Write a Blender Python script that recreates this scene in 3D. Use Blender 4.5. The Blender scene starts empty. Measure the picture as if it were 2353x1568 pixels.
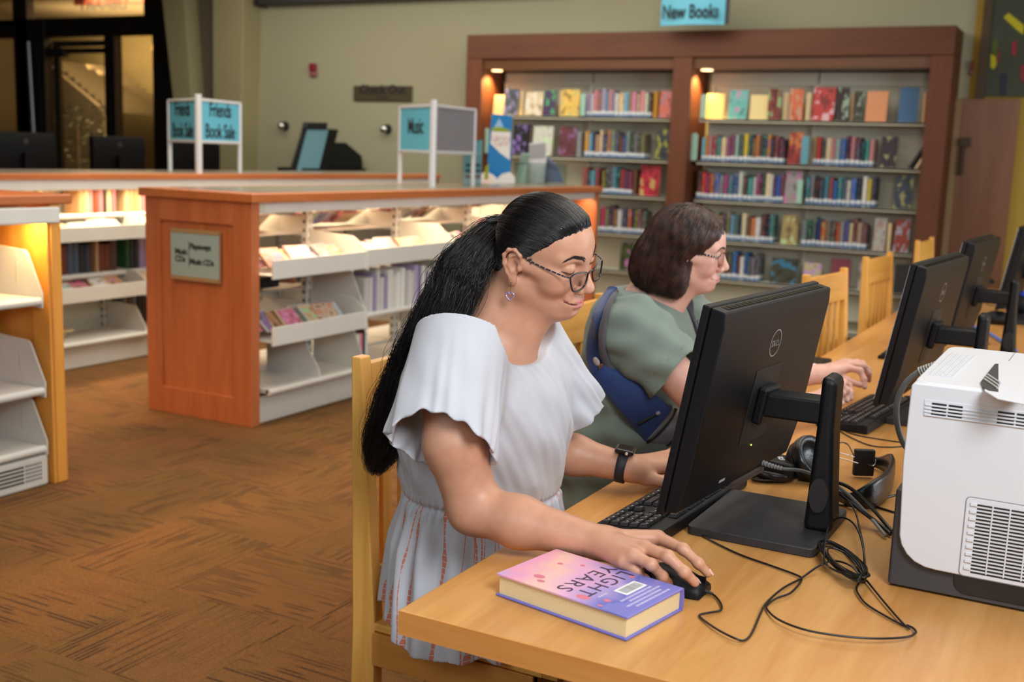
import bpy, bmesh, math, random
import numpy as np
from math import sin, cos, pi, radians, sqrt
from mathutils import Matrix, Vector

random.seed(7)
rng = np.random.default_rng(7)
SC = bpy.context.scene
COL = SC.collection

# ------------------------------------------------------------------ camera
CAM_H, FPX = 1.40, 2590.0
YAW, PITCH, ROLL = radians(27.9), radians(9.43), radians(2.05)
_f = np.array([-sin(YAW) * cos(PITCH), cos(YAW) * cos(PITCH), -sin(PITCH)])
_r = np.array([cos(YAW), sin(YAW), 0.0])
_d = np.cross(_f, _r)
RIGHT = cos(ROLL) * _r - sin(ROLL) * _d
DOWN = sin(ROLL) * _r + cos(ROLL) * _d
cam = bpy.data.cameras.new('camera')
cam_ob = bpy.data.objects.new('camera', cam)
COL.objects.link(cam_ob)
M = Matrix.Identity(4)
for i in range(3):
    M[i][0], M[i][1], M[i][2] = RIGHT[i], -DOWN[i], -_f[i]
M[2][3] = CAM_H
cam_ob.matrix_world = M
cam.sensor_width = 36.0
cam.lens = FPX * 36.0 / 2353.0
cam.clip_start, cam.clip_end = 0.05, 60
cam.dof.use_dof = True
cam.dof.focus_distance = 1.98
cam.dof.aperture_fstop = 4.5
SC.camera = cam_ob

SC.view_settings.view_transform = 'Standard'
SC.view_settings.look = 'None'
SC.view_settings.gamma = 1.0
SC.view_settings.use_curve_mapping = False
SC.view_settings.exposure = 0.06
SC.cycles.use_denoising = True
SC.cycles.max_bounces = 8
SC.cycles.sample_clamp_indirect = 6.0
SC.cycles.caustics_reflective = False
SC.cycles.caustics_refractive = False


def at(px, py, x=None, y=None, z=None):
    """the point of a real plane (x=, y= or z=) seen at a photograph pixel"""
    r = RIGHT * ((px - 1176.5) / FPX) + DOWN * ((py - 784) / FPX) + _f
    c = np.array([0, 0, CAM_H])
    t = (z - c[2]) / r[2] if z is not None else (y - c[1]) / r[1] if y is not None else (x - c[0]) / r[0]
    return c + t * r


# ------------------------------------------------------------------ world and lights
w = bpy.data.worlds.new('world')
SC.world = w
w.use_nodes = True
w.node_tree.nodes['Background'].inputs[0].default_value = (1.0, 0.90, 0.78, 1)
w.node_tree.nodes['Background'].inputs[1].default_value = 0.10


def area(name, loc, aim, sx, sy, power, col=(1, 1, 1), spread=180):
    l = bpy.data.lights.new(name, 'AREA')
    l.shape = 'RECTANGLE'
    l.size, l.size_y = sx, sy
    l.energy = power
    l.color = col
    l.spread = radians(spread)
    o = bpy.data.objects.new(name, l)
    COL.objects.link(o)
    o.location = loc
    o.rotation_euler = (Vector(aim) - Vector(loc)).to_track_quat('-Z', 'Y').to_euler()
    return o


WARM = (1.0, 0.72, 0.42)
KEY = area('softbox_key', (0.80, 0.25, 2.35), (-0.85, 1.75, 1.0), 0.8, 0.8, 58, (0.93, 0.97, 1.0))
FILL = area('softbox_fill', (-0.9, -1.3, 2.3), (-0.9, 2.0, 0.9), 2.0, 1.4, 32, (0.90, 0.96, 1.0))
area('added_side_fill', (3.9, 5.2, 1.9), (-2.0, 5.4, 0.8), 4.5, 2.0, 215, (0.84, 0.93, 1.0))  # cool fill added to brighten faces turned to the right; no window stands there
area('ceiling_lamp_warm', (-4.75, 1.7, 3.05), (-3.5, 2.9, 0), 0.3, 0.3, 17, (1.0, 0.66, 0.28), 75)
area('ceiling_panel_reading', (-0.3, 3.6, 3.1), (-0.3, 3.6, 0), 2.0, 3.0, 54, (1.0, 0.93, 0.82))
area('ceiling_panel_aisle', (-3.0, 3.7, 3.1), (-3.0, 3.7, 0), 1.2, 2.6, 42, (1.0, 0.94, 0.84))
area('ceiling_panel_far_aisle', (-4.85, 5.2, 3.1), (-5.1, 5.2, 0), 0.6, 3.0, 26, (1.0, 0.88, 0.66), 110)
area('ceiling_panel_stacks', (-4.8, 6.4, 3.1), (-4.8, 6.4, 0), 3.0, 3.0, 60, (1.0, 0.95, 0.85))
area('ceiling_panel_back', (-5.2, 8.0, 3.1), (-5.2, 9.2, 0), 6.5, 1.0, 64, (1.0, 0.97, 0.84))


# ------------------------------------------------------------------ materials
def lin(c):
    c = c / 255.0
    return c / 12.92 if c <= 0.04045 else ((c + 0.055) / 1.055) ** 2.4


def rgb(r, g, b):
    return (lin(r), lin(g), lin(b), 1.0)


def mat(name, col, rough=0.5, metal=0.0, bump=0.0, bscale=200.0, spec=0.5, coat=0.0, var=0.0, vscale=6.0):
    m = bpy.data.materials.new(name)
    m.use_nodes = True
    nt = m.node_tree
    b = nt.nodes['Principled BSDF']
    b.inputs['Base Color'].default_value = col
    b.inputs['Roughness'].default_value = rough
    b.inputs['Metallic'].default_value = metal
    b.inputs['Specular IOR Level'].default_value = spec
    b.inputs['Coat Weight'].default_value = coat
    if bump or var:
        tc = nt.nodes.new('ShaderNodeTexCoord')
    if var:
        n = nt.nodes.new('ShaderNodeTexNoise')
        n.inputs['Scale'].default_value = vscale
        n.inputs['Detail'].default_value = 4
        nt.links.new(tc.outputs['Object'], n.inputs['Vector'])
        mp = nt.nodes.new('ShaderNodeMapRange')
        mp.inputs[1].default_value, mp.inputs[2].default_value = 0.3, 0.7
        mp.inputs[3].default_value, mp.inputs[4].default_value = 1 - var, 1 + var
        nt.links.new(n.outputs['Fac'], mp.inputs[0])
        mx = nt.nodes.new('ShaderNodeVectorMath')
        mx.operation = 'SCALE'
        mx.inputs[0].default_value = col[:3]
        nt.links.new(mp.outputs[0], mx.inputs['Scale'])
        nt.links.new(mx.outputs[0], b.inputs['Base Color'])
    if bump:
        n = nt.nodes.new('ShaderNodeTexNoise')
        n.inputs['Scale'].default_value = bscale
        n.inputs['Detail'].default_value = 3
        nt.links.new(tc.outputs['Object'], n.inputs['Vector'])
        bp = nt.nodes.new('ShaderNodeBump')
        bp.inputs['Strength'].default_value = bump
        bp.inputs['Distance'].default_value = 0.002
        nt.links.new(n.outputs['Fac'], bp.inputs['Height'])
        nt.links.new(bp.outputs[0], b.inputs['Normal'])
    return m


def wood(name, c1, c2, axis=1, rough=0.35, scale=1.0, planks=0.0, coat=0.15):
    """long-grained wood; axis = grain direction in object space"""
    m = bpy.data.materials.new(name)
    m.use_nodes = True
    nt = m.node_tree
    L = nt.links.new
    b = nt.nodes['Principled BSDF']
    tc = nt.nodes.new('ShaderNodeTexCoord')
    mp = nt.nodes.new('ShaderNodeMapping')
    s = [9.0 * scale] * 3
    s[axis] = 0.8 * scale
    mp.inputs['Scale'].default_value = s
    L(tc.outputs['Object'], mp.inputs['Vector'])
    n = nt.nodes.new('ShaderNodeTexNoise')
    n.inputs['Scale'].default_value = 1.6
    n.inputs['Detail'].default_value = 5
    n.inputs['Distortion'].default_value = 0.7
    L(mp.outputs[0], n.inputs['Vector'])
    n2 = nt.nodes.new('ShaderNodeTexNoise')
    n2.inputs['Scale'].default_value = 14
    n2.inputs['Detail'].default_value = 3
    L(mp.outputs[0], n2.inputs['Vector'])
    ad = nt.nodes.new('ShaderNodeMath')
    ad.operation = 'MULTIPLY_ADD'
    ad.inputs[1].default_value = 0.35
    L(n2.outputs['Fac'], ad.inputs[0])
    L(n.outputs['Fac'], ad.inputs[2])
    cr = nt.nodes.new('ShaderNodeValToRGB')
    cr.color_ramp.elements[0].position, cr.color_ramp.elements[1].position = 0.45, 0.9
    cr.color_ramp.elements[0].color, cr.color_ramp.elements[1].color = c1, c2
    L(ad.outputs[0], cr.inputs[0])
    out = cr.outputs[0]
    if planks:
        sp = nt.nodes.new('ShaderNodeSeparateXYZ')
        L(tc.outputs['Object'], sp.inputs[0])
        q = nt.nodes.new('ShaderNodeMath')
        q.operation = 'DIVIDE'
        q.inputs[1].default_value = planks
        L(sp.outputs[1 if axis == 0 else 0], q.inputs[0])
        fl = nt.nodes.new('ShaderNodeMath')
        fl.operation = 'FLOOR'
        L(q.outputs[0], fl.inputs[0])
        wn = nt.nodes.new('ShaderNodeTexWhiteNoise')
        wn.noise_dimensions = '1D'
        L(fl.outputs[0], wn.inputs['W'])
        r = nt.nodes.new('ShaderNodeMapRange')
        r.inputs[3].default_value, r.inputs[4].default_value = 0.86, 1.1
        L(wn.outputs['Value'], r.inputs[0])
        v = nt.nodes.new('ShaderNodeVectorMath')
        v.operation = 'SCALE'
        L(out, v.inputs[0])
        L(r.outputs[0], v.inputs['Scale'])
        out = v.outputs[0]
    L(out, b.inputs['Base Color'])
    b.inputs['Roughness'].default_value = rough
    b.inputs['Coat Weight'].default_value = coat
    b.inputs['Coat Roughness'].default_value = 0.25
    return m


def objcol(name, rough=0.5, label=False, cover=False):
    """colour taken from the object; optional white and blue call-number tape, printed cover"""
    m = bpy.data.materials.new(name)
    m.use_nodes = True
    nt = m.node_tree
    L = nt.links.new
    b = nt.nodes['Principled BSDF']
    b.inputs['Roughness'].default_value = rough
    oi = nt.nodes.new('ShaderNodeObjectInfo')
    tc = nt.nodes.new('ShaderNodeTexCoord')
    sp = nt.nodes.new('ShaderNodeSeparateXYZ')
    L(tc.outputs['Generated'], sp.inputs[0])
    out = oi.outputs['Color']

    def step(src, a, bb):
        c = nt.nodes.new('ShaderNodeMath')
        c.operation = 'GREATER_THAN'
        c.inputs[1].default_value = a
        L(src, c.inputs[0])
        d = nt.nodes.new('ShaderNodeMath')
        d.operation = 'LESS_THAN'
        d.inputs[1].default_value = bb
        L(src, d.inputs[0])
        e = nt.nodes.new('ShaderNodeMath')
        e.operation = 'MULTIPLY'
        L(c.outputs[0], e.inputs[0])
        L(d.outputs[0], e.inputs[1])
        return e.outputs[0]

    def mixc(fac, c1, c2):
        x = nt.nodes.new('ShaderNodeMix')
        x.data_type = 'RGBA'
        L(fac, x.inputs[0])
        if isinstance(c1, tuple):
            x.inputs[6].default_value = c1
        else:
            L(c1, x.inputs[6])
        if isinstance(c2, tuple):
            x.inputs[7].default_value = c2
        else:
            L(c2, x.inputs[7])
        return x.outputs[2]

    if label:
        # a title band of a second tone, then the white label and the blue tape at the foot
        wn = nt.nodes.new('ShaderNodeTexWhiteNoise')
        wn.noise_dimensions = '1D'
        L(oi.outputs['Random'], wn.inputs['W'])
        dk = nt.nodes.new('ShaderNodeVectorMath')
        dk.operation = 'MULTIPLY_ADD'
        dk.inputs[1].default_value = (0.35, 0.35, 0.35)
        L(out, dk.inputs[0])
        sc = nt.nodes.new('ShaderNodeVectorMath')
        sc.operation = 'SCALE'
        L(wn.outputs['Color'], sc.inputs[0])
        sc.inputs['Scale'].default_value = 0.35
        L(sc.outputs[0], dk.inputs[2])
        nz = nt.nodes.new('ShaderNodeTexNoise')
        nz.noise_dimensions = '4D'
        nz.inputs['Scale'].default_value = 7
        ow = nt.nodes.new('ShaderNodeMath')
        ow.operation = 'MULTIPLY'
        ow.inputs[1].default_value = 50
        L(oi.outputs['Random'], ow.inputs[0])
        L(ow.outputs[0], nz.inputs['W'])
        L(tc.outputs['Generated'], nz.inputs['Vector'])
        g = nt.nodes.new('ShaderNodeMath')
        g.operation = 'GREATER_THAN'
        g.inputs[1].default_value = 0.56
        L(nz.outputs['Fac'], g.inputs[0])
        out = mixc(g.outputs[0], out, dk.outputs[0])
        out = mixc(step(sp.outputs[2], 0.10, 0.22), out, (0.72, 0.74, 0.76, 1))
        out = mixc(step(sp.outputs[2], 0.02, 0.10), out, (0.05, 0.16, 0.36, 1))
    if cover:
        vo = nt.nodes.new('ShaderNodeTexNoise')
        vo.noise_dimensions = '4D'
        vo.inputs['Scale'].default_value = 3.2
        vo.inputs['Detail'].default_value = 2
        ow = nt.nodes.new('ShaderNodeMath')
        ow.operation = 'MULTIPLY'
        ow.inputs[1].default_value = 90
        L(oi.outputs['Random'], ow.inputs[0])
        L(ow.outputs[0], vo.inputs['W'])
        L(tc.outputs['Generated'], vo.inputs['Vector'])
        wn = nt.nodes.new('ShaderNodeTexWhiteNoise')
        wn.noise_dimensions = '1D'
        L(oi.outputs['Random'], wn.inputs['W'])
        g = nt.nodes.new('ShaderNodeMath')
        g.operation = 'GREATER_THAN'
        g.inputs[1].default_value = 0.57
        L(vo.outputs['Fac'], g.inputs[0])
        hf = nt.nodes.new('ShaderNodeMath')
        hf.operation = 'MULTIPLY'
        hf.inputs[1].default_value = 0.5
        L(g.outputs[0], hf.inputs[0])
        out = mixc(hf.outputs[0], out, wn.outputs['Color'])
        g2 = nt.nodes.new('ShaderNodeMath')
        g2.operation = 'LESS_THAN'
        g2.inputs[1].default_value = 0.40
        L(vo.outputs['Fac'], g2.inputs[0])
        dk = nt.nodes.new('ShaderNodeVectorMath')
        dk.operation = 'SCALE'
        dk.inputs['Scale'].default_value = 0.45
        L(oi.outputs['Color'], dk.inputs[0])
        out = mixc(g2.outputs[0], out, dk.outputs[0])
    L(out, b.inputs['Base Color'])
    return m


def emit(name, col, strength):
    m = bpy.data.materials.new(name)
    m.use_nodes = True
    b = m.node_tree.nodes['Principled BSDF']
    b.inputs['Base Color'].default_value = col
    b.inputs['Emission Color'].default_value = col
    b.inputs['Emission Strength'].default_value = strength
    return m


def glass(name, col=(0.9, 0.95, 0.93, 1), alpha=0.12, rough=0.03):
    m = bpy.data.materials.new(name)
    m.use_nodes = True
    nt = m.node_tree
    nt.nodes.clear()
    o = nt.nodes.new('ShaderNodeOutputMaterial')
    t = nt.nodes.new('ShaderNodeBsdfTransparent')
    t.inputs[0].default_value = col
    g = nt.nodes.new('ShaderNodeBsdfGlossy')
    g.inputs['Roughness'].default_value = rough
    mx = nt.nodes.new('ShaderNodeMixShader')
    mx.inputs[0].default_value = alpha
    nt.links.new(t.outputs[0], mx.inputs[1])
    nt.links.new(g.outputs[0], mx.inputs[2])
    nt.links.new(mx.outputs[0], o.inputs[0])
    return m


TBL = wood('table_maple', rgb(196, 134, 66), rgb(218, 163, 96), axis=1, rough=0.32, planks=0.19)
TBLX = wood('table_maple_edge', rgb(200, 126, 58), rgb(222, 152, 80), axis=0, rough=0.4)
CHW = wood('chair_maple', rgb(220, 156, 68), rgb(240, 184, 98), axis=2, rough=0.38, scale=1.4)
CHWY = wood('chair_maple_cross', rgb(220, 156, 68), rgb(240, 184, 98), axis=1, rough=0.38, scale=1.4)
SHW = wood('shelf_cherry', rgb(166, 90, 50), rgb(190, 110, 66), axis=2, rough=0.45)
BKW = wood('bookcase_cherry', rgb(92, 46, 21), rgb(108, 58, 29), axis=2, rough=0.6, coat=0.0)
BKWX = wood('bookcase_cherry_cross', rgb(86, 43, 20), rgb(102, 55, 28), axis=0, rough=0.6, coat=0.0)
AMW = wood('end_panel_maple_lit', rgb(214, 140, 56), rgb(232, 164, 74), axis=2, rough=0.4)  # maple, lightened: part of the end lamp's amber glow is in the colour
SHWY = wood('shelf_cherry_length', rgb(168, 92, 46), rgb(194, 114, 62), axis=1, rough=0.4)
SHWX = wood('shelf_cherry_cross', rgb(168, 92, 46), rgb(194, 114, 62), axis=0, rough=0.4)
STEEL = mat('white_powder_steel', rgb(214, 212, 205), 0.45, var=0.03)
CREAMST = mat('cream_powder_steel', rgb(205, 202, 184), 0.45, var=0.03)
LAMINATE = mat('grey_laminate', rgb(128, 122, 108), 0.25, bump=0.1)
WALLP = mat('wall_paint_olive', rgb(168, 164, 136), 0.8, bump=0.15, bscale=120)
WALLG = mat('wall_paint_plain', rgb(150, 140, 118), 0.85)
WARMLIT = mat('wall_warm_lit', rgb(182, 150, 62), 0.8)  # plain wall; the yellow of warm lamplight is put into its colour
BLACKPL = mat('black_plastic', rgb(11, 12, 16), 0.48, bump=0.2, bscale=900, spec=0.3)
BLACKGL = mat('black_gloss', rgb(14, 15, 18), 0.18)
DESKBLK = mat('desk_black', rgb(7, 7, 9), 0.6, spec=0.15)
BLACKMT = mat('black_matte', rgb(20, 20, 22), 0.6)
GREYPL = mat('grey_plastic', rgb(62, 62, 66), 0.5)
WHITEPL = mat('white_plastic', rgb(206, 208, 214), 0.42, var=0.01)
ALU = mat('white_aluminium', rgb(205, 206, 210), 0.35, 0.1)
CHROME = mat('chrome', rgb(210, 210, 210), 0.15, 1.0)
BLUESIGN = mat('sign_blue', rgb(92, 176, 202), 0.5)
INK = mat('dark_ink', rgb(20, 26, 34), 0.7)
WHITEINK = mat('white_ink', rgb(225, 228, 232), 0.6)
PAPER = mat('white_paper', rgb(226, 224, 222), 0.7)
PAGES = mat('cream_pages', rgb(228, 206, 160), 0.75, bump=0.4, bscale=500)
SPINE = objcol('book_spine', 0.5, label=True)
PLAINOB = objcol('book_plain', 0.5)
COVER = objcol('book_cover', 0.4, cover=True)
GLASS = glass('clear_glass')


# ------------------------------------------------------------------ mesh builder
class MB:
    def __init__(s):
        s.v, s.f = [], []

    def add(s, V, F):
        n = len(s.v)
        s.v += [tuple(map(float, p)) for p in V]
        s.f += [tuple(i + n for i in q) for q in F]
        return s

    def box(s, x0, x1, y0, y1, z0, z1, m=None):
        V = [(x, y, z) for z in (z0, z1) for x, y in ((x0, y0), (x1, y0), (x1, y1), (x0, y1))]
        if m is not None:
            V = [m @ Vector(p) for p in V]
        return s.add(V, [(3, 2, 1, 0), (4, 5, 6, 7), (0, 1, 5, 4), (1, 2, 6, 5), (2, 3, 7, 6), (3, 0, 4, 7)])

    def prism(s, poly, axis, a, b):
        """poly of 2-D points extruded along axis (0,1,2) from a to b"""
        def mk(p, h):
            q = list(p)
            q.insert(axis, h)
            return q
        n = len(poly)
        V = [mk(p, a) for p in poly] + [mk(p, b) for p in poly]
        F = [tuple(range(n))[::-1], tuple(range(n, 2 * n))] + [(i, (i + 1) % n, n + (i + 1) % n, n + i) for i in range(n)]
        return s.add(V, F)

    def tube(s, pts, r, n=8, cap=True):
        pts = [np.array(p, float) for p in pts]
        R = r if hasattr(r, '__len__') else [r] * len(pts)
        up = np.array([0.13, 0.29, 0.95])
        V, F = [], []
        prev = None
        for i, p in enumerate(pts):
            t = pts[min(i + 1, len(pts) - 1)] - pts[max(i - 1, 0)]
            t /= max(np.linalg.norm(t), 1e-9)
            u = (prev if prev is not None else up)
            u = u - t * u.dot(t)
            if np.linalg.norm(u) < 1e-3:
                u = np.array([1.0, 0, 0]) - t * t[0]
            u /= np.linalg.norm(u)
            prev = u
            v = np.cross(t, u)
            for k in range(n):
                a = 2 * pi * k / n
                V.append(p + R[i] * (u * cos(a) + v * sin(a)))
        for i in range(len(pts) - 1):
            for k in range(n):
                F.append((i * n + k, i * n + (k + 1) % n, (i + 1) * n + (k + 1) % n, (i + 1) * n + k))
        if cap:
            F.append(tuple(range(n))[::-1])
            F.append(tuple((len(pts) - 1) * n + k for k in range(n)))
        return s.add(V, F)

    def lathe(s, prof, c=(0, 0, 0), axis=2, n=24):
        V, F = [], []
        for r, h in prof:
            for k in range(n):
                a = 2 * pi * k / n
                q = [r * cos(a), r * sin(a)]
                q.insert(axis, h)
                V.append(np.add(q, c))
        m = len(prof)
        for i in range(m - 1):
            for k in range(n):
                F.append((i * n + k, i * n + (k + 1) % n, (i + 1) * n + (k + 1) % n, (i + 1) * n + k))
        F.append(tuple(range(n))[::-1])
        F.append(tuple((m - 1) * n + k for k in range(n)))
        return s.add(V, F)

    def grid(s, P):
        """P: array (a,b,3) -> quads"""
        a, b = P.shape[:2]
        return s.add(P.reshape(-1, 3), [(i * b + j, i * b + j + 1, (i + 1) * b + j + 1, (i + 1) * b + j) for i in range(a - 1) for j in range(b - 1)])


def smooth_path(pts, n=8):
    """Catmull-Rom through points"""
    P = [np.array(p, float) for p in pts]
    P = [2 * P[0] - P[1]] + P + [2 * P[-1] - P[-2]]
    out = []
    for i in range(1, len(P) - 2):
        for k in range(n):
            t = k / n
            a, b, c, d = P[i - 1], P[i], P[i + 1], P[i + 2]
            out.append(0.5 * (2 * b + (c - a) * t + (2 * a - 5 * b + 4 * c - d) * t * t + (3 * b - a - 3 * c + d) * t ** 3))
    out.append(P[-2])
    return out


def rrect(x0, x1, y0, y1, r, n=4):
    out = []
    for cx, cy, a0 in ((x1 - r, y1 - r, 0), (x0 + r, y1 - r, 90), (x0 + r, y0 + r, 180), (x1 - r, y0 + r, 270)):
        for k in range(n + 1):
            a = radians(a0 + 90 * k / n)
            out.append((cx + r * cos(a), cy + r * sin(a)))
    return out


def link(name, me, parent=None):
    o = bpy.data.objects.new(name, me)
    COL.objects.link(o)
    if parent is not None:
        o.parent = parent
    return o


def meshdata(name, mb, m, smooth=False):
    me = bpy.data.meshes.new(name)
    me.from_pydata(mb.v, [], mb.f)
    for mm in (m if isinstance(m, (list, tuple)) else [m]):
        me.materials.append(mm)
    if smooth:
        me.polygons.foreach_set('use_smooth', [True] * len(me.polygons))
    me.update()
    return me


def obj(name, mb, m, parent=None, world=False, bevel=0, seg=2, smooth=False, label=None, sub=0, auto=False):
    o = link(name, meshdata(name, mb, m, smooth), parent)
    if parent is not None and world:
        o.matrix_parent_inverse = WM(parent).inverted()
    if bevel:
        b = o.modifiers.new('bevel', 'BEVEL')
        b.width, b.segments, b.limit_method = bevel, seg, 'ANGLE'
        b.angle_limit = radians(40)
        b.harden_normals = True
        o.data.polygons.foreach_set('use_smooth', [True] * len(o.data.polygons))
    if sub:
        b = o.modifiers.new('sub', 'SUBSURF')
        b.levels = b.render_levels = sub
    if label:
        o['label'] = label
    return o


def WM(o):
    m = Matrix.LocRotScale(o.location, o.rotation_euler, o.scale)
    if o.parent:
        m = WM(o.parent) @ o.matrix_parent_inverse @ m
    return m


def tag(o, label=None, cat=None, group=None, kind=None):
    if label:
        o['label'] = label
    if cat:
        o['category'] = cat
    if group:
        o['group'] = group
    if kind:
        o['kind'] = kind
    return o


def thing(name, label, cat, loc=(0, 0, 0), rz=0.0, group=None):
    o = bpy.data.objects.new(name, None)
    COL.objects.link(o)
    o.location = loc
    o.rotation_euler = (0, 0, rz)
    o.empty_display_size = 0.05
    return tag(o, label, cat, group)


def copy_tree(o, parent=None):
    c = o.copy()
    COL.objects.link(c)
    if parent is not None:
        c.parent = parent
    for ch in [x for x in bpy.data.objects if x.parent == o]:
        copy_tree(ch, c)
    return c


def struct(name, mb, m, **k):
    o = obj(name, mb, m, **k)
    o['kind'] = 'structure'
    return o


def text(name, body, m, parent, size, origin, xdir, ydir, depth=0.0006, align='LEFT', label=None, world=True, space=1.0, bold=0.0, sx=1.0, fitw=None):
    """flat lettering as a mesh standing on the plane spanned by xdir, ydir"""
    cu = bpy.data.curves.new(name, 'FONT')
    cu.body = body
    cu.size = size
    cu.extrude = depth
    cu.align_x = align
    cu.space_character = space
    cu.offset = bold
    cu.resolution_u = 3
    t = bpy.data.objects.new('tmp_text', cu)
    COL.objects.link(t)
    dg = bpy.context.evaluated_depsgraph_get()
    me = bpy.data.meshes.new_from_object(t.evaluated_get(dg))
    bpy.data.objects.remove(t)
    bpy.data.curves.remove(cu)
    me.materials.clear()
    me.materials.append(m)
    X = Vector(xdir).normalized()
    Y = Vector(ydir).normalized()
    Z = X.cross(Y)
    if fitw:
        sx = fitw / (max(v.co.x for v in me.vertices) - min(v.co.x for v in me.vertices))
    me.transform(Matrix.Diagonal((sx, 1, 1, 1)))
    R = Matrix((X, Y, Z)).transposed().to_4x4()
    R.translation = Vector(origin)
    me.transform(R)
    o = link(name, me, parent)
    if parent is not None and world:
        o.matrix_parent_inverse = WM(parent).inverted()
    if label:
        o['label'] = label
    return o

# ================================================================== the room
BW = 9.75
wb = struct('wall_back', MB().box(-9.86, -1.15, BW, BW + 0.15, 0, 3.3), WALLP)
struct('wall_back_right', MB().box(-1.15, 4.0, BW, BW + 0.15, 0, 3.3), WARMLIT)
struct('wall_right', MB().box(4.0, 4.15, -3.5, BW + 0.15, 0, 3.3), WALLG)
struct('wall_left', MB().box(-16.2, -16.05, -3.5, 13.2, 0, 3.3), WALLG)
struct('wall_front', MB().box(-16.2, 4.15, -3.65, -3.5, 0, 3.3), WALLG)
struct('ceiling', MB().box(-16.2, 4.15, -3.65, 13.2, 3.3, 3.4), mat('ceiling_paint', rgb(205, 198, 180), 0.9))

# carpet tiles, laid quarter-turned
def carpet():
    m = bpy.data.materials.new('carpet_loop')
    m.use_nodes = True
    nt = m.node_tree
    L = nt.links.new
    b = nt.nodes['Principled BSDF']
    b.inputs['Roughness'].default_value = 0.95
    b.inputs['Specular IOR Level'].default_value = 0.1
    tc = nt.nodes.new('ShaderNodeTexCoord')
    oi = nt.nodes.new('ShaderNodeObjectInfo')
    ow = nt.nodes.new('ShaderNodeMath')
    ow.operation = 'MULTIPLY'
    ow.inputs[1].default_value = 37
    L(oi.outputs['Random'], ow.inputs[0])

    def streak(sx, sy, sc, lo, hi):
        mp = nt.nodes.new('ShaderNodeMapping')
        mp.inputs['Scale'].default_value = (sx, sy, 1)
        L(tc.outputs['Object'], mp.inputs['Vector'])
        n = nt.nodes.new('ShaderNodeTexNoise')
        n.noise_dimensions = '4D'
        n.inputs['Scale'].default_value = sc
        n.inputs['Detail'].default_value = 2
        L(mp.outputs[0], n.inputs['Vector'])
        L(ow.outputs[0], n.inputs['W'])
        r = nt.nodes.new('ShaderNodeMapRange')
        r.inputs[1].default_value, r.inputs[2].default_value = lo, hi
        L(n.outputs['Fac'], r.inputs[0])
        return r.outputs[0]
    # yarn lines run along x; every line carries its own broken dashes
    sp = nt.nodes.new('ShaderNodeSeparateXYZ')
    L(tc.outputs['Object'], sp.inputs[0])

    def m_(op, p, q=None, r=None):
        n = nt.nodes.new('ShaderNodeMath')
        n.operation = op
        for i, v in enumerate((p, q, r)):
            if isinstance(v, (int, float)):
                n.inputs[i].default_value = v
            elif v is not None:
                L(v, n.inputs[i])
        return n.outputs[0]
    yl = m_('MULTIPLY', sp.outputs[1], 62.0)
    row = m_('FLOOR', yl)
    cv = nt.nodes.new('ShaderNodeCombineXYZ')
    L(m_('MULTIPLY_ADD', row, 1.3, m_('MULTIPLY', sp.outputs[0], 4.5)), cv.inputs[0])
    L(m_('MULTIPLY', row, 0.42), cv.inputs[1])
    dn = nt.nodes.new('ShaderNodeTexNoise')
    dn.noise_dimensions = '4D'
    dn.inputs['Scale'].default_value = 1.0
    dn.inputs['Detail'].default_value = 1
    L(cv.outputs[0], dn.inputs['Vector'])
    L(ow.outputs[0], dn.inputs['W'])
    dm = nt.nodes.new('ShaderNodeMapRange')
    dm.inputs[1].default_value, dm.inputs[2].default_value = 0.49, 0.55
    L(dn.outputs['Fac'], dm.inputs[0])
    gap = m_('LESS_THAN', m_('ABSOLUTE', m_('SUBTRACT', m_('FRACT', yl), 0.5)), 0.30)
    msk = streak(1.5, 2.6, 1.6, 0.42, 0.58)
    a = m_('MULTIPLY', m_('MULTIPLY', dm.outputs[0], gap), m_('MULTIPLY_ADD', msk, 0.7, 0.15))
    fn_ = streak(200, 320, 1.0, 0.2, 0.8)
    c = streak(2.0, 2.0, 1.2, 0.35, 0.65)
    mx = nt.nodes.new('ShaderNodeMix')
    mx.data_type = 'RGBA'
    mx.inputs[6].default_value = rgb(126, 86, 52)
    mx.inputs[7].default_value = rgb(114, 84, 48)
    L(c, mx.inputs[0])
    my = nt.nodes.new('ShaderNodeMix')
    my.data_type = 'RGBA'
    my.inputs[7].default_value = rgb(72, 52, 38)
    L(a, my.inputs[0])
    L(mx.outputs[2], my.inputs[6])
    fr_ = nt.nodes.new('ShaderNodeMapRange')
    fr_.inputs[3].default_value, fr_.inputs[4].default_value = 0.55, 1.45
    L(fn_, fr_.inputs[0])
    vs = nt.nodes.new('ShaderNodeVectorMath')
    vs.operation = 'SCALE'
    L(my.outputs[2], vs.inputs[0])
    L(fr_.outputs[0], vs.inputs['Scale'])
    L(vs.outputs[0], b.inputs['Base Color'])
    n = nt.nodes.new('ShaderNodeTexNoise')
    n.inputs['Scale'].default_value = 260
    L(tc.outputs['Object'], n.inputs['Vector'])
    bp = nt.nodes.new('ShaderNodeBump')
    bp.inputs['Strength'].default_value = 0.9
    bp.inputs['Distance'].default_value = 0.004
    L(n.outputs['Fac'], bp.inputs['Height'])
    L(bp.outputs[0], b.inputs['Normal'])
    return m


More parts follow.
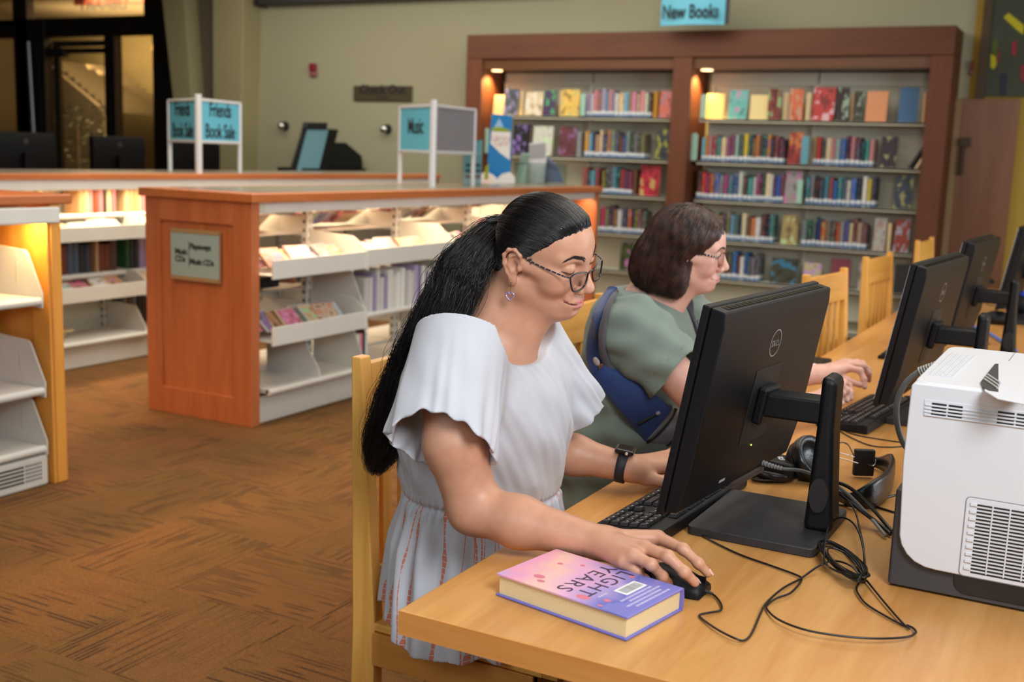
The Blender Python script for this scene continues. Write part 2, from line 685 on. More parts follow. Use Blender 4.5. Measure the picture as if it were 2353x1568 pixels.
fl = struct('floor', MB().box(-16.2, 4.15, -3.65, 13.2, -0.12, -0.008), mat('subfloor', rgb(80, 60, 40), 0.9))
TS = 0.5
h = TS / 2 - 0.0004
tme = meshdata('carpet_tile', MB().prism(rrect(-h, h, -h, h, 0.0005, 1), 2, -0.008, 0.0), carpet())
nt_ = 0
for i in range(-13, 3):
    for j in range(2, 17):
        x, y = (i + 0.5) * TS, (j + 0.5) * TS
        # keep the tiles the view can reach
        q = np.array([x, y, -CAM_H])
        if q @ _f < 1.2 or abs(q @ RIGHT) > 0.5 * (q @ _f) + 0.5 or (q @ DOWN) > 0.34 * (q @ _f) + 0.6 or x < -6.3 or y > 8.3:
            continue
        o = link('carpet_tile', tme, fl)
        o.location = (x, y, 0)
        o.rotation_euler = (0, 0, (pi / 2 if (i + j) % 2 else 0) + (pi if (i * 3 + j) % 4 == 1 else 0))
        nt_ += 1

# ---- pilasters and the glazed front on the far left
def xz(px, py, y=BW):
    p = at(px, py, y=y)
    return p[0], p[2]


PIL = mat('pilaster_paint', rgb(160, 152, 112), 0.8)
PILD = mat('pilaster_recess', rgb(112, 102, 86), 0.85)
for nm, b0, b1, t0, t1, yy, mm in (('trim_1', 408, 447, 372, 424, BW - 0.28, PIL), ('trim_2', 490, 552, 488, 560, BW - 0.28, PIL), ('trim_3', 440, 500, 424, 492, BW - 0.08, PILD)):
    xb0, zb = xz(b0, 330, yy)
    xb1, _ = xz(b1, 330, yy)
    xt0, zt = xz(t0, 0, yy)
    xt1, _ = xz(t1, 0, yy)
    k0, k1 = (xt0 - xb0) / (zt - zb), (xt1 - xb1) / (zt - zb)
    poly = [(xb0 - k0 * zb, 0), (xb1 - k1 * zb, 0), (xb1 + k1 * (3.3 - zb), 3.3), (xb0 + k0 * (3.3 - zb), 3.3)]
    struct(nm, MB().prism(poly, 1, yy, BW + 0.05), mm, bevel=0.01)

FRM = mat('dark_bronze_frame', rgb(24, 22, 22), 0.4, 0.3)
gx = lambda px: xz(px, 200)[0]
gz = lambda py, px=200: xz(px, py)[1]
xl, xr = gx(-60), gx(372)
ztr0, ztr1, zd1 = gz(84), gz(40), gz(90)
win = thing('window_1', None, None, (gx(60), BW, 0))
win['kind'] = 'structure'
win['label'] = 'dark framed glass entrance wall at the far end'
fr = MB()
fr.box(xl, xr, BW - 0.03, BW + 0.07, ztr0, ztr1)
fr.box(gx(42), gx(74), BW - 0.05, BW + 0.07, 0, 3.3)
fr.box(gx(48), gx(112), BW - 0.05, BW + 0.07, 0, ztr1)
fr.box(gx(340), xr + 0.05, BW - 0.05, BW + 0.07, ztr0 - 0.0, 3.3)
fr.box(gx(366), gx(404), BW - 0.1, BW + 0.07, 0, 3.3)
fr.box(gx(248), gx(272), BW - 0.05, BW + 0.07, 0, ztr0)
fr.box(xl, gx(50), BW - 0.03, BW + 0.07, gz(52) - 0.03, gz(40))
obj('window_frame', fr, FRM, win, world=True, bevel=0.006)
obj('glass_pane', MB().box(xl, xr, BW + 0.01, BW + 0.02, 0.1, 3.3), glass('tinted_glass', (0.92, 0.90, 0.86, 1), 0.06, 0.02), win, world=True)
dr = thing('door_1', None, None, (gx(180), BW + 0.12, 0))
dr['kind'] = 'structure'
dr['label'] = 'glass entrance door in a dark frame behind the monitors'
d = MB()
d.box(gx(108), gx(122), BW + 0.1, BW + 0.15, 0, zd1)
d.box(gx(236), gx(250), BW + 0.1, BW + 0.15, 0, zd1)
d.box(gx(108), gx(250), BW + 0.1, BW + 0.15, zd1 - 0.07, zd1)
d.box(gx(108), gx(250), BW + 0.1, BW + 0.15, 0, 0.2)
obj('door_frame', d, FRM, dr, world=True, bevel=0.005)
obj('door_closer', MB().box(gx(112), gx(244), BW + 0.02, BW + 0.07, zd1 - 0.16, zd1 - 0.1).box(gx(112), gx(150), BW - 0.02, BW + 0.08, zd1 - 0.2, zd1 - 0.1), BLACKMT, dr, world=True, bevel=0.005)
obj('pull_bar', MB().tube([(gx(92), BW - 0.1, 0.9), (gx(84), BW - 0.1, gz(95))], 0.028, 10), mat('brushed_steel', rgb(120, 120, 128), 0.4, 0.8), dr, world=True)
# what stands beyond the glass: a lobby with a stair
VY = 13.0
struct('wall_lobby', MB().box(-16.05, -7.5, VY, VY + 0.1, 0, 3.4), mat('lobby_wall', rgb(150, 142, 108), 0.85))
struct('wall_lobby_side', MB().box(-8.9, -8.8, BW + 0.15, VY, 0, 3.4), WARMLIT)
struct('wall_lobby_amber', MB().box(-11.55, -9.5, VY - 1.3, VY - 1.2, 0, 2.72), mat('lobby_amber', rgb(170, 116, 30), 0.8))
lob = thing('staircase', 'grey slanting staircase seen through the glass entrance door', 'staircase', (-13.0, 11.6, 0))
st = MB()
x0s, z0s = at(250, 255, y=11.4)[[0, 2]]
x1s, z1s = at(112, 140, y=11.4)[[0, 2]]
for k in range(9):
    t0 = k / 9
    xx = x0s + (x1s - x0s) * t0
    zz = z0s + (z1s - z0s) * t0
    xn = x0s + (x1s - x0s) * (k + 1) / 9
    obj('stair_step', MB().box(xn, xx, 11.4, 12.6, zz - 0.02, zz + (z1s - z0s) / 9), mat('stair_grey', rgb(116, 108, 90), 0.7) if k == 0 else bpy.data.materials['stair_grey'], lob, world=True, bevel=0.004)
obj('stringer', MB().prism([(x0s + 0.1, 0.0), (x0s, z0s), (x1s, z1s), (x1s - 0.5, z1s), (x1s - 0.5, 0.0)], 1, 11.3, 11.38), mat('stringer_grey', rgb(120, 112, 94), 0.7), lob, world=True)
pl = thing('lobby_plant', 'leafy pale plant in the lobby behind the glass door', 'plant', at(190, 380, y=10.75) * np.array([1, 1, 0]))
lf = MB()
for k in range(260):
    a, bb = at(random.uniform(122, 235), random.uniform(245, 385), y=10.75)[[0, 2]]
    p = np.array([a, 10.75 + random.uniform(-0.25, 0.25), bb])
    u = np.array([random.gauss(0, 1), random.gauss(0, 0.6), random.gauss(0, 1)])
    u *= 0.05 / np.linalg.norm(u)
    v = np.cross(u, (0.3, 1, 0.2)) * 0.45
    lf.add([p - u, p + v + (0, 0.006, 0), p + u, p - v], [(0, 1, 2), (0, 2, 3)])
o = obj('foliage', lf, mat('pale_leaf', rgb(150, 158, 140), 0.35), pl, world=True)
o['kind'] = 'stuff'
obj('plant_stem', MB().tube([(p_[0], 10.75, p_[1]) for p_ in ((at(180, 400, y=10.75)[0], 0.0), (at(178, 300, y=10.75)[0], 1.6))], 0.02), PILD, pl, world=True)
area('lobby_light', (-11.6, 11.0, 3.25), (-11.6, 11.3, 0), 1.6, 0.8, 120, (1.0, 0.70, 0.36))
area('lobby_uplight', (-12.6, 12.0, 2.4), (-12.6, 12.9, 3.2), 3.0, 0.3, 60, (1.0, 0.66, 0.30))
area('lobby_amber_light', (-10.0, 11.0, 3.2), (-10.2, 11.8, 1.0), 0.3, 0.3, 40, (1.0, 0.70, 0.28))
lampx = at(358, 110, y=11.5)
ln = thing('wall_lamp', 'small glowing amber lamp on the lobby wall', 'lamp', lampx)
obj('lamp_shade', MB().lathe([(0.02, 0.08), (0.045, 0.06), (0.05, -0.03), (0.03, -0.06)], n=14), emit('lamp_glow', (1.0, 0.55, 0.15, 1), 2.2), ln, smooth=True)
obj('lamp_mount', MB().box(-0.015, 0.015, 0.04, 0.2, -0.01, 0.01), FRM, ln)
bn = thing('lobby_sign', 'red lobby sign with dark letters above the glass doors', 'sign', (gx(260), 11.0, gz(0)))
sg = at(170, 12, y=11.0), at(362, -60, y=11.0)
obj('sign_board', MB().box(sg[0][0], sg[1][0], 11.0, 11.04, sg[0][2], sg[1][2] + 0.1), mat('sign_red', rgb(150, 70, 50), 0.6), bn, world=True)
text('lettering', 'LIBRARY', INK, bn, 0.24, (at(292, 16, y=10.98)[0], 10.985, at(292, 20, y=10.98)[2]), (-1, 0, 0), (0, 0, 1), align='LEFT')

# ---- things on the back wall
sc = thing('projection_screen', 'long dark grey projection screen casing above the check out sign', 'projector screen', (-6.9, BW, 2.85))
a, b_ = xz(612, 16), xz(1320, -8)
obj('casing', MB().prism([(BW - 0.16, a[1] + 0.005), (BW - 0.003, a[1] - 0.0), (BW - 0.003, a[1] + 0.3), (BW - 0.16, a[1] + 0.3)], 0, a[0], b_[0]), mat('screen_grey', rgb(58, 58, 58), 0.5), sc, world=True, bevel=0.015)
obj('end_cap', MB().box(a[0] - 0.02, a[0] + 0.02, BW - 0.17, BW - 0.003, a[1] - 0.01, a[1] + 0.31), BLACKMT, sc, world=True)

a, b_ = xz(815, 232), xz(949, 198)
sn = thing('check_out_sign', 'bronze wall plaque reading Check Out on the olive wall', 'sign', (a[0], BW - 0.02, a[1]))
obj('plaque', MB().box(a[0], b_[0], BW - 0.025, BW - 0.002, a[1], b_[1]), mat('bronze_plate', rgb(84, 72, 52), 0.45, 0.2), sn, world=True, bevel=0.006)
text('lettering', 'Check Out', INK, sn, 0.125, ((a[0] + b_[0]) / 2, BW - 0.026, a[1] + 0.075), (1, 0, 0), (0, 0, 1), align='CENTER', bold=0.003)
text('small_lettering', 'Returns', INK, sn, 0.045, ((a[0] + b_[0]) / 2, BW - 0.026, a[1] + 0.022), (1, 0, 0), (0, 0, 1), align='CENTER')


def alarm(px0, px1, py0, py1, y, label):
    a, b_ = at(px0, py1, y=y), at(px1, py0, y=y)
    t = thing('fire_alarm', label, 'alarm', (a[0], y, a[2]))
    zm = a[2] + (b_[2] - a[2]) * 0.42
    obj('strobe', MB().box(a[0] + 0.01, b_[0] - 0.01, y - 0.05, y, zm, b_[2]), mat('alarm_red', rgb(140, 22, 44), 0.4), t, world=True, bevel=0.012)
    obj('horn', MB().box(a[0], b_[0], y - 0.035, y, a[2], zm), mat('alarm_pink', rgb(150, 92, 96), 0.5), t, world=True, bevel=0.015)


alarm(714, 731, 146, 177, BW, 'red fire alarm on the olive wall above the counters')
alarm(2227, 2241, 140, 174, BW, 'dark red fire alarm on the warm-lit wall beside the bookcase')
for px, py, lb in ((657, 290, 'round chrome wall hook above the self checkout kiosk'), (892, 297, 'round chrome wall hook left of the Music sign')):
    x, z = xz(px, py)
    t = thing('wall_hook', lb, 'hook', (x, BW, z))
    obj('stem', MB().tube([(0, 0, 0), (0, -0.07, 0)], 0.018, 10), CHROME, t)
    obj('knob', MB().lathe([(0.005, -0.115), (0.035, -0.1), (0.042, -0.08), (0.03, -0.065)], axis=1, n=16), CHROME, t, smooth=True)
    obj('plate', MB().lathe([(0.05, -0.012), (0.045, 0.0)], axis=1, n=16), BLACKMT, t)

# hanging New Books sign, in front of the bookcase crown
p = at(1591, 30, y=9.1)
a, b_ = at(1517, 60, y=9.1), at(1669, -20, y=9.1)
sn = thing('new_books_sign', 'blue New Books sign hung above the wooden bookcase', 'sign', p)
bow = [(a[0] + (b_[0] - a[0]) * t, 9.1 - 0.05 * sin(pi * t)) for t in np.linspace(0, 1, 9)]
obj('panel', MB().prism(bow + [(q[0], q[1] + 0.012) for q in bow[::-1]], 2, a[2], b_[2] + 0.1), BLUESIGN, sn, world=True)
obj('backing', MB().box(a[0] - 0.01, b_[0] + 0.02, 9.115, 9.15, a[2] + 0.01, b_[2] + 0.1), GREYPL, sn, world=True)
text('lettering', 'New Books', INK, sn, 0.155, ((a[0] + b_[0]) / 2, 9.045, at(1590, 43, y=9.1)[2]), (1, 0, 0), (0, 0, 1), align='CENTER', bold=0.003, sx=0.66)
for px in (1540, 1645):
    q = at(px, -20, y=9.13)
    obj('hanger', MB().tube([(q[0], 9.13, b_[2] + 0.1), (q[0], 9.13, 3.3)], 0.006, 6), CHROME, sn, world=True)

# right end: mural and wooden door
x0, z0 = xz(2262, 222)
mu = thing('mural_panel', 'dark green mural panel with yellow and red shapes above the wooden door', 'painting', (x0, BW, z0))
obj('board', MB().box(x0, 0.6, BW - 0.05, BW - 0.005, z0, 3.2), mat('mural_green', rgb(60, 66, 48), 0.6, var=0.25, vscale=3), mu, world=True)
obj('frame_edge', MB().box(x0 - 0.06, x0, BW - 0.07, BW, z0 - 0.02, 3.2), mat('mural_frame', rgb(74, 56, 30), 0.6), mu, world=True)
mm = {'y': mat('mural_yellow', rgb(190, 182, 12), 0.6), 'r': mat('mural_red', rgb(150, 30, 50), 0.6), 'b': mat('mural_navy', rgb(30, 38, 60), 0.6), 'g': mat('mural_leaf', rgb(70, 92, 20), 0.6)}
for c, pts in (('y', [(2306, 40), (2318, 30), (2353, 58), (2351, 80), (2335, 68)]), ('y', [(2277, 124), (2288, 130), (2290, 148), (2283, 160), (2276, 154)]), ('g', [(2280, 95), (2292, 88), (2296, 118), (2290, 132), (2279, 122)]), ('r', [(2294, 110), (2298, 112), (2296, 140), (2291, 146)]),
               ('r', [(2326, 98), (2336, 94), (2334, 130), (2325, 126)]), ('b', [(2300, 170), (2314, 168), (2312, 220), (2298, 220)]), ('r', [(2346, 150), (2353, 150), (2353, 190), (2345, 180)])):
    P = [xz(*q, BW - 0.05) for q in pts]
    obj('painted_shape', MB().prism(P, 1, BW - 0.056, BW - 0.049), mm[c], mu, world=True)
dr = thing('door_2', None, None, (x0, BW, 0))
dr['kind'] = 'structure'
dr['label'] = 'tall plain wooden door at the right end of the far wall'
dx0, dx1, dz = xz(2208, 300)[0], xz(2338, 300)[0], z0 - 0.02
obj('door_leaf', MB().box(dx0, dx1, BW - 0.06, BW - 0.005, 0, dz), wood('door_wood', rgb(118, 72, 44), rgb(136, 86, 54), axis=2, rough=0.4), dr, world=True, bevel=0.005)
obj('door_jamb', MB().box(dx0 - 0.13, dx0, BW - 0.08, BW, 0, dz), mat('jamb_tan', rgb(150, 122, 84), 0.6), dr, world=True, bevel=0.005)
hp, hq = at(2214, 322, y=BW - 0.1), at(2206, 402, y=BW - 0.1)
obj('door_handle', MB().box(hp[0] - 0.02, hp[0] + 0.05, BW - 0.12, BW - 0.06, hp[2] - 0.05, hp[2] + 0.02).tube([hp, hq], 0.018, 8), mat('handle_bronze', rgb(70, 56, 42), 0.4, 0.6), dr, world=True)

# ================================================================== the tall wooden bookcase
BF = 9.30
bx = lambda px, py=130, y=BF: at(px, py, y=y)[0]
XL, XI, XD0, XD1, XRI, XR = bx(1073, 90), bx(1108, 135), bx(1548, 126), bx(1592, 128), bx(2140, 120), bx(2199, 55)
ZT, ZI = at(1640, 69, y=BF)[2], at(1640, 131, y=BF)[2]
SHF = 9.42
zs = [at(1650, py, y=SHF)[2] for py in (273, 371.5, 459, 551.5, 640.5)]
zs.append(zs[-1] - 0.36)
bc = thing('bookcase', 'wide cherry wood bookcase of two bays on the far wall under the New Books sign', 'bookcase', (XL, BW, 0))
obj('crown', MB().box(XL, XR, BF, BW, ZI, ZT), BKWX, bc, world=True, bevel=0.008)
obj('side_panel', MB().box(XL, XI, BF, BW, 0, ZI), BKW, bc, world=True, bevel=0.006)
obj('side_panel', MB().box(XRI, XR, BF, BW, 0, ZI), BKW, bc, world=True, bevel=0.006)
obj('divider', MB().box(XD0, XD1, BF, BW, 0, ZI), BKW, bc, world=True, bevel=0.006)
obj('soffit', MB().box(XI, XRI, BF + 0.03, BW, ZI - 0.09, ZI - 0.001), wood('soffit_wood', rgb(92, 56, 30), rgb(108, 66, 36), axis=0), bc, world=True)
bays = ((XI, XD0, 'left'), (XD1, XRI, 'right'))
for a, b, nm in bays:
    a0 = a + 0.045
    xm = (a0 + b) / 2
    obj('back_panel', MB().box(a0, xm - 0.006, BW - 0.06, BW - 0.04, 0.1, ZI - 0.1), CREAMST, bc, world=True, bevel=0.003)
    obj('back_panel', MB().box(xm + 0.006, b, BW - 0.06, BW - 0.04, 0.1, ZI - 0.1), CREAMST, bc, world=True, bevel=0.003)
    obj('header_rail', MB().box(a0, b, BW - 0.09, BW - 0.06, ZI - 0.21, ZI - 0.19), CREAMST, bc, world=True)
    for x in (a0 + 0.03, xm, b - 0.03):
        obj('upright', MB().box(x - 0.018, x + 0.018, BW - 0.1, BW - 0.06, 0.05, ZI - 0.2), CREAMST, bc, world=True, bevel=0.003)
    for z in zs:
        obj('shelf', MB().box(a0, b - 0.006, SHF, BW - 0.06, z - 0.022, z).box(a0, b - 0.006, SHF, SHF + 0.012, z - 0.03, z), CREAMST, bc, world=True, bevel=0.004)
    obj('base_plinth', MB().box(a0, b, SHF + 0.03, BW - 0.06, 0, zs[-1] - 0.03), CREAMST, bc, world=True)
    for fx in (0.085,):
        obj('downlight', MB().lathe([(0.05, 0.0), (0.05, -0.012), (0.035, -0.012)], (a + fx, BF + 0.14, ZI - 0.09), n=16), emit('downlight_glow', (1, 0.7, 0.35, 1), 3.0) if nm == 'left' else bpy.data.materials['downlight_glow'], bc, world=True)
        l = bpy.data.lights.new('downlight_lamp', 'SPOT')
        l.energy, l.spot_size, l.spot_blend, l.shadow_soft_size = 34, radians(120), 0.7, 0.03
        l.color = (1.0, 0.62, 0.24)
        o = bpy.data.objects.new('downlight_lamp', l)
        COL.objects.link(o)
        o.location = (a + fx, BF + 0.14, ZI - 0.115)
        o.rotation_euler = (radians(-8), radians(14), 0)

ORD = ['first', 'second', 'third', 'fourth', 'fifth', 'sixth', 'seventh', 'eighth', 'ninth', 'tenth', 'eleventh', 'twelfth', 'thirteenth', 'fourteenth', 'fifteenth', 'sixteenth', 'seventeenth',
       'eighteenth', 'nineteenth', 'twentieth', 'twenty-first', 'twenty-second', 'twenty-third', 'twenty-fourth', 'twenty-fifth', 'twenty-sixth', 'twenty-seventh', 'twenty-eighth', 'twenty-ninth', 'thirtieth']
PAL = {'charcoal': (46, 48, 54), 'black': (24, 25, 28), 'navy': (30, 38, 74), 'blue': (38, 84, 150), 'sky blue': (112, 164, 196), 'teal': (38, 128, 132), 'mint': (140, 190, 172), 'green': (56, 104, 62),
       'olive': (104, 104, 50), 'yellow': (206, 176, 32), 'mustard': (178, 126, 40), 'orange': (196, 96, 42), 'rust': (140, 70, 42), 'red': (170, 40, 44), 'maroon': (96, 34, 46), 'magenta': (160, 44, 110),
       'pink': (206, 130, 140), 'lilac': (158, 142, 178), 'white': (206, 204, 198), 'cream': (210, 190, 148), 'tan': (176, 140, 100), 'brown': (98, 66, 46), 'grey': (120, 122, 124), 'slate': (70, 82, 98)}


def spine_mesh(nm, m):
    # a spine that curves outwards a little, block behind it
    b = MB()
    pr = [(-0.5, 1.0), (-0.5, 0.1), (-0.3, 0.02), (0, 0.0), (0.3, 0.02), (0.5, 0.1), (0.5, 1.0)]
    b.prism(pr, 2, 0, 1)
    return meshdata(nm, b, m)


SPM = spine_mesh('book_spine', SPINE)
PLM = spine_mesh('book_plain', PLAINOB)


def put_book(me, x, y, z, w, dpt, hgt, colname, label, group, rz=0.0, lean=0.0, cat='book', jit=0.16):
    o = link('book', me)
    o.location = (x, y, z)
    o.scale = (w, dpt, hgt)
    o.rotation_euler = (0, lean, rz)
    c = np.array(PAL[colname], float) * (1 + random.uniform(-jit, jit))
    o.color = rgb(*np.clip(c, 4, 240))
    return tag(o, label, cat, group)


BAYROW = ['top shelf', 'second shelf', 'third shelf', 'fourth shelf', 'fifth shelf', 'bottom shelf']


def spine_row(bay, row, px0, px1, colours, hmin=0.20, hmax=0.245, wmean=0.037, extra=''):
    z = zs[row]
    py = {0: 250, 1: 340, 2: 430, 3: 520, 4: 610}[row]
    x, x1 = at(px0, py, y=SHF + 0.02)[0], at(px1, py, y=SHF + 0.02)[0]
    n = max(1, round((x1 - x) / wmean))
    ws = np.array([random.uniform(0.7, 1.35) for _ in range(n)])
    ws *= (x1 - x) / ws.sum()
    last = None
    for i in range(n):
        c = random.choice(colours)
        while c == last and len(colours) > 1:
            c = random.choice(colours)
        last = c
        put_book(SPM, x + ws[i] / 2, SHF + 0.02 + random.uniform(0, 0.012), z, ws[i] - 0.0015, 0.155, random.uniform(hmin, hmax), c,
                 f'{c} book spine, {ORD[i]} in the {extra}row, {BAYROW[row]}, {bay} bay', f'{extra}book spines on the {BAYROW[row]} of the {bay} bay')
        x += ws[i]


MIX = list(PAL)
DARK = ['charcoal', 'black', 'navy', 'slate', 'maroon', 'brown', 'charcoal', 'grey', 'red', 'teal', 'black', 'white', 'blue', 'rust']
PALE = ['pink', 'white', 'sky blue', 'red', 'cream', 'teal', 'lilac', 'charcoal', 'navy', 'white', 'pink', 'tan']
COOL = ['navy', 'slate', 'sky blue', 'charcoal', 'blue', 'olive', 'cream', 'tan', 'grey', 'mustard']
spine_row('left', 0, 1345, 1495, PALE)
spine_row('left', 1, 1341, 1480, COOL)
spine_row('left', 2, 1336, 1374, DARK, extra='short ')
spine_row('left', 2, 1380, 1450, DARK)
spine_row('left', 3, 1372, 1482, DARK + ['olive', 'orange'])
spine_row('right', 1, 1610, 1802, MIX)
spine_row('right', 1, 1868, 2008, PALE + DARK, extra='far ')
spine_row('right', 2, 1598, 1800, DARK + ['magenta', 'white', 'cream', 'blue'])
spine_row('right', 2, 1850, 2012, DARK + ['teal', 'magenta', 'yellow', 'cream', 'white'], extra='far ')
spine_row('right', 3, 1640, 1776, MIX + ['rust', 'olive', 'red'])
spine_row('right', 3, 1842, 1992, DARK + ['tan', 'cream', 'rust', 'orange', 'maroon', 'brown'], extra='far ')
spine_row('right', 4, 1640, 1745, DARK + ['blue', 'olive', 'rust', 'cream'])

# books standing face out
cover_me = meshdata('book_cover', MB().box(-0.5, 0.5, 0.0, 0.14, 0, 1).box(-0.5, 0.5, 0.86, 1.0, 0, 1).box(-0.5, -0.47, 0.14, 0.86, 0, 1), COVER)
page_me = meshdata('page_block', MB().box(-0.46, 0.485, 0.14, 0.86, 0.015, 0.985), PAGES)
plain_me = meshdata('plain_cover', MB().box(-0.5, 0.5, 0.0, 0.14, 0, 1).box(-0.5, 0.5, 0.86, 1.0, 0, 1).box(-0.5, -0.47, 0.14, 0.86, 0, 1), PLAINOB)


def face_book(bay, row, px0, px1, py0, colour, label, thick=0.03, rz=0.0, plain=False, rgbc=None):
    z = zs[row]
    pm = (px0 + px1) / 2
    pb = {0: 265, 1: 355, 2: 445, 3: 535, 4: 625}[row]
    a, b = at(px0, pb, y=SHF + 0.05), at(px1, pb, y=SHF + 0.05)
    ht = at(pm, py0, y=SHF + 0.06)[2] - z
    t = thing('book', label, 'book', ((a[0] + b[0]) / 2, SHF + 0.03, z), rz, 'face-out books in the bookcase')
    t.rotation_euler = (radians(-7), 0, rz)
    c = rgb(*(rgbc or PAL[colour]))
    o = link('cover', plain_me if plain else cover_me, t)
    o.scale = (b[0] - a[0], thick, ht)
    o.color = c
    o2 = link('page_block', page_me, t)
    o2.scale = (b[0] - a[0], thick, ht)
    return t


W_ = 'standing face out'
fb = face_book
t = fb('left', 0, 1133, 1160, 218, 'cream', f'plain cream book {W_} at the left end of the top shelf', plain=True, rz=-0.15)
t = fb('left', 0, 1161, 1190, 204, 'slate', 'slate and red book facing out beside the plain cream book, left bay', rz=0.25)
t = fb('left', 0, 1207, 1247, 211, 'cream', 'cream book with a red and white picture facing out, top shelf, left bay', rgbc=(226, 206, 168))
t = fb('left', 0, 1250, 1276, 208, 'navy', 'purple book facing out between two cream covers on the top shelf', rgbc=(62, 34, 82), rz=0.2)
t = fb('left', 0, 1291, 1330, 205, 'yellow', 'yellow book with a red figure facing out, top shelf, left bay', rgbc=(232, 190, 84), rz=0.15)
t = fb('left', 0, 1516, 1545, 209, 'pink', 'salmon pink book facing out at the right end of the left bay top shelf', rgbc=(206, 104, 88), rz=0.1)
t = fb('left', 1, 1178, 1218, 286, 'black', 'black book with grey picture facing out, second shelf, left bay')
t = fb('left', 1, 1224, 1268, 289, 'white', 'white book with pastel lettering facing out, second shelf, left bay', rgbc=(206, 204, 196))
t = fb('left', 1, 1286, 1321, 290, 'maroon', 'dark maroon book with a blue top facing out, second shelf, left bay', rz=0.2)
t = fb('left', 1, 1508, 1540, 297, 'charcoal', 'black book facing out alone at the right end, second shelf, left bay')
t = fb('left', 2, 1470, 1514, 380, 'red', 'crimson book with a parrot coloured picture facing out, third shelf, left bay', rgbc=(180, 30, 54))
t = fb('left', 4, 1424, 1452, 556, 'green', 'green framed book facing out behind the brown-haired head', rgbc=(60, 76, 36))
t = fb('right', 0, 1622, 1663, 215, 'cream', 'plain cream book facing out, first on the right bay top shelf', plain=True, rgbc=(236, 206, 130))
t = fb('right', 0, 1674, 1716, 207, 'teal', 'teal book with white foot facing out on the top shelf, right bay', rgbc=(98, 178, 172))
t = fb('right', 0, 1724, 1765, 218, 'cream', 'plain cream book leaning beside the teal book', plain=True, rgbc=(238, 214, 150), rz=0.1)
t = fb('right', 0, 1765, 1793, 203, 'rust', 'rust red book facing out right of the leaning cream book', rgbc=(124, 44, 34), rz=0.3)
t = fb('right', 0, 1815, 1845, 203, 'orange', 'orange and blue patterned book facing out, top shelf, right bay', rgbc=(214, 110, 70), rz=0.3)
t = fb('right', 0, 1866, 1916, 200, 'red', 'large red book with a dark picture facing out, top shelf, right bay', rgbc=(186, 50, 48))
t = fb('right', 0, 1921, 1950, 201, 'black', 'dark brown book facing out right of the large red book', rgbc=(52, 34, 30), rz=0.25)
t = fb('right', 0, 1962, 1988, 209, 'green', 'dark floral book half behind the peach book', rgbc=(60, 62, 44), rz=0.2)
t = fb('right', 0, 1989, 2037, 209, 'orange', 'peach orange book facing out on the top shelf, right bay', rgbc=(222, 150, 104), plain=True)
t = fb('right', 0, 2065, 2108, 200, 'blue', 'blue book facing out with a pale round sticker', rgbc=(66, 108, 152), plain=True, rz=0.1)
t = fb('right', 1, 1812, 1842, 303, 'red', 'red book with an olive top facing out, second shelf, right bay', rgbc=(150, 40, 34))
t = fb('right', 1, 2024, 2060, 313, 'black', 'dark purple book with yellow picture facing out, second shelf, right bay', rgbc=(44, 24, 42))
t = fb('right', 2, 1803, 1840, 392, 'white', 'black and white picture book facing out, third shelf, right bay', rgbc=(150, 148, 146))
t = fb('right', 2, 2055, 2096, 402, 'navy', 'dark blue book facing out at the right end, third shelf', rgbc=(44, 56, 76))
t = fb('right', 3, 1796, 1832, 493, 'maroon', 'maroon and cream book facing out, fourth shelf, right bay', rgbc=(160, 140, 90))
t = fb('right', 3, 2008, 2036, 500, 'white', 'black and white portrait book facing out, fourth shelf, right bay', rgbc=(176, 172, 164))
t = fb('right', 3, 2056, 2090, 503, 'red', 'red orange book facing out at the right end, fourth shelf', rgbc=(150, 56, 36))
t = fb('right', 4, 1772, 1834, 592, 'black', 'black book with a round green picture facing out, fifth shelf', rgbc=(60, 62, 50))
t = fb('right', 4, 1846, 1886, 604, 'cream', 'pale buff book with a small bird facing out, fifth shelf', rgbc=(190, 178, 140))
t = fb('right', 4, 1911, 1955, 594, 'maroon', 'plain maroon book with a lilac page edge facing out, fifth shelf', rgbc=(124, 42, 58), plain=True, thick=0.05, rz=0.2)
t = fb('right', 4, 1974, 2012, 601, 'white', 'white and brown book facing out, fifth shelf, right bay', rgbc=(178, 160, 140))
t = fb('right', 4, 2057, 2086, 607, 'black', 'black slanted book at the right end of the fifth shelf', rgbc=(32, 32, 32), plain=True)
# spare block books and leaners
for bay, row, px, w_, c, ln, lb in (('left', 0, 1196, 0.028, 'cream', 0, 'cream edged book standing behind the slate and red book'), ('left', 0, 1285, 0.03, 'cream', 0, 'cream edged book standing right of the purple book'),
                                    ('left', 0, 1503, 0.05, 'mustard', 0, 'mustard brown book ending the pale row, top shelf'), ('left', 1, 1327, 0.05, 'grey', 0, 'grey book standing right of the dark maroon book'),
                                    ('left', 2, 1455, 0.04, 'brown', 0, 'brown book left of the crimson parrot book'), ('right', 0, 1804, 0.06, 'cream', 0, 'cream edged book beside the rust red book'),
                                    ('right', 0, 1855, 0.05, 'cream', 0, 'cream edged book beside the orange patterned book'), ('right', 0, 1956, 0.03, 'tan', 0, 'tan book right of the dark brown book, top shelf'),
                                    ('right', 0, 2122, 0.03, 'tan', 0, 'tan book at the right end of the top shelf'), ('right', 1, 2092, 0.03, 'black', 0.5, 'black book leaning at the right end, second shelf'),
                                    ('right', 1, 2107, 0.03, 'cream', 0.5, 'cream book leaning at the right end, second shelf'), ('right', 3, 2043, 0.03, 'cream', 0, 'cream book beside the portrait book, fourth shelf')):
    pb = {0: 265, 1: 355, 2: 445, 3: 535}[row]
    put_book(PLM, at(px, pb, y=SHF + 0.04)[0], SHF + 0.05, zs[row] + 0.001, w_, 0.16, 0.225, c, lb, 'loose books in the bookcase', lean=ln)
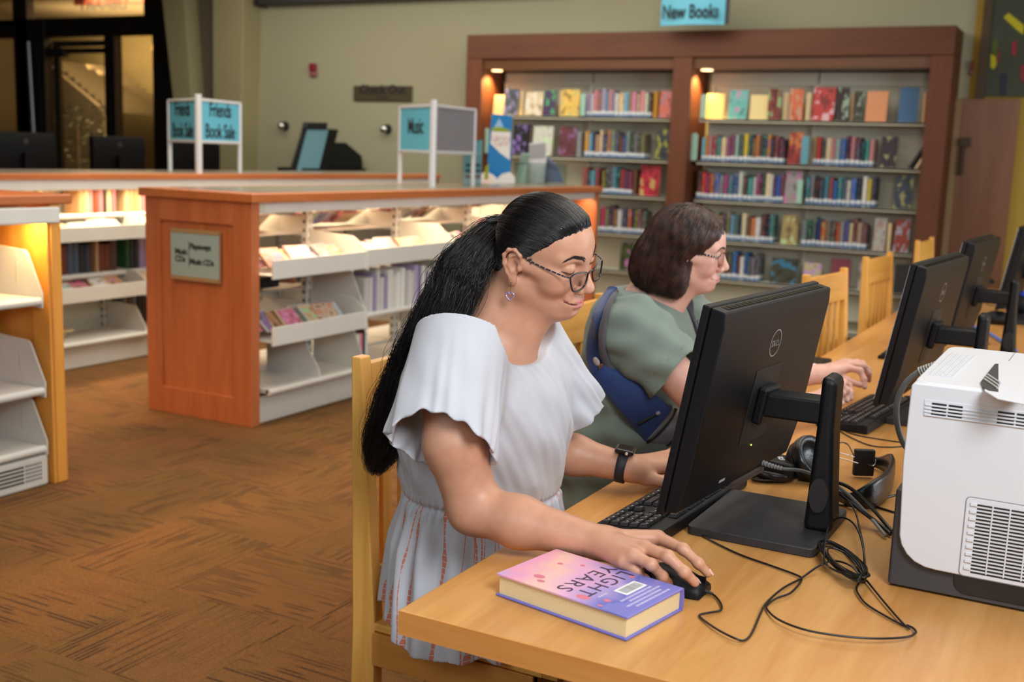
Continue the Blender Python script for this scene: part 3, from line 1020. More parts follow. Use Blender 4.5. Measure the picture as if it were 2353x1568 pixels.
# shelf-end markers
MINT = mat('mint_plastic', rgb(158, 200, 182), 0.5)
for row, px, lb, big in ((0, 1337, 'mint green shelf marker left of the pale spines, top shelf', 0), (1, 1597, 'pale mint shelf marker at the left end of the right bay', 1), (1, 1852, 'sky blue shelf marker left of the second spine row, right bay', 1), (1, 1118, 'mint shelf marker beside the paper display stand', 1),
                         (0, 1612, 'white bookend at the left end of the right bay top shelf', 0), (2, 1847, 'teal shelf marker left of the second spine row, third shelf', 0)):
    x = at(px, 330, y=SHF)[0]
    z = zs[row]
    wd = 0.03 if big else 0.022
    t = thing('shelf_marker', lb, 'shelf sign', (x, SHF, z))
    pts = rrect(-wd, wd, 0.0, 0.2 if not big else 0.235, wd * 0.98 if big else 0.006, 5)
    obj('tab', MB().prism(pts, 1, -0.02, -0.012), MINT if px != 1852 else mat('sky_plastic', rgb(100, 160, 178), 0.5), t)
    obj('foot', MB().box(-wd, wd, -0.02, 0.1, 0.0005, 0.003), CREAMST, t)


# ================================================================== low media counters
def strip(name, x, y0, y1, z, power, aimx):
    o = area(name, (x, (y0 + y1) / 2, z), (aimx, (y0 + y1) / 2, 0.45), y1 - y0, 0.03, power, WARM)
    return o


SLOT = mat('slot_dark', rgb(60, 56, 48), 0.6)


def upright(parent, x, y, z0, z1):
    obj('upright', MB().box(x - 0.022, x + 0.022, y - 0.026, y + 0.026, z0, z1), STEEL, parent, world=True, bevel=0.004)
    m = MB()
    for k in range(int((z1 - z0) / 0.05)):
        zz = z0 + 0.03 + k * 0.05
        m.box(x + 0.0215, x + 0.0228, y - 0.012, y - 0.006, zz, zz + 0.024)
        m.box(x + 0.0215, x + 0.0228, y + 0.006, y + 0.012, zz, zz + 0.024)
        m.box(x - 0.008, x + 0.008, y - 0.0268, y - 0.0255, zz, zz + 0.018)
    o = obj('slots', m, SLOT, parent, world=True)
    o['kind'] = 'stuff'


def bracket(parent, xb, xf, y, z0, z1, lip):
    """steel shelf end, tall at the back and sloping down to the front"""
    poly = [(xb, z0 - 0.02), (xf + (0.012 if xf > xb else -0.012), z0 - 0.03), (xf, z0 + lip), (xf + (xb - xf) * 0.25, z1), (xb, z1 + 0.01)]
    obj('shelf_end', MB().prism(poly, 1, y - 0.004, y + 0.004), STEEL, parent, world=True, bevel=0.002)


def tray(parent, xb, xf, y0, y1, z, lip=0.075, depth=0.004):
    s = 1 if xf > xb else -1
    b = MB()
    b.box(min(xb, xf), max(xb, xf), y0, y1, z - depth, z)
    b.box(min(xf, xf + s * 0.012), max(xf, xf + s * 0.012), y0, y1, z - 0.02, z + lip)
    obj('shelf', b, STEEL, parent, world=True, bevel=0.003)


def flat_shelf(parent, xb, xf, y0, y1, z):
    s = 1 if xf > xb else -1
    b = MB()
    b.box(min(xb, xf), max(xb, xf), y0, y1, z - 0.02, z)
    b.tube([(xf, y0, z - 0.012), (xf, y1, z - 0.012)], 0.016, 12)
    obj('shelf', b, STEEL, parent, world=True)


def wood_end(parent, x0, x1, y0, y1, z1, inset=True):
    obj('end_panel', MB().box(x0, x1, y0, y1, 0, z1), SHW, parent, world=True, bevel=0.006)


# -- near counter
N0, N1, NX0, NX1, NZ = 4.26, 8.40, -4.41, -3.70, 1.165
nc = thing('media_counter', 'long cherry wood counter of music discs behind the woman in white', 'shelving unit', (-4.05, 6.3, 0))
obj('counter_cap', MB().box(NX0 - 0.03, NX1 + 0.02, N0 - 0.03, N1 + 0.03, NZ - 0.045, NZ), SHWY, nc, world=True, bevel=0.006)
obj('cap_inlay', MB().box(NX0 + 0.06, NX1 - 0.06, N0 + 0.1, N1 - 0.1, NZ - 0.01, NZ + 0.0015), LAMINATE, nc, world=True)
e = MB().box(NX0, NX1, N0, N0 + 0.045, 0, NZ - 0.046)
obj('end_panel', e, SHW, nc, world=True, bevel=0.004)
fm = MB().box(NX0, NX0 + 0.1, N0 - 0.014, N0, 0, NZ - 0.046).box(NX1 - 0.12, NX1, N0 - 0.014, N0, 0, NZ - 0.046).box(NX0 + 0.1, NX1 - 0.12, N0 - 0.014, N0, 0, 0.14).box(NX0 + 0.1, NX1 - 0.12, N0 - 0.014, N0, NZ - 0.16, NZ - 0.046)
obj('end_frame', fm, SHW, nc, world=True, bevel=0.003)
obj('end_panel', MB().box(NX0, NX1, N1 - 0.045, N1, 0, NZ - 0.046), SHW, nc, world=True, bevel=0.004)
obj('header_trim', MB().box(NX1 - 0.05, NX1 - 0.02, N0 + 0.046, N1 + 0.02, NZ - 0.10, NZ - 0.046), STEEL, nc, world=True, bevel=0.004)
obj('header_trim', MB().box(NX0 + 0.02, NX0 + 0.05, N0 + 0.046, N1 - 0.046, NZ - 0.10, NZ - 0.046), STEEL, nc, world=True, bevel=0.004)
obj('trim_joint', MB().box(NX1 - 0.052, NX1 - 0.0185, N0 + 0.046, N0 + 0.11, NZ - 0.102, NZ - 0.048), CREAMST, nc, world=True, bevel=0.003)
obj('base_plinth', MB().box(NX0 + 0.02, NX1 - 0.03, N0 + 0.046, N1 - 0.046, 0, 0.14), STEEL, nc, world=True, bevel=0.006)
XM = (NX0 + NX1) / 2
secs = [N0 + 0.06 + 0.88 * k for k in range(5)]
secs = [N0 + 0.06, 5.12, 6.02, 6.92, 7.82]
for y in secs[1:] + [N1 - 0.1]:
    upright(nc, XM, y, 0.14, NZ - 0.05)
XF, XK = NX1 + 0.055, NX0 - 0.05
for k in range(4):
    y0, y1 = secs[k] + 0.006, secs[k + 1] - 0.006
    flat_shelf(nc, XM + 0.03, XF - 0.02, y0, y1, 0.185)
    flat_shelf(nc, XM - 0.03, XK + 0.03, y0, y1, 0.185)
    # right-hand face
    if k == 0:
        tray(nc, XM + 0.03, XF, y0, y1, 0.765)
        bracket(nc, XM + 0.03, XF + 0.012, y1, 0.765, 0.92, 0.09)
        tray(nc, XM + 0.03, XF, y0, y1, 0.43)
        bracket(nc, XM + 0.03, XF + 0.012, y1, 0.43, 0.58, 0.09)
    else:
        tray(nc, XM + 0.03, XF, y0, y1, 0.775)
        bracket(nc, XM + 0.03, XF + 0.012, y1, 0.775, 0.95, 0.09)
        flat_shelf(nc, XM + 0.03, XF - 0.02, y0, y1, 0.485)
        bracket(nc, XM + 0.03, XF - 0.02, y0 + 0.015, 0.485, 0.72, 0.04)
        bracket(nc, XM + 0.03, XF - 0.02, y1, 0.485, 0.72, 0.04)
        bracket(nc, XM + 0.03, XF - 0.02, y0 + 0.02, 0.185, 0.42, 0.04)
    # far face seen through
    tray(nc, XM - 0.03, XK, y0, y1, 0.915, 0.06)
    bracket(nc, XM - 0.03, XK, y1, 0.915, 1.0, 0.07)
    tray(nc, XM - 0.03, XK, y0, y1, 0.60, 0.06)
    bracket(nc, XM - 0.03, XK, y1, 0.32, 0.52, 0.05)
bracket(nc, XM + 0.03, XF - 0.02, secs[0] + 0.42, 0.185, 0.36, 0.04)
strip('counter_strip_front', NX1 - 0.09, N0 + 0.1, N1 - 0.1, NZ - 0.075, 26, NX1 + 0.16)
strip('counter_strip_rear', NX0 + 0.09, N0 + 0.1, N1 - 0.1, NZ - 0.075, 11, NX0 - 0.1)
LAMPB = mat('lamp_housing', rgb(200, 190, 170), 0.5)
obj('strip_lamp', MB().box(NX1 - 0.11, NX1 - 0.07, N0 + 0.1, N1 - 0.1, NZ - 0.07, NZ - 0.046), LAMPB, nc, world=True)
obj('strip_lamp', MB().box(NX0 + 0.07, NX0 + 0.11, N0 + 0.1, N1 - 0.1, NZ - 0.07, NZ - 0.046), LAMPB, nc, world=True)

# framed notice on the end panel
x0, z0 = at(394, 640, y=N0 - 0.02)[[0, 2]]
x1, z1 = at(502, 532, y=N0 - 0.02)[[0, 2]]
ns = thing('end_panel_sign', 'pale blue notice reading Music CDs on the end of the counter', 'sign', (x0, N0 - 0.02, z0))
obj('sheet', MB().box(x0, x1, N0 - 0.022, N0 - 0.016, z0 + 0.012, z1 - 0.012), mat('notice_blue', rgb(150, 172, 172), 0.4), ns, world=True)
obj('holder', MB().box(x0 - 0.004, x1 + 0.006, N0 - 0.018, N0 - 0.013, z0, z1).box(x0, x1, N0 - 0.025, N0 - 0.015, z1 - 0.02, z1).box(x0, x1, N0 - 0.025, N0 - 0.015, z0, z0 + 0.02), mat('holder_tan', rgb(160, 128, 88), 0.5), ns, world=True)
wx = x1 - x0
for s_, u, v in (('Music', 0.09, 0.50), ('CDs', 0.09, 0.355), ('Playaways', 0.40, 0.62), ('Music CDs', 0.40, 0.325)):
    text('lettering', s_, INK, ns, 0.041, (x0 + wx * u, N0 - 0.0225, z0 + (z1 - z0) * v), (1, 0, 0), (0, 0, 1), bold=0.0012, space=0.88)
obj('divider_line', MB().box(x0 + wx * 0.385, x0 + wx * 0.392, N0 - 0.0235, N0 - 0.0215, z0 + 0.25 * (z1 - z0), z0 + 0.78 * (z1 - z0)), INK, ns, world=True)

# -- left unit, same line of shelves, coming towards the viewer
L1 = 3.13
lu = thing('media_counter', 'empty cherry and cream shelving counter at the left edge of the view', 'shelving unit', (-4.05, 2.0, 0))
obj('counter_cap', MB().box(NX0 - 0.03, NX1 + 0.0, 0.6, L1 + 0.05, NZ - 0.025, NZ + 0.012), SHWY, lu, world=True, bevel=0.006)
obj('header_trim', MB().box(NX1 - 0.03, NX1 + 0.0, 0.6, L1 - 0.01, NZ - 0.10, NZ - 0.035), STEEL, lu, world=True, bevel=0.008)
obj('end_panel', MB().box(NX0, NX1 - 0.012, L1 - 0.05, L1, 0, NZ - 0.026), AMW, lu, world=True, bevel=0.006)
obj('end_stile', MB().box(NX1 - 0.12, NX1 - 0.02, L1 - 0.062, L1 - 0.05, 0, NZ - 0.1), AMW, lu, world=True, bevel=0.002)
obj('base_plinth', MB().box(NX0 + 0.02, NX1 - 0.03, 0.6, L1 - 0.08, 0, 0.128), STEEL, lu, world=True, bevel=0.012)
gr = MB()
for k in range(5):
    zz = 0.034 + k * 0.0155
    gr.box(NX1 - 0.0305, NX1 - 0.0285, 2.2, L1 - 0.2, zz, zz + 0.0075)
    for q in range(7):
        gr.box(NX1 - 0.0305, NX1 - 0.0285, L1 - 0.192 + q * 0.0115, L1 - 0.186 + q * 0.0115, zz, zz + 0.0075)
o = obj('vent_slots', gr, mat('vent_black', rgb(24, 26, 26), 0.6), lu, world=True)
o['kind'] = 'stuff'
upright(lu, XM, L1 - 0.13, 0.128, NZ - 0.05)
obj('back_panel', MB().box(XM - 0.06, XM - 0.05, 0.7, L1 - 0.06, 0.13, NZ - 0.05), SHW, lu, world=True)
for z, zt in ((0.768, 0.955), (0.405, 0.59), (0.165, 0.352)):
    flat_shelf(lu, XM + 0.03, NX1 - 0.035, 0.7, L1 - 0.095, z)
    xf = NX1 - 0.022
    poly = [(XM + 0.03, z - 0.03), (xf, z - 0.04), (xf + 0.002, z + 0.02), (xf - 0.075, zt - 0.012), (xf - 0.09, zt), (XM + 0.03, zt + 0.012)]
    obj('shelf_end', MB().prism(poly, 1, L1 - 0.093, L1 - 0.087), STEEL, lu, world=True, bevel=0.0025)
    obj('end_slot', MB().box(xf - 0.15, xf - 0.138, L1 - 0.0945, L1 - 0.093, z + 0.05, zt - 0.05), CREAMST, lu, world=True)
strip('left_strip', NX1 - 0.1, 0.8, L1 - 0.12, NZ - 0.075, 3, NX1 + 0.05)
area('left_end_lamp', (NX1 - 0.06, L1 - 0.14, NZ - 0.075), (NX1 - 0.06, L1 - 0.04, 0.3), 0.05, 0.05, 2.4, (1.0, 0.70, 0.26))
obj('strip_lamp', MB().box(NX1 - 0.12, NX1 - 0.08, 0.8, L1 - 0.1, NZ - 0.07, NZ - 0.036), LAMPB, lu, world=True)

# -- far counter across the aisle
FX1, FZ = -5.56, 1.19
fcn = thing('media_counter', 'far cherry counter of books across the aisle under the Friends Book Sale sign', 'shelving unit', (-5.9, 6.0, 0))
F0, F1 = 2.6, 8.95
obj('counter_cap', MB().box(FX1 - 0.74, FX1 + 0.02, F0, F1, FZ - 0.035, FZ), SHWY, fcn, world=True, bevel=0.006)
obj('cap_inlay', MB().box(FX1 - 0.68, FX1 - 0.05, F0 + 0.05, F1 - 0.1, FZ - 0.01, FZ + 0.0015), LAMINATE, fcn, world=True)
obj('header_trim', MB().box(FX1 - 0.03, FX1 + 0.0, F0, F1 - 0.02, FZ - 0.10, FZ - 0.038), STEEL, fcn, world=True, bevel=0.006)
obj('base_plinth', MB().box(FX1 - 0.7, FX1 + 0.0, F0, F1 - 0.05, 0, 0.135), STEEL, fcn, world=True, bevel=0.005)
obj('end_panel', MB().box(FX1 - 0.72, FX1, F1 - 0.05, F1 - 0.005, 0, FZ - 0.036), SHW, fcn, world=True, bevel=0.004)
FM = FX1 - 0.36
obj('back_panel', MB().box(FM - 0.03, FM - 0.02, F0, F1 - 0.05, 0.14, FZ - 0.04), CREAMST, fcn, world=True)
fsec = [2.66, 3.56, 4.46, 5.33, 6.23, 7.13, 8.03, 8.9]
for k in range(7):
    y0, y1 = fsec[k] + 0.005, fsec[k + 1] - 0.005
    if k:
        upright(fcn, FM, fsec[k], 0.14, FZ - 0.05)
    tray(fcn, FM + 0.03, FX1 + 0.02, y0, y1, 0.80, 0.07)
    flat_shelf(fcn, FM + 0.0, FM + 0.2, y0, y1, 0.93)
    bracket(fcn, FM + 0.03, FX1 + 0.03, y1, 0.80, 0.93, 0.08)
    tray(fcn, FM + 0.03, FX1 + 0.02, y0, y1, 0.43, 0.07)
    flat_shelf(fcn, FM + 0.0, FM + 0.2, y0, y1, 0.555)
    bracket(fcn, FM + 0.03, FX1 + 0.03, y1, 0.43, 0.56, 0.08)
    flat_shelf(fcn, FM + 0.02, FX1 + 0.03, y0, y1, 0.165)
    bracket(fcn, FM + 0.03, FX1 + 0.02, y1, 0.165, 0.33, 0.03)
strip('far_strip', FX1 - 0.08, 3.0, F1 - 0.1, FZ - 0.075, 60, FX1 + 0.16)
obj('strip_lamp', MB().box(FX1 - 0.1, FX1 - 0.06, 3.0, F1 - 0.1, FZ - 0.07, FZ - 0.036), LAMPB, fcn, world=True)

# books of the far counter, standing on the upper and middle ledges
def counter_books(xf, y0, y1, z, colours, hs, label, group, me=PLM, wmean=0.03, dpt=0.15):
    y = y0
    i = 0
    while y < y1:
        wd = random.uniform(0.7, 1.3) * wmean
        c = random.choice(colours)
        o = put_book(me, xf, y + wd / 2, z, wd - 0.0015, dpt, random.uniform(*hs), c, label.format(c=c, n=ORD[min(i, 29)]), group, rz=pi / 2)
        y += wd
        i += 1


WARMC = ['brown', 'tan', 'cream', 'pink', 'rust', 'charcoal', 'lilac', 'tan', 'cream']
counter_books(FM + 0.17, 4.50, 4.72, 0.931, ['blue', 'teal', 'olive', 'navy', 'green', 'cream'], (0.15, 0.2), '{c} book, {n} of the cool-coloured run under the far counter', 'cool-coloured books in the far counter')
counter_books(FM + 0.17, 5.0, 5.29, 0.931, WARMC, (0.17, 0.2), '{c} book, {n} left of the upright on the far counter top shelf', 'left run of top shelf books in the far counter', wmean=0.036)
counter_books(FM + 0.17, 5.37, 5.86, 0.931, WARMC, (0.17, 0.2), '{c} book, {n} right of the upright on the far counter top shelf', 'right run of top shelf books in the far counter', wmean=0.036)
counter_books(FM + 0.17, 4.60, 5.26, 0.556, ['charcoal', 'brown', 'rust', 'slate', 'tan'], (0.17, 0.22), '{c} book, {n} on the far counter middle shelf', 'middle shelf books of the far counter, left run', wmean=0.045)
counter_books(FM + 0.17, 5.40, 6.1, 0.556, ['brown', 'rust', 'maroon', 'charcoal', 'lilac', 'tan'], (0.17, 0.22), '{c} book, {n} right of the green book, far counter', 'middle shelf books of the far counter, right run', wmean=0.045)
put_book(PLM, FM + 0.17, 5.385, 0.556, 0.02, 0.15, 0.22, 'green', 'thin green book on the far counter middle shelf beside the upright', 'loose books in the far counter', rz=pi / 2)
counter_books(FM + 0.1, 5.40, 6.0, 0.19, ['brown', 'charcoal', 'maroon', 'grey'], (0.17, 0.2), '{c} book, {n} on the far counter low shelf', 'low shelf books of the far counter', wmean=0.05)
for k, (yy, zz, ln) in enumerate(((4.75, 0.19, 0.24), (4.8, 0.215, 0.16))):
    o = put_book(PLM, FM + 0.2, yy, zz - 0.022, 0.022, 0.15, 0.2, 'cream', ('cream book lying flat at the bottom of a low pile, far counter', 'cream book lying flat on top of a low pile, far counter')[k], 'pile in the far counter')
    o.rotation_euler = (0, pi / 2, pi / 2)
    o.location = (FM + 0.2, yy - 0.1, zz - 0.011 + 0.0)

# discs, in their cases
case_me = meshdata('disc_case', MB().box(-0.071, 0.071, -0.005, 0.005, 0, 0.124), PLAINOB)
card_me = meshdata('sleeve_card', MB().box(-0.060, 0.069, -0.0056, 0.0056, 0.004, 0.119), COVER)
CASES = ['white', 'cream', 'pink', 'white', 'tan', 'white', 'lilac', 'cream', 'grey']


def cases(xc, y0, y1, z, n, tilt, where, group, spread=0.0):
    for k in range(n):
        y = y0 + (y1 - y0) * (k + 0.5) / n
        cn = random.choice(CASES)
        t = thing('disc_case', f'{cn} disc case, {ORD[k]} along the {where}', 'disc case', (xc + random.uniform(-0.03, 0.03), y, z), 0, group)
        a = tilt + random.uniform(-0.12, 0.12)
        t.rotation_euler = (-a, 0, pi / 2 + random.uniform(-spread, spread))
        o = link('case', case_me, t)
        o.color = rgb(*PAL[cn])
        o = link('sleeve_card', card_me, t)
        o.color = rgb(*[min(255, v + random.uniform(-12, 14)) for v in PAL[random.choice(CASES)]])


for k in range(3):
    y0, y1 = secs[k] + 0.04, secs[k + 1] - 0.08
    nm = ('first', 'second', 'third')[k]
    cases(XF - 0.10, y0, y1, 0.795, 9, 0.95, f'{nm} section of the upper front tray', f'disc cases in the upper front tray, {nm} section', 0.3)
    cases(XK + 0.10, y0, y1, 0.935, 8, -0.9, f'{nm} section of the rear upper tray', f'disc cases in the rear tray, {nm} section', 0.3)
cases(XF - 0.10, secs[0] + 0.05, secs[1] - 0.1, 0.462, 9, 0.8, 'lower front tray of the near counter', 'disc cases in the lower front tray', 0.4)
cases(FX1 - 0.08, 4.5, 5.25, 0.825, 6, 1.0, 'upper tray of the far counter', 'disc cases in the far counter upper tray', 0.3)
cases(FX1 - 0.08, 5.4, 6.1, 0.825, 5, 1.0, 'upper tray of the far counter past the bracket', 'disc cases past the bracket in the far counter upper tray', 0.3)
cases(FX1 - 0.08, 4.5, 5.25, 0.455, 6, 1.0, 'lower tray of the far counter', 'disc cases in the far counter lower tray', 0.3)
cases(FX1 - 0.08, 5.4, 6.1, 0.455, 5, 1.0, 'lower tray of the far counter past the bracket', 'disc cases past the bracket in the far counter lower tray', 0.3)
for y0, zz, lb in ((4.42, 0.62, 'black flat case on the rear shelf inside the near counter'), (4.62, 0.62, 'black narrow case on the rear shelf inside the near counter'), (4.40, 0.335, 'black case lying on the low rear shelf of the near counter'), (4.2, 0.20, 'dark patterned case on the bottom shelf behind the end panel')):
    t = thing('flat_case', lb, 'case', (XM - 0.12, y0 + 0.2, zz))
    obj('case_body', MB().box(-0.09, 0.09, -0.1, 0.1, 0, 0.05), BLACKMT, t, bevel=0.008)
    obj('case_lid', MB().box(-0.088, 0.088, -0.098, 0.098, 0.05, 0.062), BLACKPL, t, bevel=0.006)
# white-spined row
counter_books(XF - 0.03, secs[1] + 0.05, secs[1] + 0.86, 0.4865, ['white', 'white', 'white', 'lilac', 'white', 'cream', 'white', 'white'], (0.185, 0.235), '{c} slim book, {n} of the white-spined row in the near counter', 'white-spined row in the near counter', me=PLM, wmean=0.034, dpt=0.17)
counter_books(XF - 0.12, secs[1] + 0.1, secs[1] + 0.2, 0.187, ['white', 'pink', 'charcoal'], (0.16, 0.19), '{c} book, {n} on the low shelf below the white-spined row', 'low shelf books of the near counter', dpt=0.17)
counter_books(XK + 0.22, secs[0] + 0.12, secs[0] + 0.5, 0.325, ['brown', 'charcoal', 'rust', 'maroon'], (0.15, 0.19), '{c} book, {n} on the rear low shelf seen through the near counter', 'rear low shelf books of the near counter', wmean=0.04)
counter_books(XK + 0.22, secs[1] + 0.1, secs[1] + 0.5, 0.602, ['brown', 'charcoal', 'rust', 'maroon'], (0.12, 0.16), '{c} book, {n} on the rear shelf behind the white-spined row', 'rear shelf books of the near counter', wmean=0.045)
t = thing('flat_case', 'pink edged case standing on the front tray by the far section', 'case', (XF - 0.06, 6.55, 0.777))
obj('case_body', MB().box(-0.01, 0.01, -0.06, 0.06, 0.06, 0.19), mat('case_pink', rgb(196, 120, 120), 0.5), t)
obj('paper_label', MB().box(0.0101, 0.0115, -0.045, 0.045, 0.07, 0.16), PAPER, t)


# ================================================================== signs and displays on the counters
def three_way_sign(name, label, base, z0, post_px, l_px, r_px, zb, zt, ztop, left_txt, right_txt, right_blank, size, sx_):
    """two panels meeting at a post, each with a further leg"""
    P, A, B = [np.array(q) for q in (post_px, l_px, r_px)]
    t = thing(name, label, 'sign', (P[0], P[1], z0))
    obj('post', MB().tube([(P[0], P[1], z0), (P[0], P[1], ztop)], 0.024, 12), ALU, t, world=True, smooth=False)
    for E, nm in ((A, 'leg'), (B, 'leg')):
        obj(nm, MB().tube([(E[0], E[1], z0), (E[0], E[1], zt + 0.01)], 0.016, 10), ALU, t, world=True)
    for E, blank, tx in ((A, False, left_txt), (B, right_blank, right_txt)):
        d = (E - P) / np.linalg.norm(E - P)
        n = np.array([d[1], -d[0]])
        if n @ P > 0:
            n = -n
        L = np.linalg.norm(E - P)
        mm_ = Matrix(((d[0], -n[0], 0, P[0]), (d[1], -n[1], 0, P[1]), (0, 0, 1, 0), (0, 0, 0, 1)))
        obj('panel', MB().box(0.02, L - 0.012, -0.006, 0.006, zb, zt, mm_), (GREYSIGN if blank else BLUESIGN), t, world=True)
        obj('rail', MB().box(0.0, L + 0.005, -0.012, 0.012, zt, zt + 0.02, mm_), ALU, t, world=True, bevel=0.003)
        obj('rail', MB().box(0.0, L + 0.005, -0.012, 0.012, zb - 0.02, zb, mm_), ALU, t, world=True, bevel=0.003)
        if tx:
            left = (E is A)
            X = -d if left else d
            for i, s_ in enumerate(tx):
                u = P + d * L * 0.5 + n * 0.0075
                zc = (zb + zt) / 2 + (0.035 if len(tx) > 1 else -0.03) - i * size * 1.05
                text('lettering', s_, INK, t, size, (u[0], u[1], zc), (X[0], X[1], 0), (0, 0, 1), align='CENTER', bold=0.002, space=0.92, sx=sx_)
    return t


GREYSIGN = mat('sign_grey', rgb(128, 126, 134), 0.6)
def on(px, py, z): return at(px, py, z=z)[:2]
P = on(457, 399, FZ)


def reach(P, px, py, z, L):
    # the far point on a sight line at panel length L from the post
    d = on(px, py, z)
    d = d / np.linalg.norm(d)
    b_ = P @ d
    return d * (b_ + sqrt(max(0, L * L - (P @ P - b_ * b_))))


three_way_sign('book_sale_sign', 'blue Friends Book Sale sign on white posts on the far counter', None, FZ, P, reach(P, 391, 396, FZ, 0.55), reach(P, 551, 397, FZ, 0.55), at(457, 322, y=P[1])[2], at(457, 232, y=P[1])[2], at(452, 216, y=P[1])[2],
               ['Friends', 'Book Sale'], ['Friends', 'Book Sale'], False, 0.14, 0.78)
P = on(993, 429, NZ)
three_way_sign('music_sign', 'blue and grey Music sign on white posts on the near counter', None, NZ, P, reach(P, 918, 421, NZ, 0.6), reach(P, 1086, 425, NZ, 0.6), at(993, 346, y=P[1])[2], at(993, 246, y=P[1])[2], at(989, 229, y=P[1])[2],
               ['Music'], None, True, 0.15, 0.9)

# paper display stand with the mountain, beside it leaflets
yb = on(1145, 422, NZ)[1]
def q(px, py, yy=None):
    p = at(px, py, y=yb if yy is None else yy)
    return (p[0], p[2])
ds = thing('display_stand', 'blue and white standing card display with a mountain on a cloud foot', 'display', (q(1145, 422)[0], yb, NZ))
obj('card', MB().prism([q(1120, 420), q(1122, 340), q(1131, 262), q(1177, 266), q(1172, 420)], 1, yb - 0.004, yb + 0.004), mat('card_blue', rgb(30, 122, 190), 0.5), ds, world=True)
obj('snow_peak', MB().prism([q(1136, 294), q(1148, 272), q(1158, 292)], 1, yb - 0.006, yb - 0.004), mat('card_pale', rgb(150, 190, 220), 0.5), ds, world=True)
obj('green_hill', MB().prism([q(1131, 301), q(1131, 294), q(1150, 292), q(1175, 300), q(1174, 304)], 1, yb - 0.0066, yb - 0.004), mat('card_green', rgb(140, 160, 30), 0.5), ds, world=True)
obj('white_field', MB().prism([q(1130, 302), q(1174, 304), q(1172, 368), q(1150, 352), q(1128, 330)], 1, yb - 0.0062, yb - 0.004), PAPER, ds, world=True)
for i, (s_, hh) in enumerate((('Library', 318), ('Card', 330))):
    X, Z = q(1152, hh + 5)
    text('lettering', s_, mat('card_rose', rgb(190, 150, 150), 0.6) if i == 0 else bpy.data.materials['card_rose'], ds, 0.062, (X, yb - 0.0065, Z), (1, 0, 0), (0, 0, 1), align='CENTER')
obj('cloud_foot', MB().prism([q(1106, 421), q(1110, 404), q(1124, 394), q(1140, 402), q(1150, 412), q(1162, 400), q(1178, 396), q(1190, 408), q(1190, 422)], 1, yb - 0.06, yb - 0.05), PAPER, ds, world=True)
obj('side_tab', MB().prism([q(1122, 412), q(1124, 384), q(1132, 376), q(1130, 412)], 1, yb - 0.063, yb - 0.0605), bpy.data.materials['card_green'], ds, world=True)
obj('back_strut', MB().prism([(yb, NZ + 0.001), (yb + 0.16, NZ + 0.001), (yb, NZ + 0.3)], 0, q(1145, 400)[0] - 0.003, q(1145, 400)[0] + 0.003), PAPER, ds, world=True)
yb2 = on(1086, 427, NZ)[1] + 0.16
q2 = lambda px, py: q(px, py, yb2)
hs = thing('hours_holder', 'pale blue sheet in a clear stand between the Music sign and the card display', 'sign', (q2(1086, 427)[0], yb2, NZ))
obj('sheet', MB().prism([q2(1064, 426), q2(1066, 330), q2(1108, 322), q2(1105, 425)], 1, yb2, yb2 + 0.003), mat('sheet_blue', rgb(140, 190, 214), 0.5), hs, world=True)
obj('acrylic', MB().prism([q2(1063, 428), q2(1065, 326), q2(1110, 320), q2(1106, 427)], 1, yb2 - 0.006, yb2 - 0.003), GLASS, hs, world=True)
obj('acrylic_foot', MB().box(q2(1064, 427)[0], q2(1106, 427)[0], yb2 - 0.05, yb2 + 0.06, NZ + 0.002, NZ + 0.006), GLASS, hs, world=True)
for i in range(3):
    for k in (0, 1):
        a_ = q2(1070 + 22 * k, 376 + 13 * i)
        obj('text_block', MB().box(a_[0], a_[0] + 0.045, yb2 - 0.001, yb2, a_[1] - 0.022, a_[1]), mat('sheet_ink', rgb(60, 96, 120), 0.6) if i + k == 0 else bpy.data.materials['sheet_ink'], hs, world=True)
for lb, pts, mcol, dy, tl in (('pale green leaflet in a clear holder on the counter end', [(1186, 420), (1198, 352), (1216, 352), (1206, 420)], (170, 200, 186), 0.0, 0), ('white leaflet standing tall in a clear holder', [(1214, 420), (1216, 330), (1254, 326), (1256, 360), (1250, 420)], (212, 210, 214), 0.12, 0),
                              ('lilac and blue leaflet leaning in a clear holder', [(1240, 420), (1252, 356), (1278, 378), (1296, 420)], (130, 140, 180), 0.22, 0)):
    yy = on(1215, 423, NZ)[1] + dy
    Pq = [q(a, b, yy) for a, b in pts]
    t = thing('leaflet_holder', lb, 'leaflet holder', (Pq[0][0], yy, NZ))
    obj('leaflet', MB().prism(Pq, 1, yy, yy + 0.004), mat('leaflet', rgb(*mcol), 0.5), t, world=True)
    x0_, x1_ = min(p[0] for p in Pq) - 0.01, max(p[0] for p in Pq) + 0.01
    zt_ = NZ + 0.17
    obj('acrylic', MB().box(x0_, x1_, yy - 0.03, yy - 0.027, NZ + 0.002, zt_).box(x0_, x0_ + 0.003, yy - 0.03, yy + 0.03, NZ + 0.002, zt_).box(x1_ - 0.003, x1_, yy - 0.03, yy + 0.03, NZ + 0.002, zt_), GLASS, t, world=True)
    obj('print_band', MB().prism([(Pq[0][0] * 0.4 + Pq[1][0] * 0.6, Pq[0][1] * 0.4 + Pq[1][1] * 0.6), (Pq[1][0], Pq[1][1] - 0.01), (Pq[2][0], Pq[2][1] - 0.01), (Pq[2][0] * 0.6 + Pq[-1][0] * 0.4, Pq[2][1] * 0.6 + Pq[-1][1] * 0.4)], 1, yy - 0.001, yy), mat('leaflet_print', rgb(*[int(v * 0.75) for v in mcol]), 0.5), t, world=True)

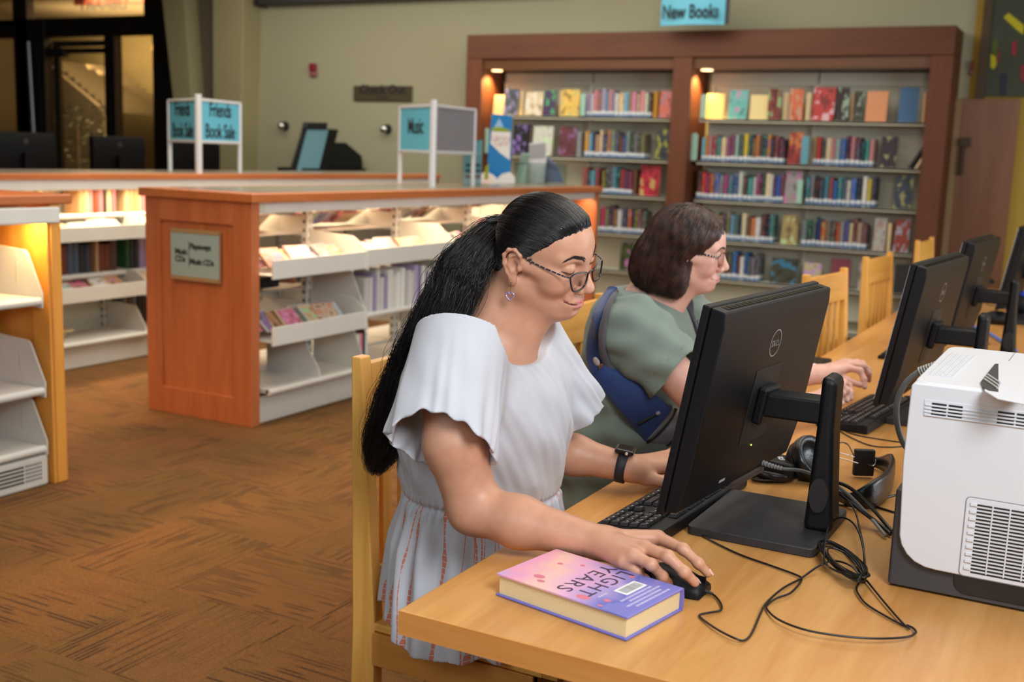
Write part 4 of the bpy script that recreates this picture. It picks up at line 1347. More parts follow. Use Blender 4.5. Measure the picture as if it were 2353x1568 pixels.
# -- service desk beyond the far counter: monitors and the kiosk
DX = -7.2
dk = thing('service_desk', 'wooden service desk half hidden behind the far counter', 'desk', (-7.4, 7.3, 0))
obj('desk_top', MB().box(-8.1, -6.75, 4.4, 9.1, 0.98, 1.02), SHWY, dk, world=True, bevel=0.006)
obj('desk_front', MB().box(-6.85, -6.8, 4.45, 9.05, 0, 0.98), SHW, dk, world=True)
obj('desk_side', MB().box(-8.1, -6.85, 4.45, 4.5, 0, 0.98), SHW, dk, world=True)


def back_monitor(name, label, pl, pr, pt_l, pt_r, xplane, ring=None, tilt=0.0):
    """a monitor seen from the back, standing at a real depth"""
    a, b = at(pl, pt_l, x=xplane), at(pr, pt_r, x=xplane)
    y0, y1, zt = a[1], b[1], (a[2] + b[2]) / 2
    W, H = y1 - y0, min((y1 - y0) * 0.62, zt - 1.06)
    t = thing(name, label, 'monitor', (xplane, (y0 + y1) / 2, 1.02))
    obj('housing', MB().prism([(-0.02, -0.0), (0.012, -0.0), (0.03, H * 0.25), (0.03, H * 0.9), (0.01, H), (-0.02, H)], 1, -W / 2, W / 2), DESKBLK, t, bevel=0.006)
    t.children[0].location = (0, 0, zt - 1.02 - H)
    obj('stand_column', MB().box(0.035, 0.075, -0.045, 0.045, 0.01, zt - 1.02 - H * 0.45), DESKBLK, t, bevel=0.006)
    obj('stand_base', MB().box(-0.08, 0.13, -0.13, 0.13, 0, 0.014), DESKBLK, t, bevel=0.005)
    obj('badge', MB().lathe([(0.022, 0.0), (0.022, 0.0012), (0.019, 0.0012)], (0.0305, 0, zt - 1.02 - H * 0.2), axis=0, n=20), mat('badge_grey', rgb(50, 46, 46), 0.4) if 'badge_grey' not in bpy.data.materials else bpy.data.materials['badge_grey'], t)
    return t


back_monitor('monitor', 'black monitor back at the far left of the service desk', -20, 121, 303, 304, -7.2)
back_monitor('monitor', 'black monitor back between the door and the Friends Book Sale sign', 208, 327, 311, 316, -7.2)
back_monitor('monitor', 'black monitor partly behind the Friends Book Sale sign', 392, 500, 324, 328, -7.4)
back_monitor('monitor', 'black monitor behind the Music sign on the desk', 925, 1036, 352, 356, -6.6)
ks = thing('checkout_kiosk', 'black self checkout kiosk with a tilted bluish screen', 'kiosk', (-6.9, 8.3, 1.02))
XK_ = -6.95
K = lambda px, py: (lambda p: (p[1], p[2]))(at(px, py, x=XK_))
obj('kiosk_body', MB().prism([K(735, 390), K(764, 306), K(776, 296), K(768, 330), K(800, 328), K(836, 358), K(838, 390)], 0, XK_ - 0.30, XK_ - 0.02), BLACKPL, ks, world=True, bevel=0.012)
obj('screen_shell', MB().prism([K(670, 394), K(700, 292), K(776, 298), K(750, 394)], 0, XK_ - 0.03, XK_ + 0.015), BLACKPL, ks, world=True, bevel=0.008)
obj('camera_bar', MB().prism([K(696, 296), K(700, 281), K(746, 282), K(744, 297)], 0, XK_ - 0.02, XK_ + 0.04), BLACKMT, ks, world=True, bevel=0.006)
obj('screen', MB().prism([K(678, 393), K(703, 298), K(751, 299), K(728, 394)], 0, XK_ + 0.015, XK_ + 0.019), emit('kiosk_screen', rgb(92, 128, 136), 0.35), ks, world=True)
obj('kiosk_foot', MB().box(XK_ - 0.28, XK_ + 0.03, K(690, 392)[0], K(836, 392)[0], 1.02, K(760, 392)[1] + 0.02), BLACKPL, ks, world=True)

# ================================================================== the long table
T = 0.74
TX0, TX1, TY0, TY1 = -0.86, 0.75, 1.301, 6.9
tb = thing('reading_table', 'long honey maple library table carrying the computers', 'table', (-0.05, 4.1, 0))
obj('tabletop', MB().box(TX0, TX1, TY0, TY1, T - 0.038, T), TBL, tb, world=True, bevel=0.0025)
obj('edge_band', MB().box(TX0 + 0.001, TX1 - 0.001, TY0 - 0.0008, TY0 + 0.004, T - 0.0372, T - 0.0012), TBLX, tb, world=True)
obj('apron', MB().box(TX0 + 0.16, TX0 + 0.185, TY0 + 0.16, TY1 - 0.16, T - 0.13, T - 0.0385), CHWY, tb, world=True)
obj('apron', MB().box(TX1 - 0.185, TX1 - 0.16, TY0 + 0.16, TY1 - 0.16, T - 0.13, T - 0.0385), CHWY, tb, world=True)
obj('apron', MB().box(TX0 + 0.2, TX1 - 0.2, TY0 + 0.16, TY0 + 0.185, T - 0.13, T - 0.0385), TBLX, tb, world=True)
for x in (TX0 + 0.55, TX1 - 0.2):
    for y in (TY0 + 0.2, (TY0 + TY1) / 2, TY1 - 0.2):
        obj('leg', MB().box(x - 0.04, x + 0.04, y - 0.04, y + 0.04, 0, T - 0.039), CHW, tb, world=True, bevel=0.004)

# ================================================================== chairs
def make_chair(label):
    t = thing('library_chair', label, 'chair', (0, 0, 0), 0, 'slat-back maple chairs along the table')
    hw = 0.222
    for s in (-1, 1):
        y0, y1 = (s * hw - s * 0.034, s * hw) if s > 0 else (s * hw, s * hw + 0.034)
        obj('back_post', MB().prism([(-0.040, 0), (0.006, 0), (0.020, 0.30), (0.020, 0.46), (-0.020, 1.0), (-0.044, 1.0), (-0.034, 0.46)], 1, y0, y1), CHW, t, bevel=0.004)
        obj('leg', MB().box(0.34, 0.38, y0, y1, 0, 0.444), CHW, t, bevel=0.004)
        obj('side_rail', MB().box(0.018, 0.38, s * (hw - 0.008) - 0.011, s * (hw - 0.008) + 0.011, 0.375, 0.444), wood('chair_maple_side', rgb(196, 130, 58), rgb(216, 152, 78), axis=0, rough=0.4) if 'chair_maple_side' not in bpy.data.materials else bpy.data.materials['chair_maple_side'], t, bevel=0.002)
    obj('seat', MB().prism([(0.012, -hw + 0.002), (0.40, -hw - 0.004), (0.40, hw + 0.004), (0.012, hw - 0.002)], 2, 0.445, 0.463), CHWY, t, bevel=0.005)
    obj('front_rail', MB().box(0.35, 0.372, -hw + 0.036, hw - 0.036, 0.37, 0.444), CHWY, t)
    obj('top_rail', MB().prism([(-0.040, 0.985), (-0.020, 0.985), (-0.014, 0.875), (-0.034, 0.875)], 1, -hw + 0.033, hw - 0.033), CHWY, t, bevel=0.003)
    obj('lower_rail', MB().prism([(-0.032, 0.56), (-0.010, 0.56), (-0.006, 0.50), (-0.030, 0.50)], 1, -hw + 0.033, hw - 0.033), CHWY, t, bevel=0.002)
    for k in range(5):
        yy = -0.132 + 0.066 * k
        obj('slat', MB().prism([(-0.028, 0.88), (-0.018, 0.88), (-0.010, 0.555), (-0.022, 0.555)], 1, yy - 0.016, yy + 0.016), CHW, t, bevel=0.002)
    return t


c0 = make_chair('maple chair on which the woman in white sits')
c0.location = (-1.243, 1.985, 0)
spots = [(-1.30, 2.86, 0.0, 'maple chair behind the woman in the sage shirt'), (-0.93, 4.36, -0.12, 'empty maple chair tucked in past the second monitor, nearest of three'),
         (-0.93, 5.42, -0.08, 'empty maple chair partly hidden by the second monitor, middle of three'), (-0.94, 6.9, -0.04, 'empty maple chair by the bookcase end, furthest along the table')]
for x, y, r, lb in spots:
    c = copy_tree(c0)
    c.location = (x, y, 0)
    c.rotation_euler = (0, 0, r)
    c['label'] = lb

# ================================================================== monitors
def make_monitor(label, loc, yaw, tilt, swivel=-0.095, detail=True):
    t = thing('monitor', label, 'monitor', loc, yaw, 'black monitors on the table')
    W, Hh = 0.53, 0.368
    P = Matrix.Translation((-0.055, 0, 0.245)) @ Matrix.Rotation(swivel, 4, 'Z') @ Matrix.Rotation(tilt, 4, 'Y')
    tf = lambda b: (setattr(b, 'v', [tuple(P @ Vector(p)) for p in b.v]), b)[1]
    h0, h1 = -0.180, Hh - 0.180
    # housing: thin frame with a shallow body behind it
    b = MB().box(-0.014, 0.0, -W / 2, W / 2, h0, h1)
    obj('housing', tf(b), BLACKPL, t, bevel=0.003)
    b = MB().prism([(0.0, h0 + 0.006), (0.022, h0 + 0.012), (0.030, h0 + 0.09), (0.030, h1 - 0.03), (0.026, h1 - 0.004), (0.0, h1 - 0.002)], 1, -W / 2 + 0.004, W / 2 - 0.004)
    obj('back_shell', tf(b), BLACKPL, t, bevel=0.003)
    obj('screen', tf(MB().box(-0.0155, -0.0142, -W / 2 + 0.008, W / 2 - 0.008, h0 + 0.016, h1 - 0.008)), emit('screen_glow', (0.55, 0.62, 0.7, 1), 0.5) if 'screen_glow' not in bpy.data.materials else bpy.data.materials['screen_glow'], t)
    b = MB()
    for k in range(26):
        yy = -W / 2 + 0.03 + k * 0.0182
        b.box(0.006, 0.020, yy, yy + 0.013, h1 - 0.0036, h1 - 0.0022)
    o = obj('top_vents', tf(b), BLACKGL, t)
    o['kind'] = 'stuff'
    # round mark on the back with its lettering
    zc = h1 - 0.085
    lg = MB()
    n = 40
    for k in range(n):
        a0, a1 = 2 * pi * k / n, 2 * pi * (k + 1) / n
        q = [(0.0306, r * cos(a), zc + r * sin(a)) for a, r in ((a0, 0.0235), (a1, 0.0235), (a1, 0.0262), (a0, 0.0262))]
        lg.add(q, [(0, 1, 2, 3)])
    BADGE = bpy.data.materials.get('badge_silver') or mat('badge_silver', rgb(150, 154, 162), 0.35, 0.5)
    obj('emblem_ring', tf(lg), BADGE, t)
    X, Y = (P.to_3x3() @ Vector((0, 1, 0))), (P.to_3x3() @ Vector((0, 0, 1)))
    for i, ch in enumerate('DELL'):
        org = P @ Vector((0.0307, -0.0195 + (0, 0.0118, 0.0212, 0.0300)[i], zc - 0.0058))
        Xe, Ye = X, Y
        if ch == 'E':
            Xe = (P.to_3x3() @ Vector((0, cos(0.6), sin(0.6))))
            Ye = (P.to_3x3() @ Vector((0, -sin(0.6), cos(0.6))))
            org = P @ Vector((0.0307, -0.0055, zc - 0.0075))
        text('emblem_letter', ch, BADGE, t, 0.0165, org, Xe, Ye, depth=0.0002, world=False)
    # mounting recess, arm and stand
    fr_ = MB().box(0.0301, 0.0312, -0.062, 0.062, -0.085, 0.058)
    obj('mount_plate', tf(fr_), BLACKMT, t, bevel=0.001)
    obj('arm', tf(MB().box(0.031, 0.05, -0.035, 0.035, -0.045, 0.025)), BLACKPL, t, bevel=0.006)
    obj('arm', MB().box(-0.02, 0.10, -0.03, 0.03, 0.208, 0.252), BLACKPL, t, bevel=0.006)
    # upright column with the cable hole
    col = MB()
    pr = [(0.072, 0.014), (0.125, 0.014), (0.118, 0.10), (0.112, 0.20), (0.112, 0.292), (0.085, 0.298), (0.082, 0.20)]
    col.prism(pr, 1, -0.036, 0.036)
    o = obj('stand_column', col, BLACKPL, t, bevel=0.012, seg=3)
    rim = MB().lathe([(0.017, -0.001), (0.017, 0.001), (0.014, 0.001)], n=24)
    hole = MB().lathe([(0.0165, -0.046), (0.0165, -0.037)], (0.098, 0, 0.085), axis=1, n=24)
    hole.v = [(x + 0.0, y, 0.085 + (z - 0.085) * 1.9) for x, y, z in hole.v]
    obj('cable_hole', hole, BLACKMT, t)
    obj('stand_base', MB().prism(rrect(-0.11, 0.118, -0.135, 0.135, 0.012, 3), 2, 0.0, 0.017), mat('base_dusty_black', rgb(36, 36, 39), 0.55, bump=0.4, bscale=60, var=0.25, vscale=30) if 'base_dusty_black' not in bpy.data.materials else bpy.data.materials['base_dusty_black'], t, bevel=0.003)
    if detail:
        obj('rating_label', tf(MB().box(0.0228, 0.0244, -0.10, -0.075, h0 + 0.03, h0 + 0.055)), mat('label_silver', rgb(170, 180, 190), 0.4), t)
        obj('port_recess', tf(MB().box(0.020, 0.0285, -0.03, 0.12, h0 + 0.004, h0 + 0.014)), mat('port_brown', rgb(70, 52, 44), 0.7), t)
        obj('status_light', tf(MB().box(0.029, 0.031, 0.004, 0.0065, h0 + 0.083, h0 + 0.0855)), emit('led_green', (0.5, 1, 0.1, 1), 2.0), t)
    return t


make_monitor('large black monitor in front of the woman in white, seen from behind', (-0.51, 1.995, T), 0.0, 0.17)
make_monitor('black monitor behind the white printer, its side towards us', (-0.375, 3.13, T), 0.0, 0.17, -0.07, False)
make_monitor('black monitor with its top corner showing above the second monitor', (-0.385, 4.22, T), 0.0, 0.17, -0.06, False)
make_monitor('black monitor at the right edge of the view, furthest along the table', (-0.315, 5.50, T), 0.0, 0.17, -0.05, False)

# ================================================================== keyboards
KEYC = mat('key_black', rgb(24, 25, 28), 0.4, bump=0.15, bscale=500)
key_me = {}


def keymesh(w_, d_):
    k = (round(w_, 4), round(d_, 4))
    if k not in key_me:
        b = MB()
        q, p = w_ / 2, d_ / 2
        V = [(-q, -p, 0), (q, -p, 0), (q, p, 0), (-q, p, 0), (-q + 0.0022, -p + 0.002, 0.005), (q - 0.0022, -p + 0.002, 0.005), (q - 0.0022, p - 0.001, 0.0056), (-q + 0.0022, p - 0.001, 0.0056)]
        b.add(V, [(4, 5, 6, 7), (0, 1, 5, 4), (1, 2, 6, 5), (2, 3, 7, 6), (3, 0, 4, 7)])
        me = meshdata('key', b, KEYC)
        key_me[k] = me
    return key_me[k]


def make_keyboard(label, loc, rz, keys=True):
    """local: u along the long side (right = +u), v towards the monitor"""
    t = thing('keyboard', label, 'keyboard', loc, rz, 'black keyboards on the table')
    L, D = 0.44, 0.132
    obj('case', MB().prism([(-D / 2, 0.001), (D / 2, 0.001), (D / 2, 0.024), (D / 2 - 0.012, 0.025), (-D / 2 + 0.004, 0.013), (-D / 2, 0.010)], 0, -L / 2, L / 2), BLACKPL, t, bevel=0.003)
    sl = atan = math.atan2(0.012, D - 0.016)
    rows = [(0.050, [1, None, 1, 1, 1, 1, .5, 1, 1, 1, 1, .5, 1, 1, 1, 1], 0.012), (0.028, [1] * 13 + [2], 0), (0.0095, [1.5] + [1] * 12 + [1.5], 0), (-0.009, [1.75] + [1] * 11 + [2.25], 0), (-0.0275, [2.25] + [1] * 10 + [2.75], 0), (-0.046, [1.25, 1.25, 1.25, 6.25, 1.25, 1.25, 1.25, 1.25], 0)]
    U = 0.0188
    marks = MB()
    allk = MB()
    for v, ws, _ in rows:
        z = 0.0135 + (v + D / 2) * math.tan(sl)
        lists = [(-L / 2 + 0.012, ws)]
        lists.append((-L / 2 + 0.012 + U * 15.35, [1, 1, 1] if v > 0.0 or v < -0.04 else ([None, 1, None] if abs(v + 0.0275) < 0.002 else [])))
        lists.append((-L / 2 + 0.012 + U * 18.6, [1, 1, 1, 1] if v < 0.04 else []))
        for u0, wl in lists:
            u = u0
            for w_ in wl:
                if w_ is None:
                    u += U
                    continue
                if w_ == .5:
                    u += U * 0.5
                    continue
                wd = U * w_
                dd = 0.0165
                if keys:
                    o = link('key', keymesh(wd - 0.0022, dd), t)
                    o.location = (u + wd / 2, v, z)
                    o.rotation_euler = (sl, 0, 0)
                else:
                    allk.box(u + 0.001, u + wd - 0.001, v - dd / 2, v + dd / 2, z, z + 0.005)
                zz = z + 0.0063
                if w_ <= 2.0:
                    a = u + 0.005
                    marks.add([(a, v + 0.001, zz), (a + random.uniform(0.0018, 0.003), v + 0.001, zz), (a + 0.0024, v + 0.0045, zz + 0.0004), (a, v + 0.0045, zz + 0.0004)], [(0, 1, 2, 3)])
                u += wd
    if not keys:
        o = obj('keys', allk, KEYC, t)
        o['kind'] = 'stuff'
    o = obj('key_legends', marks, WHITEINK, t)
    o['kind'] = 'stuff'
    return t


# right end is nearest to us: +u points along -Y, v points along +X
make_keyboard('black keyboard under the left hand of the woman in white', (-0.69, 2.00, T), -pi / 2 - 0.05)
make_keyboard('black keyboard under the hands of the woman in the sage shirt', (-0.535, 3.06, T), -pi / 2 - 0.10)
make_keyboard('black keyboard lying beyond the second monitor', (-0.62, 4.24, T), -pi / 2, keys=False)
p0, p1 = at(1846, 832, z=T + 0.03), at(1904, 842, z=T + 0.03)
fk = thing('storage_tray', 'flat black tray holding small white pieces behind the typing hands', 'tray', (-0.80, 3.58, T))
obj('tray_body', MB().prism(rrect(-0.10, 0.02, -0.14, 0.16, 0.01, 2), 2, 0.001, 0.03), BLACKPL, fk, bevel=0.004)
for k in range(4):
    obj('white_piece', MB().lathe([(0.009, 0.03), (0.009, 0.036), (0.006, 0.038)], (-0.03 + k * 0.011, -0.12 + 0.028 * (k > 1) + 0.022 * k, 0), n=12), PAPER, fk)

# ================================================================== mouse
ms = thing('computer_mouse', 'black wired mouse under the right hand of the woman in white', 'mouse', (-0.552, 1.603, T), -0.04)
nu, nv = 18, 12
Pm = np.zeros((nu, nv + 1, 3))
for i in range(nu):
    s = i / (nu - 1) * 2 - 1
    hwid = 0.031 * (1 - abs(s) ** 3.2 * (0.55 if s < 0 else 0.18)) * (1 - 0.10 * math.exp(-((s - 0.1) / 0.4) ** 2))
    ht = 0.034 * (1 - 0.55 * max(0, s) ** 1.6 - 0.75 * max(0, -s - 0.15) ** 1.9)
    for j in range(nv + 1):
        a = pi * j / nv
        c, sn_ = cos(a), sin(a)
        Pm[i, j] = (s * 0.056, hwid * np.sign(c) * abs(c) ** 0.7, 0.002 + ht * sn_ ** 0.7)
mbm = MB().grid(Pm)
mbm.f.append(tuple(range(nv + 1))[::-1])
mbm.f.append(tuple((nu - 1) * (nv + 1) + j for j in range(nv + 1)))
obj('shell', mbm, BLACKPL, ms, smooth=True)
obj('scroll_wheel', MB().lathe([(0.009, -0.003), (0.010, 0), (0.009, 0.003)], (0.028, 0, 0.0235), axis=1, n=18), mat('rubber_grey', rgb(48, 48, 52), 0.7), ms, smooth=True)
obj('button_gap', MB().box(0.006, 0.056, -0.0006, 0.0006, 0.012, 0.0305), BLACKGL, ms)
obj('cord_guard', MB().tube([(0.055, 0, 0.008), (0.068, 0, 0.006)], [0.0032, 0.0022], 8), BLACKMT, ms)

# ================================================================== the book
bk = thing('hardcover_book', 'lavender and pink hardcover titled Light Years lying near the table corner', 'book', (-0.767, 1.425, T), 0)
A = np.array([-0.767, 1.425])
uu = np.array([0.232, -0.046])
BL = np.linalg.norm(uu)
uu /= BL
ww = np.array([-uu[1], uu[0]])
BWD = 0.148
bm = Matrix(((uu[0], ww[0], 0, 0), (uu[1], ww[1], 0, 0), (0, 0, 1, 0), (0, 0, 0, 1)))


def cover_mat():
    m = bpy.data.materials.new('jacket_print')
    m.use_nodes = True
    nt = m.node_tree
    L = nt.links.new
    b = nt.nodes['Principled BSDF']
    b.inputs['Roughness'].default_value = 0.28
    b.inputs['Coat Weight'].default_value = 0.3
    tc = nt.nodes.new('ShaderNodeTexCoord')
    sp = nt.nodes.new('ShaderNodeSeparateXYZ')
    L(tc.outputs['Generated'], sp.inputs[0])
    n = nt.nodes.new('ShaderNodeTexNoise')
    n.inputs['Scale'].default_value = 2.6
    n.inputs['Detail'].default_value = 5
    n.inputs['Distortion'].default_value = 0.6
    L(tc.outputs['Generated'], n.inputs['Vector'])
    ma = nt.nodes.new('ShaderNodeMath')
    ma.operation = 'MULTIPLY_ADD'
    ma.inputs[1].default_value = 0.55
    L(n.outputs['Fac'], ma.inputs[0])
    L(sp.outputs[0], ma.inputs[2])
    cr = nt.nodes.new('ShaderNodeValToRGB')
    e = cr.color_ramp.elements
    e[0].position, e[0].color = 0.22, rgb(150, 140, 206)
    e[1].position, e[1].color = 1.22, rgb(96, 108, 190)
    for ps, c in ((0.30, (196, 170, 216)), (0.40, (236, 160, 196)), (0.55, (240, 196, 180)), (0.68, (226, 170, 206)), (0.85, (176, 156, 214)), (1.0, (126, 126, 204))):
        q_ = e.new(ps)
        q_.color = rgb(*c)
    mr = nt.nodes.new('ShaderNodeMapRange')
    mr.inputs[1].default_value, mr.inputs[2].default_value = 0.0, 1.35
    mr.inputs[3].default_value, mr.inputs[4].default_value = 0.12, 1.25
    L(ma.outputs[0], mr.inputs[0])
    L(mr.outputs[0], cr.inputs[0])
    L(cr.outputs[0], b.inputs['Base Color'])
    return m


JK = cover_mat()
TH = 0.036
BLUEJ = mat('jacket_blue', rgb(112, 110, 196), 0.3)
pb_ = MB().box(0.004, BL - 0.004, 0.004, BWD - 0.002, 0.004, TH - 0.004, bm)
obj('page_block', pb_, PAGES, bk)
obj('front_cover', MB().box(0, BL, 0, BWD + 0.002, TH - 0.0035, TH, bm), JK, bk, bevel=0.001)
obj('back_cover', MB().box(0, BL, 0, BWD + 0.002, 0.0008, 0.0038, bm), BLUEJ, bk, bevel=0.001)
obj('spine_cover', MB().prism([(BWD - 0.002, 0.001), (BWD + 0.003, 0.002), (BWD + 0.0055, TH * 0.5), (BWD + 0.003, TH - 0.001), (BWD - 0.002, TH - 0.0002)], 0, 0, BL), BLUEJ, bk)
bk.children[-1].matrix_basis = bm
U3 = lambda a, b_, z=TH + 0.0002: tuple((bm @ Vector((a, b_, z))))
TITLE = mat('title_ink', rgb(58, 40, 70), 0.5)
Xd, Yd = (-ww[0], -ww[1], 0), (uu[0], uu[1], 0)
for word, a, st, fw in (('LIGHT', 0.131, 0.143, 0.118), ('YEARS', 0.099, 0.144, 0.128)):
    text('title_lettering', word, TITLE, bk, 0.036, U3(a, st), Xd, Yd, depth=0.0001, world=False, space=1.15, fitw=fw)
sr = random.Random(5)
for k in range(5):
    a = (0.164, 0.196, 0.2045, 0.213, 0.2215)[k]
    b_ = 0.13 - 0.01 * (k % 2) if k else 0.052
    strip_ = MB()
    while b_ > 0.03 + 0.012 * (k % 3):
        wd = sr.uniform(0.002, 0.005)
        strip_.add([U3(a, b_), U3(a, b_ - wd), U3(a + 0.0042, b_ - wd), U3(a + 0.0042, b_)], [(0, 1, 2, 3)])
        b_ -= wd + 0.0012
    o = obj('small_lettering', strip_, mat('pale_print', rgb(196, 192, 226), 0.5) if k == 0 else bpy.data.materials['pale_print'], bk)
obj('barcode_sticker', MB().box(0.168, 0.192, 0.066, 0.120, TH + 0.0001, TH + 0.0005, bm), PAPER, bk)
bars = MB()
x_ = 0.071
while x_ < 0.115:
    wv = random.choice((0.0004, 0.0008))
    bars.box(0.172, 0.188, x_, x_ + wv, TH + 0.0005, TH + 0.0007, bm)
    x_ += wv + random.choice((0.0006, 0.001))
o = obj('barcode', bars, mat('barcode_grey', rgb(150, 152, 156), 0.6), bk)
for a, b_, ra, rb_ in ((0.055, 0.035, 0.010, 0.007), (0.068, 0.022, 0.007, 0.005), (0.150, 0.016, 0.012, 0.008), (0.182, 0.030, 0.006, 0.005), (0.045, 0.10, 0.005, 0.004), (0.075, 0.118, 0.004, 0.004), (0.185, 0.008, 0.004, 0.003), (0.156, 0.132, 0.005, 0.004)):
    b2 = MB()
    b2.add([U3(a + ra * cos(2 * pi * k / 16), b_ + rb_ * sin(2 * pi * k / 16), TH + 0.0001) for k in range(16)], [tuple(range(16))])
    obj('printed_spot', b2, mat('spot_coral', rgb(214, 120, 140), 0.4) if 'spot_coral' not in bpy.data.materials else bpy.data.materials['spot_coral'], bk)

# ================================================================== the white printer
PX0, PXL, PY0, PY1, PZ0, PZ1 = -0.252, -0.262, 1.792, 2.215, 0.778, 1.075
PX1 = 0.17
pr_ = thing('desktop_printer', 'white desktop printer on a black base at the right of the table', 'printer', (-0.05, 2.0, T))
F = lambda px, py: (lambda p: (p[0], p[2]))(at(px, py, y=PY0))
obj('lower_body', MB().prism(rrect(PXL, PX1 + 0.01, PY0 + 0.012, PY1, 0.006, 2), 2, T + 0.004, 0.90), GREYPL, pr_, world=True, bevel=0.003)
poly = [F(2353, 1352), F(2240, 1330), F(2150, 1312), F(2124, 1305), F(2100, 1292), F(2082, 1274), F(2070, 1252), F(2066, 1230)]
zb_ = poly[0][1]
body = [(PX1, poly[0][1] - 0.0)] + poly + [(PX0 - 0.002, 0.95), (PX0, PZ1 - 0.004), (PX0 + 0.004, PZ1), (PX1, PZ1)]
obj('outer_shell', MB().prism(body, 1, PY0, PY0 + 0.40), WHITEPL, pr_, world=True, bevel=0.004)
lidp = [at(px, py, z=PZ1) for px, py in ((2102, 884), (2168, 824), (2186, 808), (2200, 800), (2225, 795), (2353, 800))]
obj('top_cover', MB().prism(rrect(PX0 + 0.002, PX1, PY0 + 0.004, PY1 - 0.004, 0.03, 5), 2, PZ1 - 0.03, PZ1 + 0.002), WHITEPL, pr_, world=True, bevel=0.004)
obj('base_foot', MB().box(PXL + 0.03, PX1 - 0.02, PY0 + 0.03, PY1 - 0.03, T + 0.0005, T + 0.006), BLACKMT, pr_, world=True)
r0, r1 = F(2190, 1322), F(2353, 1400)
obj('grip_recess', MB().prism(rrect(r0[0], PX1 - 0.03, T + 0.012, r0[1] + 0.03, 0.02, 4), 1, PY0 + 0.0095, PY0 + 0.0115), BLACKGL, pr_, world=True, bevel=0.001)
# upper slots
SLB = mat('slot_black', rgb(16, 16, 18), 0.7)
g0, g1 = F(2124, 918), F(2353, 958)
nrow = 4
dz = (at(2124, 918, y=PY0)[2] - at(2120, 948, y=PY0)[2]) / 3.4
zt = at(2124, 920, y=PY0)[2]
xs = g0[0]
obj('slot_panel', MB().box(xs, PX1 - 0.02, PY0 - 0.001, PY0 + 0.002, zt - 3.5 * dz, zt + 0.002), WHITEPL, pr_, world=True, bevel=0.0008)
for r in range(nrow):
    z = zt - 0.002 - r * dz * 0.86
    for x0_, x1_ in ((xs + 0.012, xs + 0.033), (xs + 0.036, xs + 0.056), (xs + 0.105, xs + 0.128), (xs + 0.131, xs + 0.155), (xs + 0.158, xs + 0.18)):
        obj('slot', MB().box(x0_, x1_, PY0 - 0.0016, PY0 - 0.0008, z - 0.0028, z), SLB, pr_, world=True)
    obj('rib', MB().box(xs + 0.002, PX1 - 0.022, PY0 - 0.003, PY0 - 0.0005, z - 0.0058, z - 0.0032), WHITEPL, pr_, world=True, bevel=0.0008)
# lower grille
v0, v1 = F(2222, 1142), F(2212, 1322)
gx0, gz1, gz0 = v0[0], v0[1], v1[1]
obj('grille_panel', MB().prism(rrect(gx0, PX1 - 0.03, gz0, gz1, 0.006, 3), 1, PY0 - 0.0015, PY0 + 0.002), WHITEPL, pr_, world=True, bevel=0.0008)
out = rrect(gx0 - 0.0012, PX1 - 0.028, gz0 - 0.0012, gz1 + 0.0012, 0.007, 3)
obj('grille_outline', MB().prism(out, 1, PY0 - 0.0006, PY0 + 0.001), mat('seam_grey', rgb(120, 118, 130), 0.6), pr_, world=True)
n = 20
for k in range(n):
    z = gz1 - 0.007 - (gz1 - gz0 - 0.012) * (k + 0.5) / n
    st = (gz1 - gz0 - 0.012) / n
    obj('slot', MB().box(gx0 + 0.016, PX1 - 0.04, PY0 - 0.0022, PY0 - 0.0014, z - st * 0.22, z + st * 0.22), SLB, pr_, world=True)
    if k % 2 == 0:
        obj('slat', MB().box(gx0 + 0.006, gx0 + 0.016, PY0 - 0.004, PY0 - 0.0012, z - st * 0.5, z + st * 0.4), WHITEPL, pr_, world=True, bevel=0.0008)
for k in range(3):
    xx = gx0 + 0.037 + 0.0245 * k
    obj('grille_bar', MB().box(xx, xx + 0.002, PY0 - 0.0026, PY0 - 0.0012, gz0 + 0.008, gz1 - 0.008), WHITEPL, pr_, world=True)
# lid grooves, lever and its well
for k in range(5):
    a, b_ = at(2136 + 12.5 * k, 866 + 1.5 * k, z=PZ1), at(2190 + 12.5 * k, 815 + 1.5 * k, z=PZ1)
    obj('groove', MB().tube([(a[0], a[1], PZ1 + 0.0022), (b_[0], b_[1], PZ1 + 0.0022)], 0.0022, 8), mat('groove_shade', rgb(196, 200, 206), 0.45) if k == 0 else bpy.data.materials['groove_shade'], pr_, world=True)
wl = [at(px, py, z=PZ1)[:2] for px, py in ((2260, 880), (2280, 855), (2300, 838), (2353, 842), (2353, 935), (2290, 922), (2262, 905))]
obj('lid_step', MB().prism(wl[::-1] if False else wl, 2, PZ1 + 0.0021, PZ1 + 0.0045), WHITEPL, pr_, world=True, bevel=0.001)
lv = [at(px, py, z=PZ1 + 0.004)[:2] for px, py in ((2253, 880), (2286, 838), (2294, 838), (2294, 902), (2272, 899), (2258, 892))]
obj('lever_well', MB().prism(lv, 2, PZ1 + 0.004, PZ1 + 0.0052), BLACKMT, pr_, world=True)
for k in range(3):
    a, b_ = at(2262 + 4 * k, 872 - 5 * k, z=PZ1 + 0.006), at(2292 + 3 * k, 893 - 6 * k, z=PZ1 + 0.006)
    obj('lever_rib', MB().tube([(a[0], a[1], PZ1 + 0.0065), (b_[0], b_[1], PZ1 + 0.0065)], 0.0018, 6), mat('lever_grey', rgb(170, 170, 168), 0.4) if k == 0 else bpy.data.materials['lever_grey'], pr_, world=True)
sm = [at(2332, 812, z=PZ1 + 0.002), at(2318, 830, z=PZ1 + 0.002)]
obj('lid_seam', MB().tube([tuple(sm[0]), tuple(sm[1])], 0.0007, 5), bpy.data.materials['seam_grey'], pr_, world=True)

# ================================================================== cables
CABLE = mat('cable_black', rgb(18, 18, 19), 0.38)
CABGREY = mat('cable_grey', rgb(132, 132, 130), 0.5)


